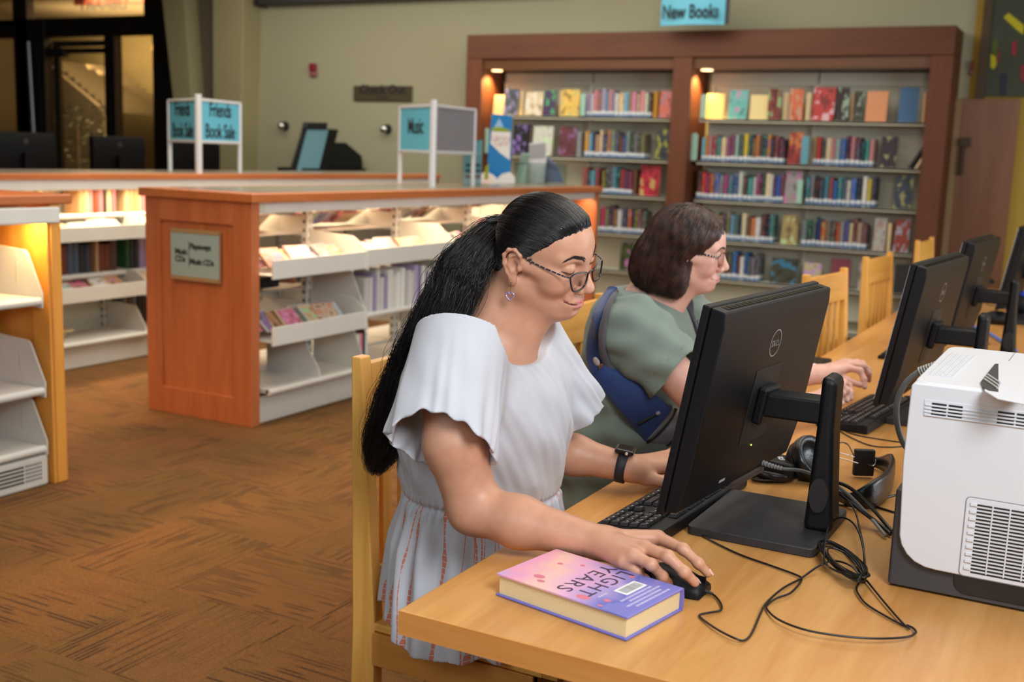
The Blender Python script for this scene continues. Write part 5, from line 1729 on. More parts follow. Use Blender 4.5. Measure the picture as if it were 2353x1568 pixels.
def cable(name, label, pts, r, m, cat='cable', group=None, n=10):
    P = []
    for p in pts:
        h_ = p[2] if len(p) > 2 else r
        P.append(at(p[0], p[1], z=T + max(h_, r + 0.0002)))
    o = obj(name, MB().tube(smooth_path(P, n), r, 7), m, smooth=True)
    return tag(o, label, cat, group)


R1 = 0.0017
cable('mouse_cable', 'thin black mouse cable curling on the table beside the book', [(1621, 1360, .006), (1640, 1368, .004), (1655, 1385, .004), (1657, 1402, .004), (1632, 1408, .005), (1609, 1413, .004), (1612, 1422, .003), (1650, 1448, .006), (1690, 1468, .007), (1711, 1472, .003), (1728, 1455, .003), (1748, 1410, .006), (1762, 1385, .008), (1800, 1352, .006), (1840, 1330, .004), (1880, 1302, .012), (1915, 1290, .022), (1950, 1298, .026), (1978, 1322, .014)], R1, CABLE)
cable('keyboard_cable', 'thin black keyboard cable running under the large monitor base towards the coil', [(1588, 1215, .004), (1640, 1246, .003), (1700, 1275, .003), (1770, 1300, .003), (1830, 1322, .004), (1842, 1332, .005), (1832, 1348, .006), (1815, 1364, .007), (1785, 1375, .006), (1766, 1388, .004), (1762, 1400, .004), (1790, 1425, .008), (1850, 1448, .012), (1930, 1462, .012), (2010, 1468, .012), (2080, 1465, .010), (2104, 1455, .006), (2098, 1444, .004), (2084, 1437, .004)], R1, CABLE)
coil = []
for k in range(9):
    cx, cy = 1938 + 6 * sin(k * 2.1), 1288 + 5 * cos(k * 1.7)
    rx, ry = 46 + 8 * sin(k * 1.3), 34 + 6 * cos(k * 2.3)
    for j in range(8):
        a = 2 * pi * j / 8 + 0.5
        coil.append((cx + rx * cos(a) + ry * 0.55 * sin(a), cy + ry * sin(a) + 0.45 * rx * cos(a), 0.004 + 0.0035 * (k % 5) + 0.008 * (sin(a * 1.0 + k) + 1)))
cable('coiled_cable', 'coil of thin black cable gathered with a tie behind the monitor base', coil + [(1978, 1328, .006), (1968, 1352, .005), (1975, 1370, .005), (1995, 1392, .004), (2045, 1422, .004), (2084, 1442, .003)], R1, CABLE, n=6)
cable('looped_cable', 'black cable rising in a tall loop from the stand column to the coil', [(1890, 1108, .06), (1930, 1135, .05), (1962, 1170, .04), (1974, 1210, .03), (1984, 1260, .022), (1986, 1310, .012), (1982, 1325, .008)], R1, CABLE)
cable('looped_cable', 'black cable arching from the base edge down to the tie', [(1900, 1240, .01), (1912, 1205, .03), (1930, 1190, .045), (1955, 1198, .05), (1974, 1225, .045), (1986, 1275, .03), (1988, 1322, .010)], R1, CABLE)
cable('looped_cable', 'black cable bowing left of the coil below the stand column', [(1905, 1200, .03), (1897, 1240, .03), (1895, 1290, .02), (1920, 1312, .01), (1975, 1330, .006)], R1, CABLE)
cable('looped_cable', 'black cable drawn straight from the tie to the table corner of the loop', [(1992, 1335, .006), (2030, 1382, .006), (2070, 1428, .005), (2090, 1446, .004)], R1, CABLE)
cable('black_power_cable', 'thick black power cable from the stand column to the printer base', [(1885, 1110, .075), (1930, 1135, .055), (1980, 1175, .03), (2020, 1205, .012), (2046, 1228, .006)], 0.0040, CABLE)
cable('black_power_cable', 'second thick black cable beside the grey network cable', [(1890, 1100, .08), (1950, 1120, .065), (2000, 1165, .035), (2035, 1205, .012), (2050, 1222, .006)], 0.0036, CABLE)
tag(obj('cable_tie', MB().lathe([(0.008, -0.004), (0.009, 0), (0.008, 0.004)], at(1984, 1328, z=T + 0.009), axis=0, n=14), BLACKMT), 'small black tie holding the cable coil', 'cable tie')
cable('thin_cable', 'thin black cable lying beyond the headphones', [(2078, 1018), (2010, 1008), (1960, 998), (1932, 985), (1925, 975), (1945, 968), (1990, 962), (2014, 955)], 0.0016, CABLE)
cable('thin_cable', 'second thin black cable lying beyond the headphones, reaching the printer', [(2078, 1026), (2040, 1028), (2000, 1024), (1960, 1008), (1928, 990), (1918, 980)], 0.0016, CABLE)
cable('thin_cable', 'black cable emerging from under the headphone band towards the printer', [(1915, 1160), (1960, 1162), (2010, 1150), (2058, 1138)], 0.0020, CABLE)
cable('thin_cable', 'black cable lying between the stand column and the printer', [(1905, 1145), (1950, 1152), (2000, 1162), (2056, 1178)], 0.0022, CABLE)

# grey network cable with its plug into the large monitor
ncb = thing('network_cable', 'grey network cable plugged into the underside of the large monitor', 'cable', at(1800, 1085, z=T + .07))
pa = [at(1712, 1052, z=T + .085), at(1735, 1057, z=T + .085), at(1770, 1070, z=T + .082), at(1800, 1078, z=T + .08), at(1840, 1082, z=T + .08), at(1880, 1095, z=T + .082), at(1910, 1108, z=T + .078), at(1950, 1138, z=T + .055), at(2000, 1190, z=T + .02), at(2035, 1232, z=T + .006)]
obj('cord', MB().tube(smooth_path(pa, 8), 0.0034, 8), CABGREY, ncb, world=True, smooth=True)
d_ = (pa[1] - pa[0]) / np.linalg.norm(pa[1] - pa[0])
obj('plug', MB().tube([pa[0], pa[0] + d_ * 0.022], [0.0075, 0.006], 4), mat('plug_clear_grey', rgb(176, 176, 172), 0.35), ncb, world=True)
rb = MB()
pth = smooth_path(pa[1:4], 9)
for k in range(2, len(pth) - 1, 1):
    if k % 2 == 0:
        rb.tube([pth[k], pth[k] + (pth[k + 1] - pth[k]) * 0.9], 0.0056 - 0.00008 * k, 8)
o = obj('strain_relief', rb, bpy.data.materials['plug_clear_grey'], ncb, world=True)
o['kind'] = 'stuff'

# grey printer cable behind the left of the printer
pc = thing('printer_cable', 'grey cable looping out from behind the top left of the printer', 'cable', (-0.25, 2.3, T))
yq = 2.27
pp = [at(2170, 835, y=yq), at(2140, 845, y=yq), at(2110, 856, y=yq), at(2082, 880, y=yq), at(2064, 915, y=yq), at(2060, 950, y=yq), at(2064, 985, y=yq), at(2074, 1015, y=yq), at(2086, 1034, y=yq)]
obj('cord', MB().tube(smooth_path(pp, 8), 0.0058, 10), mat('cord_mid_grey', rgb(96, 96, 94), 0.5), pc, world=True, smooth=True)
rb = MB()
pth = smooth_path(pp[:3], 10)
for k in range(2, len(pth) - 2, 2):
    rb.tube([pth[k], pth[k] + (pth[k + 1] - pth[k]) * 0.9], 0.0098, 10)
o = obj('strain_relief', rb, bpy.data.materials['plug_clear_grey'], pc, world=True)
o['kind'] = 'stuff'

# ================================================================== headphones
hp = thing('headphones', 'black headphones lying on the table behind the large monitor stand', 'headphones', (-0.45, 2.38, T))
LEATH = mat('black_leatherette', rgb(20, 20, 24), 0.32, bump=0.35, bscale=160)
cc = at(1868, 1052, z=T + 0.05)
ax = Vector((0.75, -0.30, 0.55)).normalized()
Q = ax.to_track_quat('Z', 'Y').to_matrix().to_4x4()
Q.translation = Vector(cc)
b = MB().lathe([(0.012, -0.008), (0.030, -0.004), (0.034, 0.004), (0.047, 0.010), (0.050, 0.002), (0.049, -0.012), (0.040, -0.018)], n=32)
b.v = [tuple(Q @ Vector(p)) for p in b.v]
obj('ear_cushion', b, LEATH, hp, world=True, smooth=True)
b = MB().lathe([(0.046, -0.018), (0.046, -0.028), (0.036, -0.044), (0.010, -0.048)], n=28)
b.v = [tuple(Q @ Vector(p)) for p in b.v]
obj('ear_cup', b, BLACKPL, hp, world=True, smooth=True)
# the cup lying flat on the left, with the maker's letters
c2 = at(1778, 1062, z=T + 0.035)
b = MB().prism(rrect(-0.052, 0.045, -0.04, 0.036, 0.014, 4), 2, -0.022, 0.012)
R2 = Matrix.Translation(Vector(c2)) @ Matrix.Rotation(0.25, 4, 'Z') @ Matrix.Rotation(0.12, 4, 'Y')
b.v = [tuple(R2 @ Vector(p)) for p in b.v]
obj('ear_cup', b, BLACKPL, hp, world=True, bevel=0.006)
b = MB().lathe([(0.046, -0.03), (0.052, -0.022), (0.05, -0.012)], n=28)
b.v = [tuple(R2 @ Vector(p)) for p in b.v]
obj('ear_cushion', b, LEATH, hp, world=True, smooth=True)
X2, Y2 = R2.to_3x3() @ Vector((0.25, -1, 0)).normalized(), R2.to_3x3() @ Vector((1, 0.25, 0)).normalized()
text('maker_letters', 'TLS', WHITEINK, hp, 0.0165, R2 @ Vector((0.004, 0.008, 0.0122)), X2, Y2, depth=0.0002, bold=0.0004)
rg = MB()
for k in range(8):
    rg.box(0.022 + 0.0022 * k, 0.0232 + 0.0022 * k, -0.03, 0.005, 0.012, 0.0128, R2)
o = obj('grip_ribs', rg, BLACKGL, hp, world=True)
# headband: a padded strap standing on its edge, slider box between
band = [at(px, py, z=T + 0.028) for px, py in ((1905, 1112), (1935, 1128), (1965, 1140), (2005, 1140), (2035, 1120), (2048, 1090), (2040, 1066), (2018, 1052), (1996, 1048), (1985, 1050))]
P = smooth_path(band, 7)
b = MB()
rows_ = []
for i, p in enumerate(P):
    s = i / (len(P) - 1)
    h2 = 0.012 + 0.019 * math.exp(-((s - 0.47) / 0.24) ** 4)
    t_ = P[min(i + 1, len(P) - 1)] - P[max(i - 1, 0)]
    nrm = np.cross(t_ / np.linalg.norm(t_), (0, 0, 1))
    th = 0.0045 + 0.004 * math.exp(-((s - 0.47) / 0.26) ** 4)
    ring = []
    for k in range(10):
        a = 2 * pi * k / 10
        ring.append(p + nrm * th * cos(a) * 0.9 + np.array([0, 0, h2 * np.sign(sin(a)) * abs(sin(a)) ** 0.6 + (h2 - 0.026) * 0.9]))
    rows_.append(ring + [ring[0]])
b.grid(np.array(rows_))
obj('headband', b, LEATH, hp, world=True, smooth=True)
sx = at(1985, 1062, z=T + 0.035)
sb = Matrix.Translation(Vector(sx)) @ Matrix.Rotation(0.5, 4, 'Z')
obj('slider_box', MB().box(-0.022, 0.022, -0.007, 0.007, -0.03, 0.028, sb), BLACKMT, hp, world=True, bevel=0.003)
for dz_ in (0.008, -0.006):
    a, b_ = at(1922, 1046 - dz_ * 800, z=T + 0.05), at(1972, 1060 - dz_ * 900, z=T + 0.045)
    obj('wire_fork', MB().tube([a, b_], 0.0011, 6), CHROME, hp, world=True)
obj('band_cord', MB().tube(smooth_path([at(1916, 1032, z=T + .06), at(1930, 1018, z=T + .065), at(1948, 1022, z=T + .06), at(1962, 1048, z=T + .055)], 8), 0.0015, 6), CABLE, hp, world=True, smooth=True)
obj('wire_loop', MB().tube(smooth_path([at(1995, 1068, z=T + .035), at(2008, 1070, z=T + .035), at(2012, 1058, z=T + .04), at(2004, 1056, z=T + .042)], 6), 0.0011, 6), CHROME, hp, world=True)
obj('coiled_cord', MB().tube(smooth_path([at(1770 + 32 * cos(a) + 18 * sin(2 * a), 1094 + 11 * sin(a), z=T + 0.004 + 0.002 * k) for k in range(3) for a in np.linspace(0.3, 2 * pi, 9)] + [at(1850, 1102, z=T + .006), at(1900, 1108, z=T + .01)], 5), 0.0022, 6), CABLE, hp, world=True, smooth=True)

# ================================================================== far end of the table: dark gear and blue straps
BLUEGEAR = mat('blue_rubber', rgb(30, 60, 190), 0.4)
for px, py, lb in ((2240, 640, 'headset with blue cushions behind the third monitor'), (2340, 700, 'headset with blue cushions at the right edge of the view')):
    p = at(px, py, z=T + 0.05)
    t = thing('blue_headset', lb, 'headphones', (p[0], p[1], T))
    for s in (-1, 1):
        obj('ear_cushion', MB().lathe([(0.02, s * 0.05), (0.05, s * 0.052), (0.056, s * 0.066), (0.045, s * 0.078)], (0, 0, 0.056), axis=1, n=24), BLUEGEAR, t, smooth=True)
        obj('ear_cup', MB().lathe([(0.05, s * 0.078), (0.045, s * 0.1), (0.01, s * 0.102)], (0, 0, 0.056), axis=1, n=24), BLACKPL, t, smooth=True)
    obj('headband', MB().tube([(0.10 * sin(a) + 0.0, 0.085 * cos(a), 0.05 - 0.012 * sin(a)) for a in np.linspace(0.15, pi - 0.15, 16)], 0.009, 8), BLACKPL, t, smooth=True)
o = obj('blue_cable', MB().tube(smooth_path([at(px, py, z=T + .01) for px, py in ((2168, 720), (2200, 738), (2240, 752), (2275, 768), (2310, 790), (2335, 806))], 8), 0.006, 8), mat('cable_blue', rgb(50, 110, 210), 0.4), smooth=True)
tag(o, 'bright blue cable trailing over the table behind the second monitor', 'cable')
for px, py, sx_, lb in ((2200, 715, 0.09, 'black mouse beyond the second monitor by the blue cable'), (2290, 745, 0.10, 'black computer speaker lump by the blue cable')):
    p = at(px, py, z=T)
    t = thing('black_mouse' if sx_ < 0.1 else 'small_speaker', lb, 'mouse' if sx_ < 0.1 else 'speaker', (p[0], p[1], T))
    b = MB().lathe([(0.035, 0.0015), (0.042, 0.012), (0.034, 0.028), (0.012, 0.036)], n=20)
    b.v = [(x * 1.5, y, z * (1 if sx_ < 0.1 else 1.6)) for x, y, z in b.v]
    obj('body', b, BLACKPL, t, smooth=True)
    obj('button', MB().box(0.01, 0.045, -0.001, 0.001, 0.02, 0.034), BLACKGL, t)
for k, (px, py) in enumerate(((2230, 780), (2300, 700))):
    p = at(px, py, z=T + 0.003)
    o = obj('thin_cable', MB().tube(smooth_path([p + np.array([0.02 * i, 0.09 * sin(i * 1.3 + k), 0]) for i in range(-4, 5)], 6), 0.002, 6), CABLE, smooth=True)
    tag(o, ('thin black cable winding under the arm of the second monitor', 'thin black cable winding by the reversed monitor')[k], 'cable')

# ================================================================== sculpting by distance fields (people and cloth)
class SDF:
    def __init__(s):
        s.p = []
        s.disp = None

    def add(s, f, c, r, k, op):
        s.p.append((f, np.array(c, np.float32), float(r), float(k), op))
        return s

    def rc(s, a, b, ra, rb=None, k=0.01, op='u'):
        a, b = np.array(a, np.float32), np.array(b, np.float32)
        rb = ra if rb is None else rb
        ba = b - a
        L2 = max(float(ba @ ba), 1e-12)

        def f(P):
            t = np.clip(((P - a) @ ba) / L2, 0, 1)
            q = P - a - t[:, None] * ba
            return np.sqrt((q * q).sum(1)) - (ra + (rb - ra) * t)
        return s.add(f, (a + b) / 2, sqrt(L2) / 2 + max(ra, rb), k, op)

    def el(s, c, r, R=None, k=0.01, op='u'):
        c, r = np.array(c, np.float32), np.array(r, np.float32)
        Rm = np.eye(3, dtype=np.float32) if R is None else np.array(R, np.float32)

        def f(P):
            q = (P - c) @ Rm
            k0 = np.sqrt(((q / r) ** 2).sum(1)) + 1e-9
            k1 = np.sqrt(((q / (r * r)) ** 2).sum(1)) + 1e-9
            return k0 * (k0 - 1) / k1
        return s.add(f, c, float(r.max()), k, op)

    def fn(s, f, c, r, k=0.01, op='u'):
        return s.add(f, c, r, k, op)

    def ev(s, P, idx=None):
        d = np.full(len(P), 1.0, np.float32)
        for i in (range(len(s.p)) if idx is None else idx):
            f, c, r, k, op = s.p[i]
            e = f(P)
            if op == 'u':
                if k > 0:
                    h = np.maximum(k - np.abs(d - e), 0) / k
                    d = np.minimum(d, e) - h * h * k * 0.25
                else:
                    d = np.minimum(d, e)
            elif op == 's':
                e = -e
                if k > 0:
                    h = np.maximum(k - np.abs(d - e), 0) / k
                    d = np.maximum(d, e) + h * h * k * 0.25
                else:
                    d = np.maximum(d, e)
            else:
                d = np.maximum(d, e)
        if s.disp is not None:
            d = s.disp(P, d)
        return d

    def grad(s, P, e=0.0015):
        g = np.stack([s.ev(P + np.eye(3, dtype=np.float32)[i] * e) - s.ev(P - np.eye(3, dtype=np.float32)[i] * e) for i in range(3)], 1)
        return g / (np.linalg.norm(g, axis=1, keepdims=True) + 1e-9)

    def poly(s, h, B=18, pad=0.01):
        us = [p for p in s.p if p[4] == 'u']
        lo = np.min([p[1] - p[2] for p in us], 0) - pad
        hi = np.max([p[1] + p[2] for p in us], 0) + pad
        nb = np.ceil((hi - lo) / (B * h)).astype(int)
        ii = np.stack(np.meshgrid(*[np.arange(n) for n in nb], indexing='ij'), -1).reshape(-1, 3)
        cen = (lo + (ii + 0.5) * B * h).astype(np.float32)
        hd = B * h * sqrt(3) / 2
        act = np.abs(s.ev(cen)) < hd * 1.35 + 0.012
        NY, NZ = int(nb[1] * B + 4), int(nb[2] * B + 4)
        C8 = np.array([(i, j, k) for i in (0, 1) for j in (0, 1) for k in (0, 1)])
        ED = [(a, b) for a in range(8) for b in range(a + 1, 8) if np.abs(C8[a] - C8[b]).sum() == 1]
        VK, VP, QK = [], [], []
        S = B + 2
        off = np.stack(np.meshgrid(*[np.arange(S)] * 3, indexing='ij'), -1).reshape(-1, 3) - 1
        pc = np.array([p[1] for p in s.p])
        pr = np.array([p[2] + p[3] for p in s.p])
        for b, c in zip(ii[act], cen[act]):
            near = np.linalg.norm(pc - c, axis=1) - pr < hd + 0.03
            idx = [i for i in range(len(s.p)) if near[i] or s.p[i][4] == 'i']
            if not idx:
                continue
            base = b * B
            P = (lo + (base + off) * h).astype(np.float32)
            D = s.ev(P, idx).reshape(S, S, S)
            ins = D < 0
            cnt = sum(ins[i:S - 1 + i, j:S - 1 + j, k:S - 1 + k].astype(np.int8) for i in (0, 1) for j in (0, 1) for k in (0, 1))
            cells = np.argwhere((cnt > 0) & (cnt < 8))
            if len(cells) == 0:
                continue
            V8 = np.stack([D[cells[:, 0] + o[0], cells[:, 1] + o[1], cells[:, 2] + o[2]] for o in C8], 1)
            acc = np.zeros((len(cells), 3))
            n = np.zeros(len(cells))
            for a, e in ED:
                va, vb = V8[:, a], V8[:, e]
                m = (va < 0) != (vb < 0)
                t = np.where(m, va / np.where(m, va - vb, 1), 0)
                q = C8[a] + t[:, None] * (C8[e] - C8[a])
                acc += np.where(m[:, None], q, 0)
                n += m
            g = cells + base   # global cell index + 1
            VK.append((g[:, 0] * NY + g[:, 1]) * NZ + g[:, 2])
            VP.append(lo + (base - 1 + cells + acc / n[:, None]) * h)
            key = lambda i, j, k: ((i + base[0]) * NY + j + base[1]) * NZ + k + base[2]
            I = ins[1:B + 1, 1:B + 1, 1:B + 1]
            for axn in range(3):
                sl = [slice(1, B + 1)] * 3
                sl[axn] = slice(2, B + 2)
                J = ins[tuple(sl)]
                e = np.argwhere(I != J)
                if len(e) == 0:
                    continue
                flip = ~I[e[:, 0], e[:, 1], e[:, 2]]
                e = e + 1
                a1, a2 = (axn + 1) % 3, (axn + 2) % 3
                Q = []
                for d1, d2 in ((-1, -1), (0, -1), (0, 0), (-1, 0)):
                    q = e.copy()
                    q[:, a1] += d1
                    q[:, a2] += d2
                    Q.append(key(q[:, 0], q[:, 1], q[:, 2]))
                Q = np.stack(Q, 1)
                Q[flip] = Q[flip][:, ::-1]
                QK.append(Q)
        VK, VP, QK = np.concatenate(VK), np.concatenate(VP), np.concatenate(QK)
        uk, ix = np.unique(VK, return_index=True)
        F = np.searchsorted(uk, QK)
        ok = (uk[np.minimum(F, len(uk) - 1)] == QK).all(1)
        return VP[ix], F[ok]


def np_mesh(name, V, F, m):
    me = bpy.data.meshes.new(name)
    n, k = len(F), F.shape[1]
    me.vertices.add(len(V))
    me.vertices.foreach_set('co', np.asarray(V, np.float32).ravel())
    me.loops.add(n * k)
    me.loops.foreach_set('vertex_index', F.astype(np.int32).ravel())
    me.polygons.add(n)
    me.polygons.foreach_set('loop_start', np.arange(0, n * k, k, dtype=np.int32))
    me.polygons.foreach_set('loop_total', np.full(n, k, np.int32))
    me.polygons.foreach_set('use_smooth', np.ones(n, bool))
    for mm in (m if isinstance(m, (list, tuple)) else [m]):
        me.materials.append(mm)
    me.update(calc_edges=True)
    return me


def vcol(me, C, name='pigment'):
    a = me.color_attributes.new(name, 'FLOAT_COLOR', 'POINT')
    a.data.foreach_set('color', np.concatenate([C, np.ones((len(C), 1))], 1).astype(np.float32).ravel())


def part_np(name, me, parent, label=None):
    o = link(name, me, parent)
    if parent is not None:
        o.matrix_parent_inverse = WM(parent).inverted()
    if label:
        o['label'] = label
    return o


def strands_mesh(name, paths, r0, r1, m, sides=3):
    """paths (n, k, 3): a bundle of tapering hairs as one mesh"""
    n, k, _ = paths.shape
    t = np.gradient(paths, axis=1)
    t /= np.linalg.norm(t, axis=2, keepdims=True) + 1e-9
    ref = np.array([0.31, 0.9, 0.3])
    u = np.cross(t, ref)
    u /= np.linalg.norm(u, axis=2, keepdims=True) + 1e-9
    v = np.cross(t, u)
    rad = (r0 + (r1 - r0) * np.linspace(0, 1, k) ** 1.5)[None, :, None]
    V = np.stack([paths + rad * (u * cos(2 * pi * q / sides) + v * sin(2 * pi * q / sides)) for q in range(sides)], 2)
    idx = np.arange(n * k * sides).reshape(n, k, sides)
    F = []
    for q in range(sides):
        q2 = (q + 1) % sides
        F.append(np.stack([idx[:, :-1, q], idx[:, :-1, q2], idx[:, 1:, q2], idx[:, 1:, q]], -1).reshape(-1, 4))
    return np_mesh(name, V.reshape(-1, 3), np.concatenate(F), m)


def skin_mat(name, rough=0.45, sss=0.06):
    m = bpy.data.materials.new(name)
    m.use_nodes = True
    nt = m.node_tree
    L = nt.links.new
    b = nt.nodes['Principled BSDF']
    a = nt.nodes.new('ShaderNodeAttribute')
    a.attribute_name = 'pigment'
    tc = nt.nodes.new('ShaderNodeTexCoord')
    n = nt.nodes.new('ShaderNodeTexNoise')
    n.inputs['Scale'].default_value = 55
    n.inputs['Detail'].default_value = 4
    L(tc.outputs['Object'], n.inputs['Vector'])
    mp = nt.nodes.new('ShaderNodeMapRange')
    mp.inputs[1].default_value, mp.inputs[2].default_value = 0.3, 0.7
    mp.inputs[3].default_value, mp.inputs[4].default_value = 0.94, 1.05
    L(n.outputs['Fac'], mp.inputs[0])
    v = nt.nodes.new('ShaderNodeVectorMath')
    v.operation = 'SCALE'
    L(a.outputs['Color'], v.inputs[0])
    L(mp.outputs[0], v.inputs['Scale'])
    L(v.outputs[0], b.inputs['Base Color'])
    b.inputs['Roughness'].default_value = rough
    b.inputs['Specular IOR Level'].default_value = 0.45
    b.inputs['Subsurface Weight'].default_value = sss
    b.inputs['Subsurface Radius'].default_value = (0.9, 0.35, 0.2)
    b.inputs['Subsurface Scale'].default_value = 0.012
    n2 = nt.nodes.new('ShaderNodeTexNoise')
    n2.inputs['Scale'].default_value = 900
    L(tc.outputs['Object'], n2.inputs['Vector'])
    bp = nt.nodes.new('ShaderNodeBump')
    bp.inputs['Strength'].default_value = 0.12
    bp.inputs['Distance'].default_value = 0.001
    L(n2.outputs['Fac'], bp.inputs['Height'])
    L(bp.outputs[0], b.inputs['Normal'])
    return m


def cloth_mat(name, col, rough=0.85, scale=1400, strength=0.25, var=0.05, sheen=0.2):
    m = mat(name, col, rough, bump=strength, bscale=scale, var=var, vscale=25, spec=0.2)
    m.node_tree.nodes['Principled BSDF'].inputs['Sheen Weight'].default_value = sheen
    return m


def hair_mat(name, c1, c2, rough=0.32, spec=0.6):
    m = bpy.data.materials.new(name)
    m.use_nodes = True
    nt = m.node_tree
    b = nt.nodes['Principled BSDF']
    tc = nt.nodes.new('ShaderNodeTexCoord')
    n = nt.nodes.new('ShaderNodeTexNoise')
    n.inputs['Scale'].default_value = 42
    nt.links.new(tc.outputs['Object'], n.inputs['Vector'])
    cr = nt.nodes.new('ShaderNodeValToRGB')
    cr.color_ramp.elements[0].position, cr.color_ramp.elements[1].position = 0.35, 0.65
    cr.color_ramp.elements[0].color, cr.color_ramp.elements[1].color = c1, c2
    nt.links.new(n.outputs['Fac'], cr.inputs[0])
    nt.links.new(cr.outputs[0], b.inputs['Base Color'])
    b.inputs['Roughness'].default_value = rough
    b.inputs['Specular IOR Level'].default_value = spec
    return m


def rot3(yaw, pitch, roll):
    return np.array((Matrix.Rotation(yaw, 3, 'Z') @ Matrix.Rotation(pitch, 3, 'Y') @ Matrix.Rotation(roll, 3, 'X')))


class Head:
    """anthropometric head: centimetres, x forward, y to the left, z up, origin at eye level"""

    def __init__(s, pos, yaw, pitch, roll, scale=1.0):
        s.o = np.array(pos)
        s.R = rot3(yaw, pitch, roll)
        s.k = scale * 0.01

    def W(s, x, y=None, z=None):
        q = np.array(x, float) if y is None else np.array([x, y, z], float)
        return s.o + (q * s.k) @ s.R.T

    def loc(s, P):
        return ((P - s.o) @ s.R) / s.k

    def rc(s, S, a, b, ra, rb=None, k=1.0, op='u'):
        S.rc(s.W(a), s.W(b), ra * s.k, (ra if rb is None else rb) * s.k, k * s.k, op)

    def el(s, S, c, r, k=1.0, op='u', R=None):
        S.el(s.W(c), np.array(r) * s.k, s.R if R is None else s.R @ R, k * s.k, op)

    def skull(s, S, grow=0.0):
        s.el(S, (0.0, 0, 1.8), np.array((7.8, 7.1, 7.45)) + grow, 2)
        s.el(S, (3.5, 0, 2.2), np.array((6.25, 6.2, 6.3)) + grow, 2)

    def face(s, S, cheek=1.0, smile=1.0, lid=1.0, full=1.0):
        rc, el = s.rc, s.el
        s.skull(S)
        el(S, (2.9, 0, -3.2), (5.9, 5.75 * full, 6.9), 2)
        for y in (-1, 1):
            rc(S, (0.3, y * 4.7 * full, -5.6), (6.4, y * 1.5, -8.9), 2.3, 1.7, 2)
            el(S, (5.7, y * 3.75, -3.7 + 0.3 * smile), (2.55 * cheek, 2.35 * cheek, 2.3), 1.5)
            rc(S, (6.3, y * 4.7, -1.6), (1.5, y * 6.4, -1.1), 1.25, 1.0, 1.5)
        el(S, (7.5, 0, -9.2), (1.7, 2.1, 1.5), 1.6)
        rc(S, (5.6, 0, -9.0), (-0.5, 0, -7.8), 2.1, 3.5 * full, 2.5)
        rc(S, (8.5, 0.7, 1.25), (6.9, 4.5, 1.5), 0.95, 0.85, 1.3)
        rc(S, (8.5, -0.7, 1.25), (6.9, -4.5, 1.5), 0.95, 0.85, 1.3)
        for y in (-1, 1):
            el(S, (9.4, y * 3.2, -0.15), (1.7, 1.75, 1.05), 1.0, 's')
            el(S, (7.75, y * 3.15, -0.15), (1.28, 1.5, 1.22), 0.28)
            # slit between the lids
            zl = -0.15 - 0.62 * lid
            rc(S, (9.05, y * 2.2, zl + 0.05), (8.1, y * 4.5, zl + 0.12), 0.11, 0.09, 0.18, 's')
        rc(S, (8.75, 0, 0.3), (10.4, 0, -3.3), 0.72, 0.95, 1.0)
        el(S, (10.75, 0, -3.95), (1.05, 1.2, 0.98), 0.7)
        for y in (-1, 1):
            el(S, (9.65, y * 1.3, -4.45), (1.0, 0.72, 0.76), 0.5)
            el(S, (10.1, y * 0.62, -5.25), (0.55, 0.34, 0.42), 0.2, 's')
            rc(S, (8.95, y * 2.05, -4.7), (7.5, y * 3.5, -7.0), 0.22, 0.2, 0.8 * smile + 0.2, 's')
        el(S, (7.95, 0, -7.2), (1.75, 3.0, 2.0), 1.2)
        up = [(9.75, 0, -6.85), (9.5, 0.9, -6.78), (8.85, 1.9, -6.85), (7.8, 2.9, -6.8 + 0.4 * smile)]
        lo = [(9.6, 0, -7.8), (9.4, 0.9, -7.75), (8.75, 1.8, -7.5), (7.8, 2.8, -7.0 + 0.4 * smile)]
        ru, rl = [0.27, 0.28, 0.2, 0.10], [0.50, 0.48, 0.36, 0.10]
        s.lips, s.crease = [], []
        for y in (-1, 1):
            m = lambda p: (p[0], y * p[1], p[2])
            for L_, R_ in ((up, ru), (lo, rl)):
                for i in range(3):
                    rc(S, m(L_[i]), m(L_[i + 1]), R_[i], R_[i + 1], 0.3)
                    s.lips.append((s.W(m(L_[i])), s.W(m(L_[i + 1])), R_[i] * s.k, R_[i + 1] * s.k))
            zc = [(10.3, 0, -7.30), (9.95, y * 0.9, -7.25), (9.2, y * 1.9, -7.15), (7.95, y * 3.1, -6.9 + 0.4 * smile)]
            for i in range(3):
                rc(S, zc[i], zc[i + 1], 0.12, 0.11, 0.12, 's')
                s.crease.append((s.W(zc[i]), s.W(zc[i + 1])))
            el(S, (7.7, y * 3.35, -6.8 + 0.4 * smile), (0.3, 0.25, 0.3), 0.6, 's')
        rc(S, (9.75, -1.0, -8.75), (9.75, 1.0, -8.75), 0.4, 0.4, 0.8, 's')
        rc(S, (10.2, 0, -5.5), (10.3, 0, -6.3), 0.16, 0.2, 0.3, 's')
        for y in (-1, 1):
            s.ear(S, y)

    def ear(s, S, y):
        def p(x, out, z):
            return (x, y * (7.05 + out), z)
        rc, el = s.rc, s.el
        el(S, p(-0.7, 0.35, -1.0), (1.55, 0.55, 2.7), 0.5)
        hx = [(0.9, 0.3, -0.5), (0.75, 0.75, 0.9), (-0.3, 1.0, 1.75), (-1.5, 1.15, 1.45), (-2.25, 1.2, 0.2), (-2.1, 1.05, -1.4), (-1.4, 0.8, -2.9), (-0.7, 0.6, -3.7)]
        for i in range(len(hx) - 1):
            rc(S, p(*hx[i]), p(*hx[i + 1]), 0.30, 0.30, 0.4)
        el(S, p(-0.35, 0.45, -4.1), (0.85, 0.42, 1.05), 0.5)
        el(S, p(-0.6, 1.05, -0.9), (0.85, 0.48, 1.8), 0.4, 's')
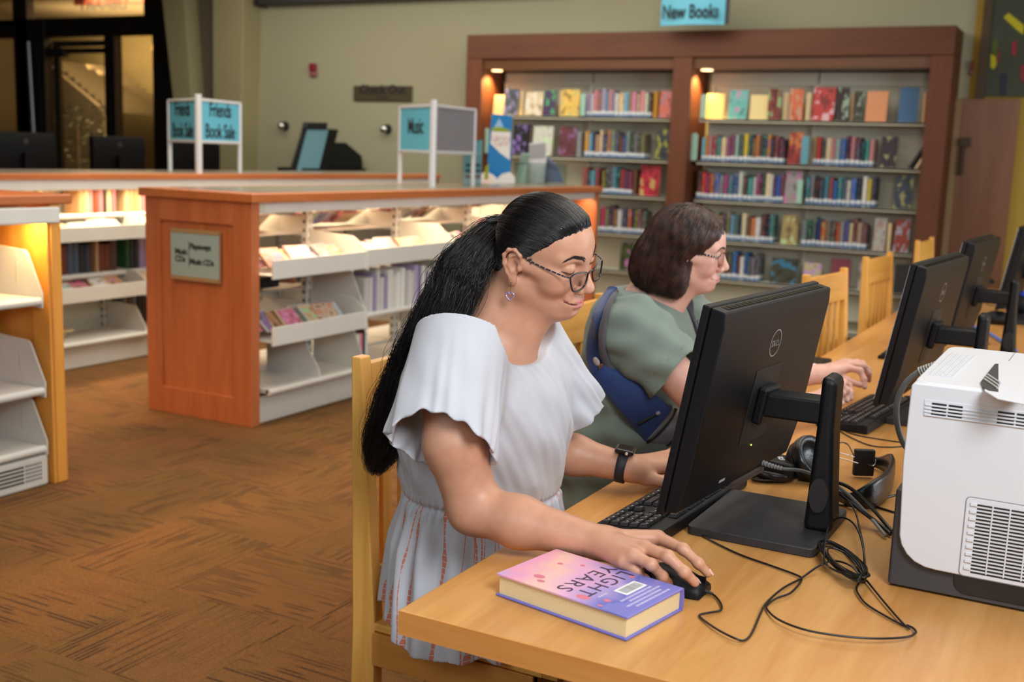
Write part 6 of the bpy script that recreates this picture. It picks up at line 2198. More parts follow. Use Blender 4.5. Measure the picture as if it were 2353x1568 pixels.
        ah = [(-0.1, 0.7, 0.9), (-1.2, 0.85, 0.2), (-1.4, 0.8, -1.4), (-0.7, 0.65, -2.6)]
        for i in range(3):
            rc(S, p(*ah[i]), p(*ah[i + 1]), 0.3, 0.28, 0.25)
        el(S, p(-0.1, 0.85, -1.4), (0.62, 0.6, 0.9), 0.25, 's')
        el(S, p(0.75, 0.45, -1.6), (0.42, 0.42, 0.6), 0.3)

    def surf(s, S, Q, lift=0.0, x0=12.5):
        # forward-most skin point of the face at each (y, z) of Q
        Q = np.array(Q, float)
        Q[:, 0] = x0
        c = np.array([p[1] for p in S.p])
        r = np.array([p[2] for p in S.p])
        idx = [i for i in range(len(S.p)) if np.linalg.norm(c[i] - s.W(8, 0, 0)) - r[i] < 0.06]
        live = np.ones(len(Q), bool)
        for _ in range(60):
            d = S.ev(s.W(Q).astype(np.float32), idx) / s.k
            live = d > 0.01
            Q[:, 0] -= np.where(live, np.maximum(d * 0.7, 0.02), 0)
            if not live.any():
                break
        Q[:, 0] += lift
        return Q

    def lipmask(s, V):
        d = np.full(len(V), 1.0)
        for a, b, ra, rb in s.lips:
            ba = b - a
            t = np.clip(((V - a) @ ba) / (ba @ ba), 0, 1)
            d = np.minimum(d, np.linalg.norm(V - a - t[:, None] * ba, axis=1) - (ra + (rb - ra) * t))
        return np.clip(1 - (d - 0.0003) / 0.0010, 0, 1)

    def creasemask(s, V):
        d = np.full(len(V), 1.0)
        for a, b in s.crease:
            ba = b - a
            t = np.clip(((V - a) @ ba) / (ba @ ba), 0, 1)
            d = np.minimum(d, np.linalg.norm(V - a - t[:, None] * ba, axis=1))
        return np.clip((0.0022 - d) / 0.0014, 0, 1)


def hand(S, wrist, mcps, fingers, thumb, wr=0.024, k=0.009, fr=(0.0098, 0.0086, 0.0078, 0.0068)):
    wrist = np.array(wrist)
    scale = [1.0, 1.03, 0.98, 0.86]
    cen = np.mean(mcps, 0)
    lat = np.array(mcps[0]) - np.array(mcps[3])
    lat /= np.linalg.norm(lat)
    for i, m in enumerate(mcps):
        w_ = wrist + lat * (0.012, 0.004, -0.005, -0.012)[i]
        S.rc(w_, m, wr * 0.72, 0.0125 * scale[i], k=0.014)
    S.rc(wrist * 0.55 + cen * 0.45 - np.array([0, 0, 0.006]), cen * 0.75 + wrist * 0.25 - np.array([0, 0, 0.006]), 0.017, 0.014, k=0.014)
    for i, fg in enumerate(fingers):
        pts = [np.array(mcps[i])] + [np.array(q) for q in fg]
        for j in range(3):
            S.rc(pts[j], pts[j + 1], fr[j] * scale[i] * (1.08 if j == 0 else 1), fr[j + 1] * scale[i], k=0.0045)
            if j:
                S.rc(pts[j], pts[j] + (pts[j + 1] - pts[j]) * 0.02, fr[j] * scale[i] * 1.04, k=0.005)
    th = [np.array(q) for q in thumb]
    S.rc(wrist + lat * 0.01, th[0], wr * 0.7, 0.0155, k=0.014)
    S.rc(th[0], th[1], 0.0135, 0.0112, k=0.008)
    S.rc(th[1], th[2], 0.0112, 0.0082, k=0.004)


def nail(parent, tip, prev, up, w_=0.0056, m=None):
    tip, prev = np.array(tip), np.array(prev)
    d = tip - prev
    d /= np.linalg.norm(d)
    u = np.array(up, float)
    u -= d * (u @ d)
    u /= np.linalg.norm(u)
    v = np.cross(u, d)
    b = MB()
    P = np.zeros((7, 7, 3))
    for i in range(7):
        for j in range(7):
            a, c = (i / 6 - 0.35) * 0.0115, (j / 6 * 2 - 1)
            e = sqrt(max(0, 1 - (2 * i / 6 - 1) ** 2 * 0.75))
            P[i, j] = tip + d * a + v * c * w_ * e + u * (0.0078 - 0.0032 * c * c * e - 0.0014 * (i / 6) ** 2)
    b.grid(P)
    return obj('fingernail', b, m, parent, world=True, smooth=True)

# ================================================================== the woman in white
SKIN1 = skin_mat('skin_brown')
wo = thing('person', 'woman in white tie-dyed blouse with long black ponytail and glasses, hand on mouse', 'person', (-1.05, 1.9, 0.0))
H1 = Head((-0.895, 1.786, 1.238), radians(-3.0), radians(15), radians(13))
S = SDF()
H1.face(S, cheek=1.05, smile=1.0, lid=1.0, full=1.03)
S.rc(H1.W(-2.6, 0, -5.5), (-1.005, 1.775, 1.035), 0.052, 0.060, k=0.035)
S.rc(H1.W(2.0, 0, -9.0), (-0.955, 1.785, 1.03), 0.030, 0.045, k=0.04)
S.rc((-1.005, 1.665, 1.02), (-1.0, 1.89, 1.025), 0.050, 0.050, k=0.05)
S.el((-0.995, 1.785, 0.93), (0.105, 0.150, 0.13), k=0.05)
S.rc((-1.0, 1.79, 0.9), (-1.08, 1.90, 0.60), 0.10, 0.12, k=0.05)
# right arm
SHR, ELR, WRR = np.array((-0.965, 1.605, 1.02)), np.array((-0.908, 1.598, 0.806)), np.array((-0.672, 1.606, 0.788))
S.rc(SHR, (-0.940, 1.585, 0.915), 0.050, 0.052, k=0.02)
S.rc((-0.940, 1.585, 0.915), ELR, 0.052, 0.043, k=0.02)
S.rc(ELR, (-0.820, 1.600, 0.797), 0.043, 0.0415, k=0.02)
S.rc((-0.820, 1.600, 0.797), WRR, 0.0415, 0.0265, k=0.02)
A_ = lambda px, py, dz: at(px, py, z=T + dz)
mc = [A_(1512, 1236, .060), A_(1482, 1260, .066), A_(1456, 1277, .060), A_(1431, 1291, .048)]
fg = [[A_(1570, 1262, .060), A_(1605, 1295, .044), A_(1626, 1318, .029)], [A_(1535, 1279, .068), A_(1573, 1315, .050), A_(1597, 1339, .032)],
      [A_(1497, 1298, .054), A_(1522, 1325, .032), A_(1541, 1345, .014)], [A_(1464, 1313, .036), A_(1482, 1333, .020), A_(1494, 1347, .011)]]
hand(S, WRR, mc, fg, [(-0.632, 1.645, 0.775), (-0.592, 1.652, 0.764), (-0.562, 1.645, 0.760)], wr=0.0265)
# left arm
SHL, ELL, WRL = np.array((-0.955, 1.955, 1.0)), np.array((-0.995, 2.005, 0.812)), np.array((-0.805, 2.046, 0.788))
S.rc(SHL, ELL, 0.054, 0.042, k=0.03)
S.rc(ELL, (-0.92, 2.02, 0.803), 0.042, 0.0395, k=0.02)
S.rc((-0.92, 2.02, 0.803), WRL, 0.0395, 0.0265, k=0.02)
mcl = [A_(1550, 1072, .042), A_(1556, 1060, .046), A_(1556, 1050, .044), A_(1550, 1042, .038)]
fgl = [[A_(1585, 1082, .050), A_(1604, 1096, .038), A_(1614, 1108, .028)], [A_(1594, 1066, .054), A_(1616, 1080, .042), A_(1628, 1092, .028)],
       [A_(1594, 1052, .050), A_(1616, 1064, .038), A_(1628, 1074, .028)], [A_(1582, 1042, .042), A_(1600, 1050, .034), A_(1612, 1058, .028)]]
hand(S, WRL, mcl, fgl, [A_(1485, 1098, .030), A_(1520, 1106, .027), A_(1546, 1104, .029)], wr=0.0265)
V, Fq = S.poly(0.0019)
me = np_mesh('body', V, Fq, SKIN1)
base = np.array(rgb(198, 146, 118)[:3])
C = np.tile(base, (len(V), 1))
lp = H1.lipmask(V)[:, None]
C = C * (1 - lp) + np.array(rgb(200, 112, 112)[:3]) * lp
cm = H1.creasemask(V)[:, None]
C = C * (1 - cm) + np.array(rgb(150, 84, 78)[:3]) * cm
Lc = H1.loc(V)
hd_ = (np.abs(Lc[:, 0] - 7.6) < 3) & (np.abs(np.abs(Lc[:, 1]) - 4.0) < 2.4) & (np.abs(Lc[:, 2] + 4) < 2.5)
C[hd_] *= np.array([1.03, 0.97, 0.96])
mole = np.linalg.norm(Lc - np.array([5.6, -5.6, -5.2]), axis=1) < 0.16
vcol(me, C)
body1 = part_np('body', me, wo)
SB1 = S

# eyes, brows, lashes
SCL = mat('eye_white', rgb(226, 220, 214), 0.2)
IRIS = mat('eye_brown', rgb(52, 30, 20), 0.15)
LASH = mat('lash_black', rgb(16, 12, 12), 0.6)
BROW1 = mat('brow_black', rgb(38, 26, 24), 0.75)


def eyeball(H, y, parent, gaze):
    g = np.array(gaze, float)
    g /= np.linalg.norm(g)
    for nm, r, cut, mm_ in (('eyeball', 1.17, -1, SCL), ('iris', 1.185, 0.86, IRIS)):
        b = MB()
        q = Vector(g).to_track_quat('Z', 'Y').to_matrix()
        prof = [(r * sin(a) * 1.0, r * cos(a)) for a in np.linspace(math.acos(cut) if cut > -1 else pi - 0.01, 0.01, 14)]
        b.lathe(prof, n=24)
        b.v = [tuple(H.W(*(np.array((7.55, y * 3.15, -0.15)) + np.array(q @ Vector(p))))) for p in b.v]
        obj(nm, b, mm_, parent, world=True, smooth=True)


def brow(H, pts, r, m, parent, n=60, seed=1, body=None):
    g = np.random.default_rng(seed)
    P = H.surf(body, smooth_path(pts, 10), 0.03)
    k = len(P)
    paths = []
    for i in range(n):
        s_ = g.uniform(0, 0.97)
        j = int(s_ * (k - 1))
        d = P[min(j + 1, k - 1)] - P[max(j - 1, 0)]
        d /= np.linalg.norm(d)
        w_ = r * (1 - 0.7 * s_ ** 2)
        o_ = P[j] + np.array([0.05, 0, g.uniform(-w_, w_)])
        L_ = g.uniform(0.5, 0.9)
        up_ = np.array([0, 0, 1.0]) * (0.55 - s_) * 0.7
        q = [o_ + (d + up_) * L_ * t + np.array([0.04 * sin(3 * t), 0, 0]) for t in np.linspace(0, 1, 5)]
        paths.append([H.W(*p) for p in q])
    return part_np('eyebrow', strands_mesh('eyebrow', np.array(paths), 0.00042, 0.00012, m), parent)


MOUTH = mat('mouth_dark', rgb(104, 50, 48), 0.6)


def mouthline(H, S_, parent, smile, w_=3.05):
    Q = [(0, y, -7.30 + (0.05 + 0.45 * smile + 0.15) * (abs(y) / 3.1) ** 2.2) for y in np.linspace(-w_, w_, 23)]
    P = H.surf(S_, Q, 0.015)
    r = [0.0004 + 0.0007 * (1 - (q[1] / w_) ** 2) ** 0.5 for q in Q]
    obj('mouth_line', MB().tube([H.W(*p) for p in P], r, 6), MOUTH, parent, world=True, smooth=True)


mouthline(H1, SB1, wo, 1.0)
for y in (-1, 1):
    eyeball(H1, y, wo, (1, 0, -0.75))
    brow(H1, [(9.15, y * 1.25, 1.45), (9.0, y * 2.4, 2.05), (8.35, y * 3.6, 2.35), (7.1, y * 5.0, 1.9)], 0.36, BROW1, wo, 150, 3, SB1)
    P = [(9.15, y * 2.0, -0.72), (9.22, y * 2.8, -0.86), (8.95, y * 3.7, -0.82), (8.25, y * 4.6, -0.5), (7.9, y * 4.95, -0.42)]
    P = H1.surf(SB1, smooth_path(P, 3), 0.03)
    obj('lash_line', MB().tube([H1.W(*p) for p in smooth_path(P, 3)], 0.0007, 6), LASH, wo, world=True, smooth=True)
obj('mole', MB().lathe([(0.0004, 0.0006), (0.0012, 0), (0.0004, -0.0006)], n=10), LASH, wo)
wo.children[-1].name = 'mole'

# nails
NAIL = mat('nail_pink', rgb(224, 178, 164), 0.25)
CAMV = np.array([0.0, 0, 0.0])
for f_ in fg[:2]:
    nail(wo, f_[2], f_[1], (-0.05, 0.05, 1), m=NAIL)
nail(wo, A_(1546, 1104, .029), A_(1520, 1106, .027), (0.2, -0.9, 0.5), 0.006, NAIL)

# ---------------- blouse
BLO = cloth_mat('white_cotton', rgb(196, 198, 206), 0.9, 900, 0.2, 0.02, 0.1)


def sn(P, f, ph):
    return np.sin(P[:, 0] * f[0] + P[:, 1] * f[1] + P[:, 2] * f[2] + ph)


TZ = np.array([0.40, 0.485, 0.55, 0.65, 0.755, 0.80, 0.90, 0.98, 1.03, 1.065, 1.095])
TC = np.array([(-1.050, 1.885), (-1.050, 1.885), (-1.050, 1.880), (-1.046, 1.868), (-1.030, 1.845), (-1.022, 1.832), (-1.004, 1.800), (-0.998, 1.785), (-1.002, 1.778), (-1.005, 1.775), (-1.008, 1.775)])
TR = np.array([(0.182, 0.222), (0.182, 0.222), (0.175, 0.212), (0.162, 0.196), (0.143, 0.172), (0.150, 0.178), (0.157, 0.190), (0.142, 0.190), (0.118, 0.180), (0.095, 0.145), (0.05, 0.09)])


def dense(Z, A_, n=160, s_=5):
    z = np.linspace(Z[0], Z[-1], n)
    out = np.stack([np.interp(z, Z, A_[:, i]) for i in range(2)], 1)
    k = np.exp(-0.5 * (np.arange(-3 * s_, 3 * s_ + 1) / s_) ** 2)
    k /= k.sum()
    pad = np.pad(out, ((3 * s_, 3 * s_), (0, 0)), 'edge')
    return z, np.stack([np.convolve(pad[:, i], k, 'valid') for i in range(2)], 1)


_z, TC = dense(TZ, TC)
TZ, TR = dense(TZ, TR, s_=4)


def loft(P, Z, Cn, Rr, fold=None):
    z = P[:, 2]
    cx, cy = np.interp(z, Z, Cn[:, 0]), np.interp(z, Z, Cn[:, 1])
    rx, ry = np.interp(z, Z, Rr[:, 0]), np.interp(z, Z, Rr[:, 1])
    qx, qy = (P[:, 0] - cx) / rx, (P[:, 1] - cy) / ry
    k = np.sqrt(qx * qx + qy * qy) + 1e-6
    th = np.arctan2(qy, qx)
    d = (k - 1) * np.minimum(rx, ry) * (0.75 + 0.25 * np.maximum(rx, ry) / np.minimum(rx, ry))
    if fold is not None:
        d = d - fold(th, z, P)
    return np.maximum(np.maximum(d * 0.85, z - Z[-1]), Z[0] - z)


def blouse_fold(th, z, P):
    low = np.clip((0.765 - z) / 0.10, 0, 1) * (z < 0.765)
    g = 0.0085 * np.sin(th * 17 + 1.2 * np.sin(th * 3) + z * 5) + 0.006 * np.sin(th * 9 + 2 + z * 9 * np.sin(th * 2))
    gath = 0.003 * np.sin(th * 60 + 3 * np.sin(th * 7)) * np.exp(-((z - 0.755) / 0.02) ** 2)
    hi = np.clip((z - 0.76) / 0.05, 0, 1)
    s_ = 0.005 * np.sin(th * 6 + z * 24) * np.sin(z * 31 + th * 3) + 0.0016 * np.sin(th * 31 + 40 * z) * np.sin(z * 60 + th * 9) + 0.003 * np.sin(th * 13 + z * 8) * np.clip((0.95 - z) / 0.15, 0, 1)
    seam = -0.006 * np.exp(-((z - 0.758) / 0.007) ** 2)
    return g * low + gath + s_ * hi + seam


S = SDF()
S.fn(lambda P: loft(P, TZ, TC, TR, blouse_fold), (-1.03, 1.83, 0.78), 0.46, 0)


def sleeve(S, A, B, r0, r1, cut, sgn, cav=True):
    A, B = np.array(A), np.array(B)
    w_ = (B - A)
    Ln = np.linalg.norm(w_)
    w_ /= Ln
    e1 = np.array([1.0, 0, 0]) - w_ * w_[0]
    e1 /= np.linalg.norm(e1)
    e2 = np.cross(w_, e1)

    def cone(P, inset):
        q = P - A
        t = q @ w_
        s_ = np.clip(t / Ln, -0.4, 1.6)
        a, b = r0[0] + (r1[0] - r0[0]) * s_, r0[1] + (r1[1] - r0[1]) * s_
        x, y = q @ e1, q @ e2
        k = np.sqrt((x / a) ** 2 + (y / b) ** 2) + 1e-6
        ph = np.arctan2(y / b, x / a)
        f_ = (0.0036 * np.sin(ph * 7 + 2.6 * np.sin(ph * 2.3) + t * 12) + 0.0018 * np.sin(ph * 17 + t * 26 + 2 * np.sin(ph * 5)) + 0.0016 * np.sin(t * 60 + ph * 6)) * np.clip(s_ * 1.2, 0, 1)
        d = (k - 1) * np.minimum(a, b) * 1.15 - f_ - inset
        return np.maximum(d * 0.8, -t - 0.02)

    def f(P):
        d = cone(P, 0.0)
        c = cut(P)
        d = np.maximum(d, c)
        if cav:
            q = P - A
            inner = np.maximum(cone(P, -0.0065), 0.075 - q @ w_)
            d = np.maximum(d, -inner)
        return d
    S.fn(f, (A + B) / 2 + w_ * 0.02, 0.26, 0.022)


P1, P3, Q_ = np.array((-1.085, 1.60, 0.858)), np.array((-0.842, 1.55, 0.925)), np.array((-0.965, 1.68, 0.815))
nr = np.cross(P3 - P1, Q_ - P1)
nr /= np.linalg.norm(nr)
if nr[2] > 0:
    nr = -nr


def cutR(P):
    arch = 0.034 * np.exp(-((P[:, 0] + 0.925) / 0.055) ** 2) * np.clip((1.60 - P[:, 1]) / 0.05, 0, 1)
    wob = 0.004 * np.sin(P[:, 0] * 70) + 0.003 * np.sin(P[:, 0] * 160 + P[:, 1] * 90)
    return (P - P1) @ nr + arch + wob


sleeve(S, (-0.978, 1.660, 1.066), (-0.945, 1.540, 0.905), (0.085, 0.086), (0.094, 0.092), cutR, -1)
P1l, P3l, Ql = np.array((-1.06, 2.0, 0.87)), np.array((-0.862, 2.03, 0.925)), np.array((-0.96, 1.9, 0.83))
nl = np.cross(P3l - P1l, Ql - P1l)
nl /= np.linalg.norm(nl)
if nl[2] > 0:
    nl = -nl
sleeve(S, (-0.985, 1.880, 1.060), (-0.958, 2.000, 0.90), (0.085, 0.080), (0.106, 0.084), lambda P: (P - P1l) @ nl + 0.004 * np.sin(P[:, 0] * 80), 1)
# neckline and hem
S.el((-0.945, 1.768, 1.105), (0.114, 0.124, 0.072), rot3(0, 0.30, 0), k=0.006, op='s')
S.rc((-1.0, 1.775, 1.02), H1.W(-2.6, 0, -5.5), 0.069, 0.058, k=0.004, op='s')


def hemcut(P):
    th = np.arctan2(P[:, 1] - 1.885, P[:, 0] + 1.05)
    return 0.487 + 0.010 * np.sin(th * 5 + 1) + 0.004 * np.sin(th * 23) - 0.02 * np.clip((P[:, 0] + 1.1) / 0.1, -1, 1) - P[:, 2]


S.fn(hemcut, (-1.05, 1.88, 0.45), 0.5, 0.004, 'i')
V, Fq = S.poly(0.0026)
SBL = S
me = np_mesh('blouse', V, Fq, BLO)
cx, cy = np.interp(V[:, 2], TZ, TC[:, 0]), np.interp(V[:, 2], TZ, TC[:, 1])
th = np.arctan2(V[:, 1] - cy, V[:, 0] - cx)
th = np.where(th > 2.6, th - 2 * pi, th)      # seam at the far back
a = me.attributes.new('dye', 'FLOAT_VECTOR', 'POINT')
onbody = np.clip((0.78 - V[:, 2]) / 0.02, 0, 1)
front = np.exp(-((th - 0.30) / 0.09) ** 2) * (V[:, 2] < 0.925) * (np.abs(loft(V.astype(np.float32), TZ, TC, TR, blouse_fold)) < 0.012)
a.data.foreach_set('vector', np.stack([th / (2 * pi), V[:, 2], np.maximum(onbody, front)], 1).astype(np.float32).ravel())
blouse = part_np('blouse', me, wo)


def dye(m):
    nt = m.node_tree
    L = nt.links.new
    b = nt.nodes['Principled BSDF']
    src = b.inputs['Base Color'].links[0].from_socket

    def M_(op, a, bb=None, c=None):
        n = nt.nodes.new('ShaderNodeMath')
        n.operation = op
        for i, q in enumerate((a, bb, c)):
            if q is None:
                continue
            if isinstance(q, (int, float)):
                n.inputs[i].default_value = q
            else:
                L(q, n.inputs[i])
        return n.outputs[0]
    at_ = nt.nodes.new('ShaderNodeAttribute')
    at_.attribute_name = 'dye'
    sp = nt.nodes.new('ShaderNodeSeparateXYZ')
    L(at_.outputs['Vector'], sp.inputs[0])
    u, v, k = sp.outputs

    def noise1(w_, scale, detail=1):
        n = nt.nodes.new('ShaderNodeTexNoise')
        n.noise_dimensions = '1D'
        n.inputs['Scale'].default_value = scale
        n.inputs['Detail'].default_value = detail
        L(w_, n.inputs['W'])
        return n.outputs['Fac']

    def white(w_):
        n = nt.nodes.new('ShaderNodeTexWhiteNoise')
        n.noise_dimensions = '1D'
        L(w_, n.inputs['W'])
        return n.outputs['Value']
    tot = None
    for N, seed, wmax, prob in ((20.0, 3.1, 0.115, 0.6), (37.0, 17.7, 0.10, 0.45), (61.0, 8.3, 0.095, 0.40)):
        uu_ = M_('MULTIPLY_ADD', u, N, seed)
        wob = M_('MULTIPLY_ADD', noise1(M_('ADD', v, seed), 6.0), 0.7, -0.35)
        uw = M_('ADD', uu_, wob)
        cell = M_('FLOOR', uw)
        fx = M_('ABSOLUTE', M_('SUBTRACT', M_('FRACT', uw), 0.5))
        r1 = white(cell)
        r2 = white(M_('ADD', cell, 0.37))
        wd = M_('MULTIPLY', noise1(M_('MULTIPLY_ADD', r2, 40.0, v), 16.0, 2), wmax * 1.9)
        wd = M_('SUBTRACT', wd, wmax * 0.45)
        line = M_('LESS_THAN', fx, wd)
        dash = M_('GREATER_THAN', M_('FRACT', M_('MULTIPLY_ADD', v, 82.0, M_('MULTIPLY', r2, 9.0))), 0.12)
        on_ = M_('LESS_THAN', r1, prob)
        q = M_('MULTIPLY', M_('MULTIPLY', line, dash), on_)
        tot = q if tot is None else M_('MAXIMUM', tot, q)
    tot = M_('MULTIPLY', M_('MULTIPLY', tot, k), 0.86)
    mx = nt.nodes.new('ShaderNodeMix')
    mx.data_type = 'RGBA'
    L(tot, mx.inputs[0])
    L(src, mx.inputs[6])
    mx.inputs[7].default_value = rgb(212, 108, 70)
    L(mx.outputs[2], b.inputs['Base Color'])


dye(BLO)
# the strap of a camisole showing in the neckline
# ---------------- trousers and shoes under the table
JEAN1 = cloth_mat('dark_trousers', rgb(36, 38, 48), 0.85, 1200, 0.3)
S = SDF()
for y, kx in ((1.83, -0.70), (2.03, -0.72)):
    S.rc((-1.08, 1.93 + (y - 1.93) * 0.8, 0.555), (kx, y, 0.55), 0.085, 0.062, k=0.03)
    S.rc((kx, y, 0.55), (kx - 0.02, y, 0.10), 0.062, 0.045, k=0.02)
S.el((-1.10, 1.93, 0.555), (0.12, 0.17, 0.085), k=0.04)
V, Fq = S.poly(0.006)
part_np('trousers', np_mesh('trousers', V, Fq, JEAN1), wo)
for y, kx in ((1.83, -0.72), (2.03, -0.74)):
    S = SDF()
    S.rc((kx, y, 0.05), (kx + 0.15, y, 0.035), 0.042, 0.032, k=0.02)
    S.fn(lambda P: 0.004 - P[:, 2], (kx, y, 0), 0.4, 0, 'i')
    V, Fq = S.poly(0.006)
    part_np('shoe', np_mesh('shoe', V, Fq, BLACKMT), wo)

# ---------------- hair
HAIR1 = hair_mat('black_hair', rgb(14, 13, 15), rgb(26, 22, 23), 0.32, 0.6)
hx_z = np.array([-9, -7, -5, -3.2, -2.0, -0.5, 0.8, 2.0, 3.2, 4.6, 5.6, 6.4, 7.0, 7.8, 14.0])
hx_x = np.array([-5, -4.2, -3.2, -2.6, -2.2, -1.6, 2.0, 3.0, 4.4, 5.6, 6.8, 8.0, 9.4, 12.5, 14.0])


def hairline1(q):
    """how far (cm) a head-local point lies inside the hairline"""
    return np.interp(q[:, 2] + 0.12 * np.sin(q[:, 1] * 5) + 0.1 * np.sin(q[:, 1] * 11 + 1), hx_z, hx_x) - q[:, 0]


CAP = SDF()
H1.skull(CAP)
H1.el(CAP, (-4.6, 0, -3.6), (3.6, 5.2, 4.0), 2)


def capdisp(P, d):
    g = hairline1(H1.loc(P))
    return d - np.clip(g * 0.13, -0.3, 0.45) * H1.k


CAP.disp = capdisp
V, Fq = CAP.poly(0.0030)
keep = (hairline1(H1.loc(V)) > -0.6)[Fq].all(1)
Fk = Fq[keep]
us, inv = np.unique(Fk, return_inverse=True)
part_np('hair', np_mesh('hair', V[us], inv.reshape(Fk.shape), HAIR1), wo, 'black hair combed back tight to the knot')


def radial(Sd, o, U, r0=0.05, r1=0.16):
    """distance from o to the surface along unit directions U"""
    sh = U.shape[:-1]
    U2 = U.reshape(-1, 3).astype(np.float32)
    a, b = np.full(len(U2), r0), np.full(len(U2), r1)
    for _ in range(16):
        m = (a + b) / 2
        ins = Sd.ev((o + U2 * m[:, None]).astype(np.float32)) < 0
        a, b = np.where(ins, m, a), np.where(ins, b, m)
    return ((a + b) / 2).reshape(sh)


def slerp(u0, u1, t):
    d = np.clip((u0 * u1).sum(-1), -1, 1)
    om = np.arccos(d)[:, None]
    s_ = np.sin(om) + 1e-6
    return (np.sin((1 - t[None]) * om) / s_)[..., None] * u0[:, None] + (np.sin(t[None] * om) / s_)[..., None] * u1[:, None]


g = np.random.default_rng(11)
KN = np.array([-7.7, 0.0, 1.2])
ctr = np.array([-0.3, 0.0, 1.0])
starts = []
while len(starts) < 2600:
    a, e = g.uniform(-pi, pi), g.uniform(-0.75, 1.5)
    u = np.array([cos(a) * cos(e), sin(a) * cos(e), sin(e)])
    p = ctr + u * 9.0
    hl = hairline1(p[None])[0]
    if -0.1 < hl < 6.0 and p[0] > -5 and (hl < 1.2 or g.uniform() < 0.35):
        starts.append(u)
U0 = np.array(starts)
kn = (KN - ctr) / np.linalg.norm(KN - ctr)
U1 = kn + g.normal(0, 0.07, (len(U0), 3))
U1 /= np.linalg.norm(U1, axis=1, keepdims=True)
tt = np.linspace(0, 1, 22)
UL = slerp(U0, U1, tt)
UW = (UL @ H1.R.T)
R_ = radial(CAP, H1.W(*ctr), UW)
lift = (0.0006 + 0.0012 * np.sin(tt * pi))[None] * g.uniform(0.2, 1.6, (len(U0), 1)) + 0.0012 * (np.abs(tt - 1) < 0.12)
pts = H1.W(*ctr) + UW * (R_ + lift)[..., None]
part_np('hair_strand', strands_mesh('hair_strand', pts, 0.0005, 0.0004, HAIR1), wo)['kind'] = 'stuff'

# ponytail
kp = H1.W(*KN)
pc_ = [kp + np.array([0.012, 0, 0.0]), kp + np.array([-0.012, -0.002, -0.002])] + [at(px, py, y=yy) for px, py, yy in ((1098, 572, 1.74), (1062, 625, 1.72), (1030, 690, 1.70), (990, 770, 1.69), (950, 850, 1.685), (916, 925, 1.68), (888, 1000, 1.68), (868, 1055, 1.68), (860, 1092, 1.68))]
CP = np.array(smooth_path(pc_, 8))
sP = np.linspace(0, 1, len(CP))
wid = np.interp(sP, [0, 0.06, 0.14, 0.3, 0.5, 0.7, 0.85, 0.95, 1], [0.014, 0.015, 0.030, 0.044, 0.045, 0.045, 0.037, 0.018, 0.006])
tn = np.gradient(CP, axis=0)
tn /= np.linalg.norm(tn, axis=1, keepdims=True)
e1 = np.cross(tn, (0, 1.0, 0))
e1 /= np.linalg.norm(e1, axis=1, keepdims=True)
e2 = np.cross(tn, e1)
core = MB()
core.tube(list(CP[2:-4]), list(wid[2:-4] * 0.70), 10)
pt = obj('ponytail', core, HAIR1, wo, world=True, smooth=True)
n = 2500
CP, wid, e1, e2, sP = [np.stack([np.interp(np.linspace(0, 1, 56), sP, q_[:, i]) for i in range(q_.shape[1])], 1) if q_.ndim > 1 else np.interp(np.linspace(0, 1, 56), sP, q_) for q_ in (CP, wid, e1, e2, sP)]
k = len(CP)
ra = np.sqrt(g.uniform(0.05, 1, n))
rt = g.uniform(0, 2 * pi, n)
fly = g.uniform(0, 1, n) < 0.10
ra = np.where(fly, ra * g.uniform(1.05, 1.45, n), ra)
ph = g.uniform(0, 2 * pi, (n, 2))
lfr = g.uniform(26, 38, 46)
lock = g.integers(0, 46, n)
fr = lfr[lock][:, None] + g.uniform(-0.6, 0.6, (n, 1))
# locks share a wave
lph, lam = g.uniform(0, 2 * pi, (46, 2)), g.uniform(0.5, 1.3, 46)
grow_ = np.clip(sP * 4 - 0.2, 0, 1)[None]
amp = 0.0068 * lam[lock][:, None] * grow_
w1 = amp * np.sin(sP[None] * fr + lph[lock, 0][:, None] + 0.10 * ph[:, :1])
w2 = amp * np.sin(sP[None] * fr * 0.9 + lph[lock, 1][:, None] + 0.10 * ph[:, 1:])
ex = (ra * np.cos(rt))[:, None] * wid[None] + w1
ey = (ra * np.sin(rt))[:, None] * wid[None] * 0.75 + w2
end = g.uniform(0.80, 1.0, n)
pts = CP[None] + e1[None] * ex[..., None] + e2[None] * ey[..., None]
# strands of differing length: resample to end
ts = np.linspace(0, 1, k)
out = np.empty_like(pts)
for i in range(n):
    x_ = ts * end[i]
    for c in range(3):
        out[i, :, c] = np.interp(x_, ts, pts[i, :, c])
part_np('ponytail_strand', strands_mesh('ponytail_strand', out, 0.00048, 0.0002, HAIR1), wo)['kind'] = 'stuff'
q = Vector(tuple(kp - CP[7])).to_track_quat('Z', 'Y').to_matrix().to_4x4()
q.translation = Vector(tuple(CP[4]))
b = MB().lathe([(0.012, -0.006), (0.0175, -0.004), (0.0185, 0), (0.0175, 0.004), (0.012, 0.006)], n=22)
b.v = [tuple(q @ Vector(p)) for p in b.v]
obj('hair_tie', b, mat('hair_tie_navy', rgb(24, 26, 44), 0.7), wo, world=True, smooth=True)
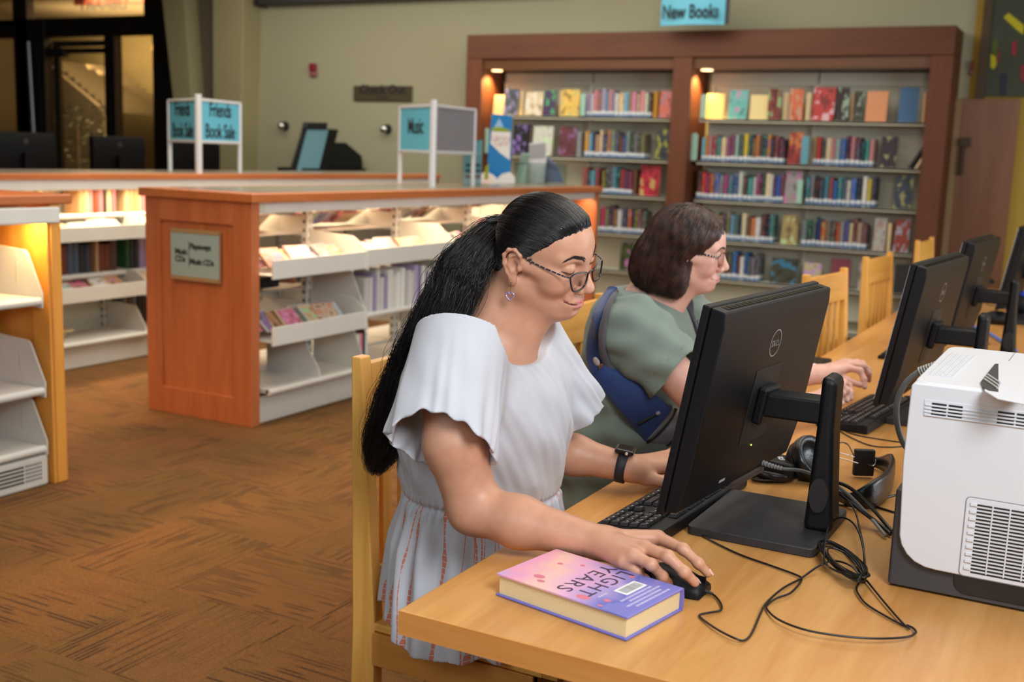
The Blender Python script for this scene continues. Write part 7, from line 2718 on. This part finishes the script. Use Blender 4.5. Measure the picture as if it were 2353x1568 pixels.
# wisps before the ear and at the hairline
wp = []
for i in range(70):
    y0 = -1 if i < 55 else 1
    a0 = np.array([g.uniform(0.6, 2.6), y0 * g.uniform(6.7, 7.1), g.uniform(-0.2, 1.4)])
    L_ = g.uniform(1.2, 3.6)
    wp.append([H1.W(*(a0 + np.array([0.35 * sin(2 * t + i), y0 * 0.12, -L_ * t]))) for t in np.linspace(0, 1, 8)])
for i in range(0):
    yy = g.uniform(-5.5, 3.5)
    a0 = np.array([9.3 - 0.10 * yy * yy, yy, 6.7 - 0.06 * yy * yy])
    d = np.array([g.uniform(-0.3, 0.5), g.normal(0, 0.4), g.uniform(-0.9, 0.4)])
    wp.append([H1.W(*(a0 + d * 0.9 * t + np.array([0.15 * t * t, 0, 0.1 * sin(4 * t + i)]))) for t in np.linspace(0, 1, 8)])
part_np('wispy_hair', strands_mesh('wispy_hair', np.array(wp), 0.0002, 0.00008, HAIR1), wo)['kind'] = 'stuff'

# ---------------- glasses
def glasses(H, parent, lens, xz0, m_rim, m_top, r, temple, m_temple, m_lens, dash=None, tr=0.0016):
    gl = bpy.data.objects.new('eyeglasses', None)
    COL.objects.link(gl)
    gl.parent = parent
    gl.matrix_parent_inverse = WM(parent).inverted()
    gl.location = tuple(H.W(9, 0, -1))
    bpy.context.view_layer.update()
    tg = gl

    def gobj(nm, b, mm_):
        o = link(nm, meshdata(nm, b, mm_, True), tg)
        o.matrix_parent_inverse = Matrix.Translation(gl.location).inverted()
        return o
    for y in (-1, 1):
        pts = [xz0(y, *p) for p in lens]
        ring = smooth_path(pts + pts[:2], 6)[:-6]
        W_ = [H.W(*p) for p in ring]
        gobj('rim', MB().tube(W_ + [W_[0]], r, 8, cap=False), m_rim)
        top = [H.W(*(np.array(p) + np.array([0.09, 0, 0.03]))) for p in smooth_path(pts[:4], 6)]
        gobj('rim_top_edge', MB().tube(top, r * 0.4, 6), m_top)  # thin line of its own colour along the top of the rim
        c = H.W(*np.mean(pts, 0))
        b = MB()
        b.add([c] + W_, [(0, i + 1, (i + 1) % len(W_) + 1) for i in range(len(W_))])
        gobj('lens', b, m_lens)
        tp = [H.W(*((q[0], y * q[1], q[2]))) for q in temple]
        gobj('temple', MB().tube(smooth_path(tp, 6), tr, 8), m_temple)
        if dash is not None:
            sp_ = smooth_path(tp, 10)
            a, bq, mm_ = dash
            for i in range(int(len(sp_) * a), int(len(sp_) * bq), 2):
                gobj('temple_stripe', MB().tube([sp_[i], sp_[i] + (sp_[i + 1] - sp_[i]) * 0.5], tr * 1.07, 8), mm_)
    return gl, gobj


RIM1 = mat('frame_black', rgb(16, 16, 22), 0.25)
RIMW = mat('frame_white_edge', rgb(206, 204, 220), 0.3)
LENS = glass('lens_glass', (0.97, 0.97, 1.0, 1), 0.05, 0.02)
wrap = lambda y, u, v: (10.65 - 0.026 * u * u - 0.10 * (v + 1.9), y * u, v)
lens1 = [(5.35, -0.55), (4.5, -0.15), (2.6, -0.25), (0.95, -0.8), (0.85, -1.6), (1.5, -2.9), (2.8, -3.4), (4.4, -3.3), (5.05, -2.2)]
gl1, gob = glasses(H1, wo, lens1, wrap, RIM1, RIMW, 0.0016, [(9.75, 5.4, -0.6), (8.4, 6.15, -0.4), (3.5, 7.0, 0.2), (0.2, 7.5, 1.1), (-1.6, 7.7, 1.2), (-2.8, 7.5, 0.2)], RIM1, LENS, (0.12, 0.5, mat('temple_speckle', rgb(128, 118, 146), 0.3)), 0.0014)
gob('bridge', MB().tube([H1.W(10.7, t, -0.8 + 0.25 * (1 - (t / 0.95) ** 2)) for t in np.linspace(-0.95, 0.95, 8)], 0.0016, 8), RIM1)
for y in (-1, 1):
    gob('nose_pad', MB().lathe([(0.0006, -0.001), (0.0022, 0), (0.0006, 0.001)], H1.W(10.4, y * 0.95, -1.8), n=12), LENS)

# ---------------- earring and watch
ear = bpy.data.objects.new('earring', None)
COL.objects.link(ear)
ear.parent = wo
ear.matrix_parent_inverse = WM(wo).inverted()
ep = H1.W(-0.3, -7.75, -4.4)
ear.location = tuple(ep)
GOLD = mat('earring_gold', rgb(206, 160, 100), 0.2, 1.0)
o = link('hook', meshdata('hook', MB().tube([(0.002 * sin(a), -0.004 + 0.0, -0.006 + 0.009 * cos(a)) for a in np.linspace(-0.4, pi, 10)], 0.0004, 6), GOLD, True), ear)
hb = MB()
hp_ = [(0.0085 * 16 * sin(a) ** 3 / 17, -0.004, -0.0245 + 0.0085 * (13 * cos(a) - 5 * cos(2 * a) - 2 * cos(3 * a) - cos(4 * a)) / 17) for a in np.linspace(0, 2 * pi, 30)]
hb.tube(hp_, 0.0017, 8, cap=False)
link('heart', meshdata('heart', hb, mat('heart_lilac', rgb(190, 170, 205), 0.12, 0.6), True), ear)

wt = bpy.data.objects.new('wrist_watch', None)
COL.objects.link(wt)
wt.parent = wo
wt.matrix_parent_inverse = WM(wo).inverted()
WAX = (WRL - np.array((-0.92, 2.02, 0.803))) / np.linalg.norm(WRL - np.array((-0.92, 2.02, 0.803)))
wt.location = tuple(WRL - WAX * 0.016)
wt['label'] = 'black smart watch on a rubber strap'
ax = Vector(tuple(WRL - np.array((-0.92, 2.02, 0.803)))).normalized()
q = ax.to_track_quat('Z', 'X').to_matrix()
zl = q.transposed() @ Vector((0, 0, 1))
a0 = math.atan2(zl.y, zl.x)
bd = MB()
pr = []
for k_ in range(40):
    a = 2 * pi * k_ / 40
    pr.append([(0.0312 * cos(a), 0.0312 * sin(a), -0.0105), (0.0338 * cos(a), 0.0338 * sin(a), -0.009), (0.0338 * cos(a), 0.0338 * sin(a), 0.009), (0.0312 * cos(a), 0.0312 * sin(a), 0.0105)])
pr.append(pr[0])
bd.grid(np.array(pr))
bd.v = [tuple(q @ Vector(p)) for p in bd.v]
o = link('strap', meshdata('strap', bd, mat('strap_rubber', rgb(34, 36, 42), 0.55), True), wt)
Rw = q.to_4x4() @ Matrix.Rotation(a0 + 0.15, 4, 'Z')
cs = MB().box(0.0315, 0.0415, -0.017, 0.017, -0.0195, 0.0195)
cs.v = [tuple(Rw @ Vector(p)) for p in cs.v]
o = link('watch_case', meshdata('watch_case', cs, BLACKGL), wt)
bv = o.modifiers.new('bevel', 'BEVEL')
bv.width, bv.segments = 0.005, 3
cr_ = MB().lathe([(0.0035, 0.017), (0.0035, 0.0195), (0.002, 0.0195)], (0.0365, 0, 0.006), axis=1, n=14)
cr_.v = [tuple(Rw @ Vector(p)) for p in cr_.v]
link('crown_button', meshdata('crown_button', cr_, CHROME, True), wt)
for k_ in range(2):
    hl = MB().lathe([(0.0014, -0.0004), (0.0014, 0.0004)], n=10)
    M2 = q.to_4x4() @ Matrix.Rotation(a0 - 2.2 + 0.22 * k_, 4, 'Z') @ Matrix.Translation((0.0339, 0, 0)) @ Matrix.Rotation(pi / 2, 4, 'Y')
    hl.v = [tuple(M2 @ Vector(p)) for p in hl.v]
    link('strap_hole', meshdata('strap_hole', hl, BLACKGL), wt)

# ================================================================== the second person
SKIN2 = skin_mat('skin_fair', 0.48)
p2 = thing('person', 'brown-haired person in a sage green T-shirt and glasses typing at the next computer', 'person', (-1.12, 2.77, 0.0))
H2 = Head((-0.972, 2.775, 1.182), radians(19.0), radians(7.0), radians(11))
S = SDF()
H2.face(S, cheek=1.0, smile=0.0, lid=0.55, full=1.04)
S.rc(H2.W(-2.6, 0, -5.5), (-1.095, 2.77, 1.0), 0.055, 0.062, k=0.035)
S.rc(H2.W(1.5, 0, -9.0), (-1.03, 2.78, 0.99), 0.032, 0.05, k=0.04)
S.rc((-1.08, 2.66, 0.955), (-1.06, 2.88, 0.955), 0.042, 0.042, k=0.04)
S.rc((-1.08, 2.77, 0.9), (-1.12, 2.78, 0.60), 0.11, 0.13, k=0.05)
SH2, EL2, WR2 = np.array((-1.015, 2.59, 0.965)), np.array((-0.845, 2.60, 0.815)), at(1866, 928, z=T + .062)
S.rc(SH2, EL2, 0.052, 0.047, k=0.02)
S.rc(EL2, WR2, 0.044, 0.027, k=0.02)
SH2L, EL2L, WR2L = np.array((-1.0, 2.94, 0.955)), np.array((-0.86, 3.02, 0.80)), at(1884, 860, z=T + .085)
S.rc(SH2L, EL2L, 0.058, 0.045, k=0.03)
S.rc(EL2L, WR2L, 0.043, 0.027, k=0.02)
mc = [A_(1938, 880, .080), A_(1930, 888, .080), A_(1922, 898, .074), A_(1912, 912, .062)]
fg2 = [[A_(1950, 886, .070), A_(1954, 904, .052), A_(1955, 916, .040)], [A_(1944, 896, .070), A_(1948, 910, .052), A_(1947, 920, .042)],
       [A_(1936, 904, .064), A_(1938, 916, .048), A_(1936, 924, .038)], [A_(1924, 918, .052), A_(1926, 928, .040), A_(1925, 934, .034)]]
hand(S, WR2, mc, fg2, [A_(1905, 905, .055), A_(1922, 918, .045), A_(1934, 926, .040)], wr=0.026)
mcl = [A_(1950, 846, .098), A_(1952, 838, .102), A_(1950, 834, .100), A_(1942, 832, .094)]
fgl = [[A_(1976, 852, .098), A_(1985, 872, .076), A_(1987, 890, .056)], [A_(1984, 842, .102), A_(1996, 858, .082), A_(1997, 874, .060)],
       [A_(1982, 836, .100), A_(1996, 850, .082), A_(1998, 866, .062)], [A_(1970, 832, .094), A_(1984, 842, .080), A_(1988, 854, .064)]]
hand(S, WR2L, mcl, fgl, [A_(1918, 862, .078), A_(1948, 875, .066), A_(1976, 885, .060)], wr=0.026)
SB2 = S
V, Fq = S.poly(0.0023)
me = np_mesh('body', V, Fq, SKIN2)
C = np.tile(np.array(rgb(216, 168, 152)[:3]), (len(V), 1))
lp = H2.lipmask(V)[:, None]
C = C * (1 - lp) + np.array(rgb(206, 128, 126)[:3]) * lp
Lc = H2.loc(V)
ck = np.exp(-(((Lc[:, 0] - 5.5) / 2.6) ** 2 + ((np.abs(Lc[:, 1]) - 5) / 2.5) ** 2 + ((Lc[:, 2] + 3.5) / 2.2) ** 2))[:, None]
C = C * (1 - 0.35 * ck) + np.array(rgb(212, 140, 130)[:3]) * 0.35 * ck
vcol(me, C)
part_np('body', me, p2)
BROW2 = mat('brow_brown', rgb(74, 50, 42), 0.75)
mouthline(H2, SB2, p2, 0.0, 2.4)
for y in (-1, 1):
    eyeball(H2, y, p2, (1, 0.1 * 0, -0.25))
    brow(H2, [(9.15, y * 1.4, 1.25), (9.0, y * 2.5, 1.7), (8.35, y * 3.7, 1.9), (7.2, y * 5.0, 1.35)], 0.26, BROW2, p2, 100, 5, SB2)
    P = [(9.2, y * 2.0, -0.05), (9.28, y * 2.8, 0.1), (8.95, y * 3.7, 0.0), (8.2, y * 4.6, -0.35)]
    P = H2.surf(SB2, smooth_path(P, 3), 0.03)
    obj('lash_line', MB().tube([H2.W(*p) for p in smooth_path(P, 6)], 0.0009, 6), LASH, p2, world=True, smooth=True)

# ---------------- T-shirt
SHIRT = cloth_mat('sage_jersey', rgb(122, 136, 128), 0.9, 1100, 0.25, 0.04, 0.15)
Z2 = np.array([0.42, 0.52, 0.62, 0.72, 0.82, 0.90, 0.96, 1.00, 1.03, 1.06])
C2 = np.array([(-1.12, 2.78), (-1.12, 2.78), (-1.11, 2.775), (-1.095, 2.77), (-1.075, 2.77), (-1.072, 2.77), (-1.080, 2.77), (-1.088, 2.77), (-1.092, 2.77), (-1.098, 2.77)])
R2 = np.array([(0.185, 0.225), (0.185, 0.225), (0.178, 0.215), (0.165, 0.205), (0.158, 0.200), (0.148, 0.205), (0.135, 0.200), (0.122, 0.188), (0.105, 0.160), (0.06, 0.10)])


_z, C2 = dense(Z2, C2)
Z2, R2 = dense(Z2, R2, s_=4)


def shirt_fold(th, z, P):
    a = 0.0075 * np.sin(z * 62 + 2.2 * np.sin(th * 2 + 0.6) + th * 2.0) * np.clip((0.86 - z) / 0.1, 0, 1)
    return a + 0.004 * np.sin(z * 34 - th * 5) * np.sin(th * 4 + 1) + 0.0025 * np.sin(th * 11 + z * 40)


S = SDF()
S.fn(lambda P: loft(P, Z2, C2, R2, shirt_fold), (-1.1, 2.775, 0.74), 0.46, 0)


def tee_sleeve(S, A, B, ra, rb, L, tilt=None):
    A, B = np.array(A), np.array(B)
    w_ = (B - A) / np.linalg.norm(B - A)
    e1 = np.cross(w_, (0, 0, 1.0))
    e1 /= np.linalg.norm(e1)
    e2 = np.cross(w_, e1)

    def f(P):
        q = P - A
        t = q @ w_
        r = ra + (rb - ra) * np.clip(t / L, -0.3, 1.2)
        x, y = q @ e1, q @ e2
        ph = np.arctan2(y, x)
        rr = np.sqrt(x * x + y * y)
        fo = 0.004 * np.sin(t * 75 + 2 * np.sin(ph * 2) + ph) + 0.003 * np.sin(ph * 7 + t * 30)
        hem = 0.0022 * (np.abs(t - L + 0.028) < 0.0016)
        d = np.where(t < 0, np.sqrt(rr * rr + t * t) - r, rr - r) - fo + hem
        d = np.maximum(d * 0.85, t - L - 0.008 * np.sin(ph * 2 + 1))
        inner = np.maximum(rr - (r + fo - 0.008), L - 0.045 - t)
        return np.maximum(d, -inner)
    S.fn(f, (A + B) / 2, 0.22, 0.014)


tee_sleeve(S, (-1.035, 2.61, 0.968), EL2, 0.094, 0.082, 0.150)
tee_sleeve(S, (-1.02, 2.925, 0.958), EL2L, 0.092, 0.082, 0.16)
S.el((-1.045, 2.78, 1.055), (0.080, 0.075, 0.050), rot3(0.3, 0.35, 0), k=0.006, op='s')
S.rc((-1.095, 2.77, 0.99), H2.W(-2.6, 0, -5.5), 0.067, 0.060, k=0.004, op='s')
V, Fq = S.poly(0.0032)
TEE = S
part_np('t_shirt', np_mesh('t_shirt', V, Fq, SHIRT), p2)
DENIM = cloth_mat('blue_denim', rgb(44, 78, 140), 0.85, 700, 0.5, 0.12)
S = SDF()
for y, kx in ((2.64, -0.70), (2.90, -0.70)):
    S.rc((-1.10, 2.78 + (y - 2.78) * 0.75, 0.555), (kx, y, 0.56), 0.098, 0.072, k=0.03)
    S.rc((kx, y, 0.56), (kx - 0.02, y, 0.10), 0.072, 0.05, k=0.02)
S.el((-1.12, 2.78, 0.555), (0.13, 0.19, 0.09), k=0.04)
V, Fq = S.poly(0.006)
part_np('jeans', np_mesh('jeans', V, Fq, DENIM), p2)
for y in (2.64, 2.90):
    S = SDF()
    S.rc((-0.72, y, 0.05), (-0.57, y, 0.035), 0.045, 0.034, k=0.02)
    S.fn(lambda P: 0.004 - P[:, 2], (-0.7, y, 0), 0.4, 0, 'i')
    V, Fq = S.poly(0.007)
    part_np('shoe', np_mesh('shoe', V, Fq, BLACKMT), p2)

# ---------------- bobbed hair
HAIR2 = hair_mat('brown_hair', rgb(44, 27, 23), rgb(74, 48, 40), 0.36, 0.5)
b_z = np.array([-16, -12, -9, -6, -4, -2, 0, 1.5, 3, 4.5, 6.0, 7.2, 9, 14])
b_x = np.array([1.0, 1.6, 1.8, 0.6, -0.4, -0.6, 1.4, 3.2, 5.2, 7.0, 8.4, 8.7, 8.6, 8.6])
BOB = SDF()
H2.skull(BOB)
H2.el(BOB, (-0.8, 0, 1.9), (8.9, 8.1, 8.2), 1.5)
for a_, r_ in (((-5.0, 0, -4.5), (7.4, 8.2, 7.3)), ((-1.2, -6.0, -6.0), (3.9, 2.6, 6.0)), ((-1.2, 6.0, -6.0), (3.9, 2.6, 6.0)), ((-5.5, 0, -8.0), (6.6, 7.8, 4.6))):
    H2.el(BOB, a_, r_, 2.5)
BOB.rc(H2.W(4.2, 0, -13), H2.W(5.0, 0, -3), 0.052, 0.055, k=0.01, op='s')


def bobdisp(P, d):
    q = H2.loc(P)
    g = np.interp(q[:, 2], b_z, b_x) - q[:, 0]
    front = (np.abs(q[:, 1]) < 3.0) & (q[:, 0] > 5.5)
    g = np.where(front, q[:, 2] - 6.1 - 0.02 * q[:, 1] ** 2, g)
    d = d - np.clip(g * 0.35, -0.6, 0.55) * H2.k
    fol = 0.0016 * np.sin(np.arctan2(q[:, 1], q[:, 0] + 1) * 22 + q[:, 2] * 0.5)
    return np.maximum(d + fol * 0.6, (-12.4 - q[:, 2] + 0.25 * np.sin(q[:, 1] * 2) + 0.10 * (q[:, 0] + 4)) * H2.k)


BOB.disp = bobdisp
V, Fq = BOB.poly(0.0035)
q = H2.loc(V)
g_ = np.interp(q[:, 2], b_z, b_x) - q[:, 0]
keep = (g_ > -1.2)[Fq].all(1)
Fk = Fq[keep]
us, inv = np.unique(Fk, return_inverse=True)
part_np('hair', np_mesh('hair', V[us], inv.reshape(Fk.shape), HAIR2), p2, 'brown bob falling to the chin')
g = np.random.default_rng(23)
n = 2200
ctr = np.array([-1.5, 0.0, 0.0])
s0 = g.uniform(-5.5, 7.6, n)
side = np.where(g.uniform(0, 1, n) < 0.72, -1, 1)
a0 = np.stack([s0, 0.8 + side * g.uniform(0.05, 0.6, n), np.full(n, 9.0) - 0.02 * s0 ** 2], 1)
fr_ = (s0 + 5.5) / 13.1
az = side * (pi - fr_ ** 0.8 * (pi - 1.15)) + g.normal(0, 0.10, n)
zl_ = g.uniform(-13.0, -9.0, n)
a1 = np.stack([-1.5 + 8.0 * np.cos(az), 8.0 * np.sin(az), zl_], 1)
U0 = a0 - ctr
U0 /= np.linalg.norm(U0, axis=1, keepdims=True)
U1 = a1 - ctr
U1 /= np.linalg.norm(U1, axis=1, keepdims=True)
tt = np.linspace(0, 1, 26)
UW = slerp(U0, U1, tt) @ H2.R.T
R_ = radial(BOB, H2.W(*ctr), UW, 0.03, 0.20)
wv = 0.0022 * np.sin(tt[None] * g.uniform(14, 22, (n, 1)) + g.uniform(0, 6, (n, 1))) * tt[None] ** 1.5
R_ = R_ + g.uniform(0.0, 0.0035, (n, 1)) + wv + 0.004 * (tt[None] ** 4) * g.uniform(-0.5, 1.6, (n, 1))
pts = H2.W(*ctr) + UW * R_[..., None]
part_np('hair_strand', strands_mesh('hair_strand', pts, 0.0009, 0.0004, HAIR2), p2)['kind'] = 'stuff'

# ---------------- glasses
GRIM = mat('frame_gold', rgb(150, 110, 50), 0.25, 0.8)
lens2 = [(5.3, 0.0), (4.4, 0.55), (2.5, 0.55), (1.1, 0.1), (1.0, -1.2), (1.7, -2.8), (3.0, -3.4), (4.5, -3.0), (5.2, -1.6)]
gl2, gob = glasses(H2, p2, lens2, lambda y, u, v: (10.0 - 0.05 * u * u - 0.08 * (v + 1.4), y * u, v), GRIM, RIM1, 0.0008, [(8.5, 5.35, 0.0), (7.6, 6.0, 0.1), (4.0, 6.9, 0.5), (0.2, 7.6, 0.9), (-1.5, 7.8, 0.4)], RIM1, LENS, (0.16, 0.42, PAPER), 0.0021)
gob('bridge', MB().tube([H2.W(10.0, t, 0.0 + 0.25 * (1 - (t / 1.1) ** 2)) for t in np.linspace(-1.1, 1.1, 8)], 0.0010, 8), GRIM)

# ---------------- sling bag: strap over the shirt, pouch at the front
def march(px, py, Sd, t0=2.0, t1=3.4):
    d = RIGHT * ((px - 1176.5) / FPX) + DOWN * ((py - 784) / FPX) + _f
    o = np.array([0, 0, CAM_H])
    t = t0
    for _ in range(220):
        e = float(Sd.ev((o + d * t)[None].astype(np.float32))[0])
        if abs(e) < 0.0006:
            break
        t += max(e, 0.0004) * 0.7
        if t > t1:
            break
    p = o + d * t
    return p, Sd.grad(p[None].astype(np.float32))[0]


def band(pts, half, thick, lift):
    """a padded strap lying on the shirt"""
    C_, N_ = [], []
    for px, py in smooth_path([np.array(p + (0,)) for p in pts], 5) and [tuple(q[:2]) for q in smooth_path([np.array(p + (0,)) for p in pts], 5)]:
        p, n_ = march(px, py, TEE)
        C_.append(p + n_ * lift)
        N_.append(n_)
    C_, N_ = np.array(C_), np.array(N_)
    for _ in range(4):
        C_[1:-1] = (C_[:-2] + 2 * C_[1:-1] + C_[2:]) / 4
        N_[1:-1] = (N_[:-2] + 2 * N_[1:-1] + N_[2:]) / 4
    N_ /= np.linalg.norm(N_, axis=1, keepdims=True)
    t = np.gradient(C_, axis=0)
    t /= np.linalg.norm(t, axis=1, keepdims=True)
    w_ = np.cross(N_, t)
    hs = np.interp(np.linspace(0, 1, len(C_)), np.linspace(0, 1, len(half)), half)
    rows_ = []
    for i in range(len(C_)):
        ring = []
        for k_ in range(12):
            a = 2 * pi * k_ / 12
            ring.append(C_[i] + w_[i] * hs[i] * np.sign(cos(a)) * abs(cos(a)) ** 0.7 + N_[i] * thick * np.sign(sin(a)) * abs(sin(a)) ** 0.8)
        rows_.append(ring + [ring[0]])
    b = MB().grid(np.array(rows_))
    b.f.append(tuple(range(12)))
    b.f.append(tuple((len(C_) - 1) * 13 + k_ for k_ in range(12))[::-1])
    return b, C_, N_, w_


NAVY = cloth_mat('navy_nylon', rgb(40, 62, 112), 0.6, 500, 0.4, 0.1)
DKWEB = cloth_mat('dark_webbing', rgb(44, 46, 56), 0.8, 300, 0.6)
SILV = cloth_mat('silver_nylon', rgb(140, 144, 152), 0.45, 300, 0.3, 0.12)
bag = thing('sling_bag', 'blue, grey and black sling bag worn across the sage shirt', 'bag', (-0.98, 2.55, 0.62))
sp_ = [(1408, 668), (1385, 706), (1371, 750), (1366, 800), (1374, 840), (1396, 876)]
b, *_x = band(sp_, [0.016, 0.022, 0.026, 0.028, 0.030], 0.005, 0.006)
obj('shoulder_strap', b, NAVY, bag, world=True, smooth=True)
sp2 = [(1420, 676), (1402, 712), (1392, 756), (1390, 800), (1402, 836), (1428, 866), (1455, 885)]
b, *_x = band(sp2, [0.007, 0.009, 0.010, 0.010], 0.006, 0.010)
obj('strap_padding', b, cloth_mat('grey_mesh', rgb(84, 80, 86), 0.9, 220, 0.8), bag, world=True, smooth=True)
sp3 = [(1385, 850), (1420, 885), (1462, 922), (1492, 950), (1508, 968)]
b, CB, NB, WB = band(sp3, [0.026, 0.042, 0.052, 0.058], 0.016, 0.014)
obj('pouch_body', b, NAVY, bag, world=True, smooth=True)
sp4 = [(1505, 962), (1528, 975), (1550, 988)]
b, CS, NS, WS = band(sp4, [0.058, 0.056, 0.048], 0.020, 0.016)
obj('front_panel', b, SILV, bag, world=True, smooth=True)
for C_, N_, W_, i, r in ((CS, NS, WS, 1, 0.004), (CS, NS, WS, len(CS) - 3, 0.0035)):
    arc = [C_[i] + W_[i] * 0.058 * s_ + N_[i] * (0.021 - 0.012 * s_ * s_) for s_ in np.linspace(-1, 1, 12)]
    obj('piping', MB().tube(arc, r, 8), BLACKMT, bag, world=True, smooth=True)
sp5 = [(1548, 985), (1565, 996), (1580, 1006)]
b, *_x = band(sp5, [0.045, 0.036, 0.03], 0.014, 0.012)
obj('black_end', b, BLACKMT, bag, world=True, smooth=True)
i = len(CB) * 2 // 3
arc = [CB[i] + WB[i] * 0.03 * s_ + NB[i] * 0.0165 + (CB[min(i + 3, len(CB) - 1)] - CB[i]) * 0.2 * s_ for s_ in np.linspace(-1, 0.7, 8)]
obj('zip_tab', MB().tube(arc, 0.0045, 6), BLACKMT, bag, world=True)
obj('zip_pull', MB().tube([arc[-1], arc[-1] + (arc[-1] - arc[-2]) * 1.2], 0.005, 6), SILV, bag, world=True)
for px, py, mm_, lb in ((1380, 827, mat('pin_pastel', rgb(196, 188, 190), 0.2), 'pale round pin badge on the bag strap'), (1391, 845, mat('pin_amber', rgb(130, 80, 36), 0.2), 'amber round pin badge on the bag strap')):
    p, n_ = march(px, py, TEE)
    qn = Vector(tuple(n_)).to_track_quat('Z', 'Y').to_matrix().to_4x4()
    qn.translation = Vector(tuple(p + n_ * 0.013))
    b = MB().lathe([(0.012, 0), (0.0125, 0.0015), (0.009, 0.0035), (0.003, 0.004)], n=20)
    b.v = [tuple(qn @ Vector(v)) for v in b.v]
    obj('pin_badge', b, mm_, bag, world=True, smooth=True, label=lb)
b, CF, NF, WF = band([(1578, 690), (1586, 720), (1596, 752), (1604, 782), (1610, 806)], [0.015, 0.015, 0.014], 0.003, 0.004)
obj('front_strap', b, DKWEB, bag, world=True, smooth=True)
i = len(CF) // 2
for s_ in (-1, 1):
    obj('buckle', MB().tube([CF[i - 2] + WF[i] * 0.012 * s_ + NF[i] * 0.006, CF[i] + WF[i] * 0.010 * s_ + NF[i] * 0.007, CF[min(i + 4, len(CF) - 1)] + WF[i] * 0.004 * s_ + NF[i] * 0.007], 0.0028, 6), mat('buckle_grey', rgb(96, 98, 106), 0.35) if 'buckle_grey' not in bpy.data.materials else bpy.data.materials['buckle_grey'], bag, world=True)
obj('buckle_bar', MB().tube([CF[i - 2] - WF[i] * 0.016 + NF[i] * 0.006, CF[i - 2] + WF[i] * 0.016 + NF[i] * 0.006], 0.0032, 6), bpy.data.materials['buckle_grey'], bag, world=True)
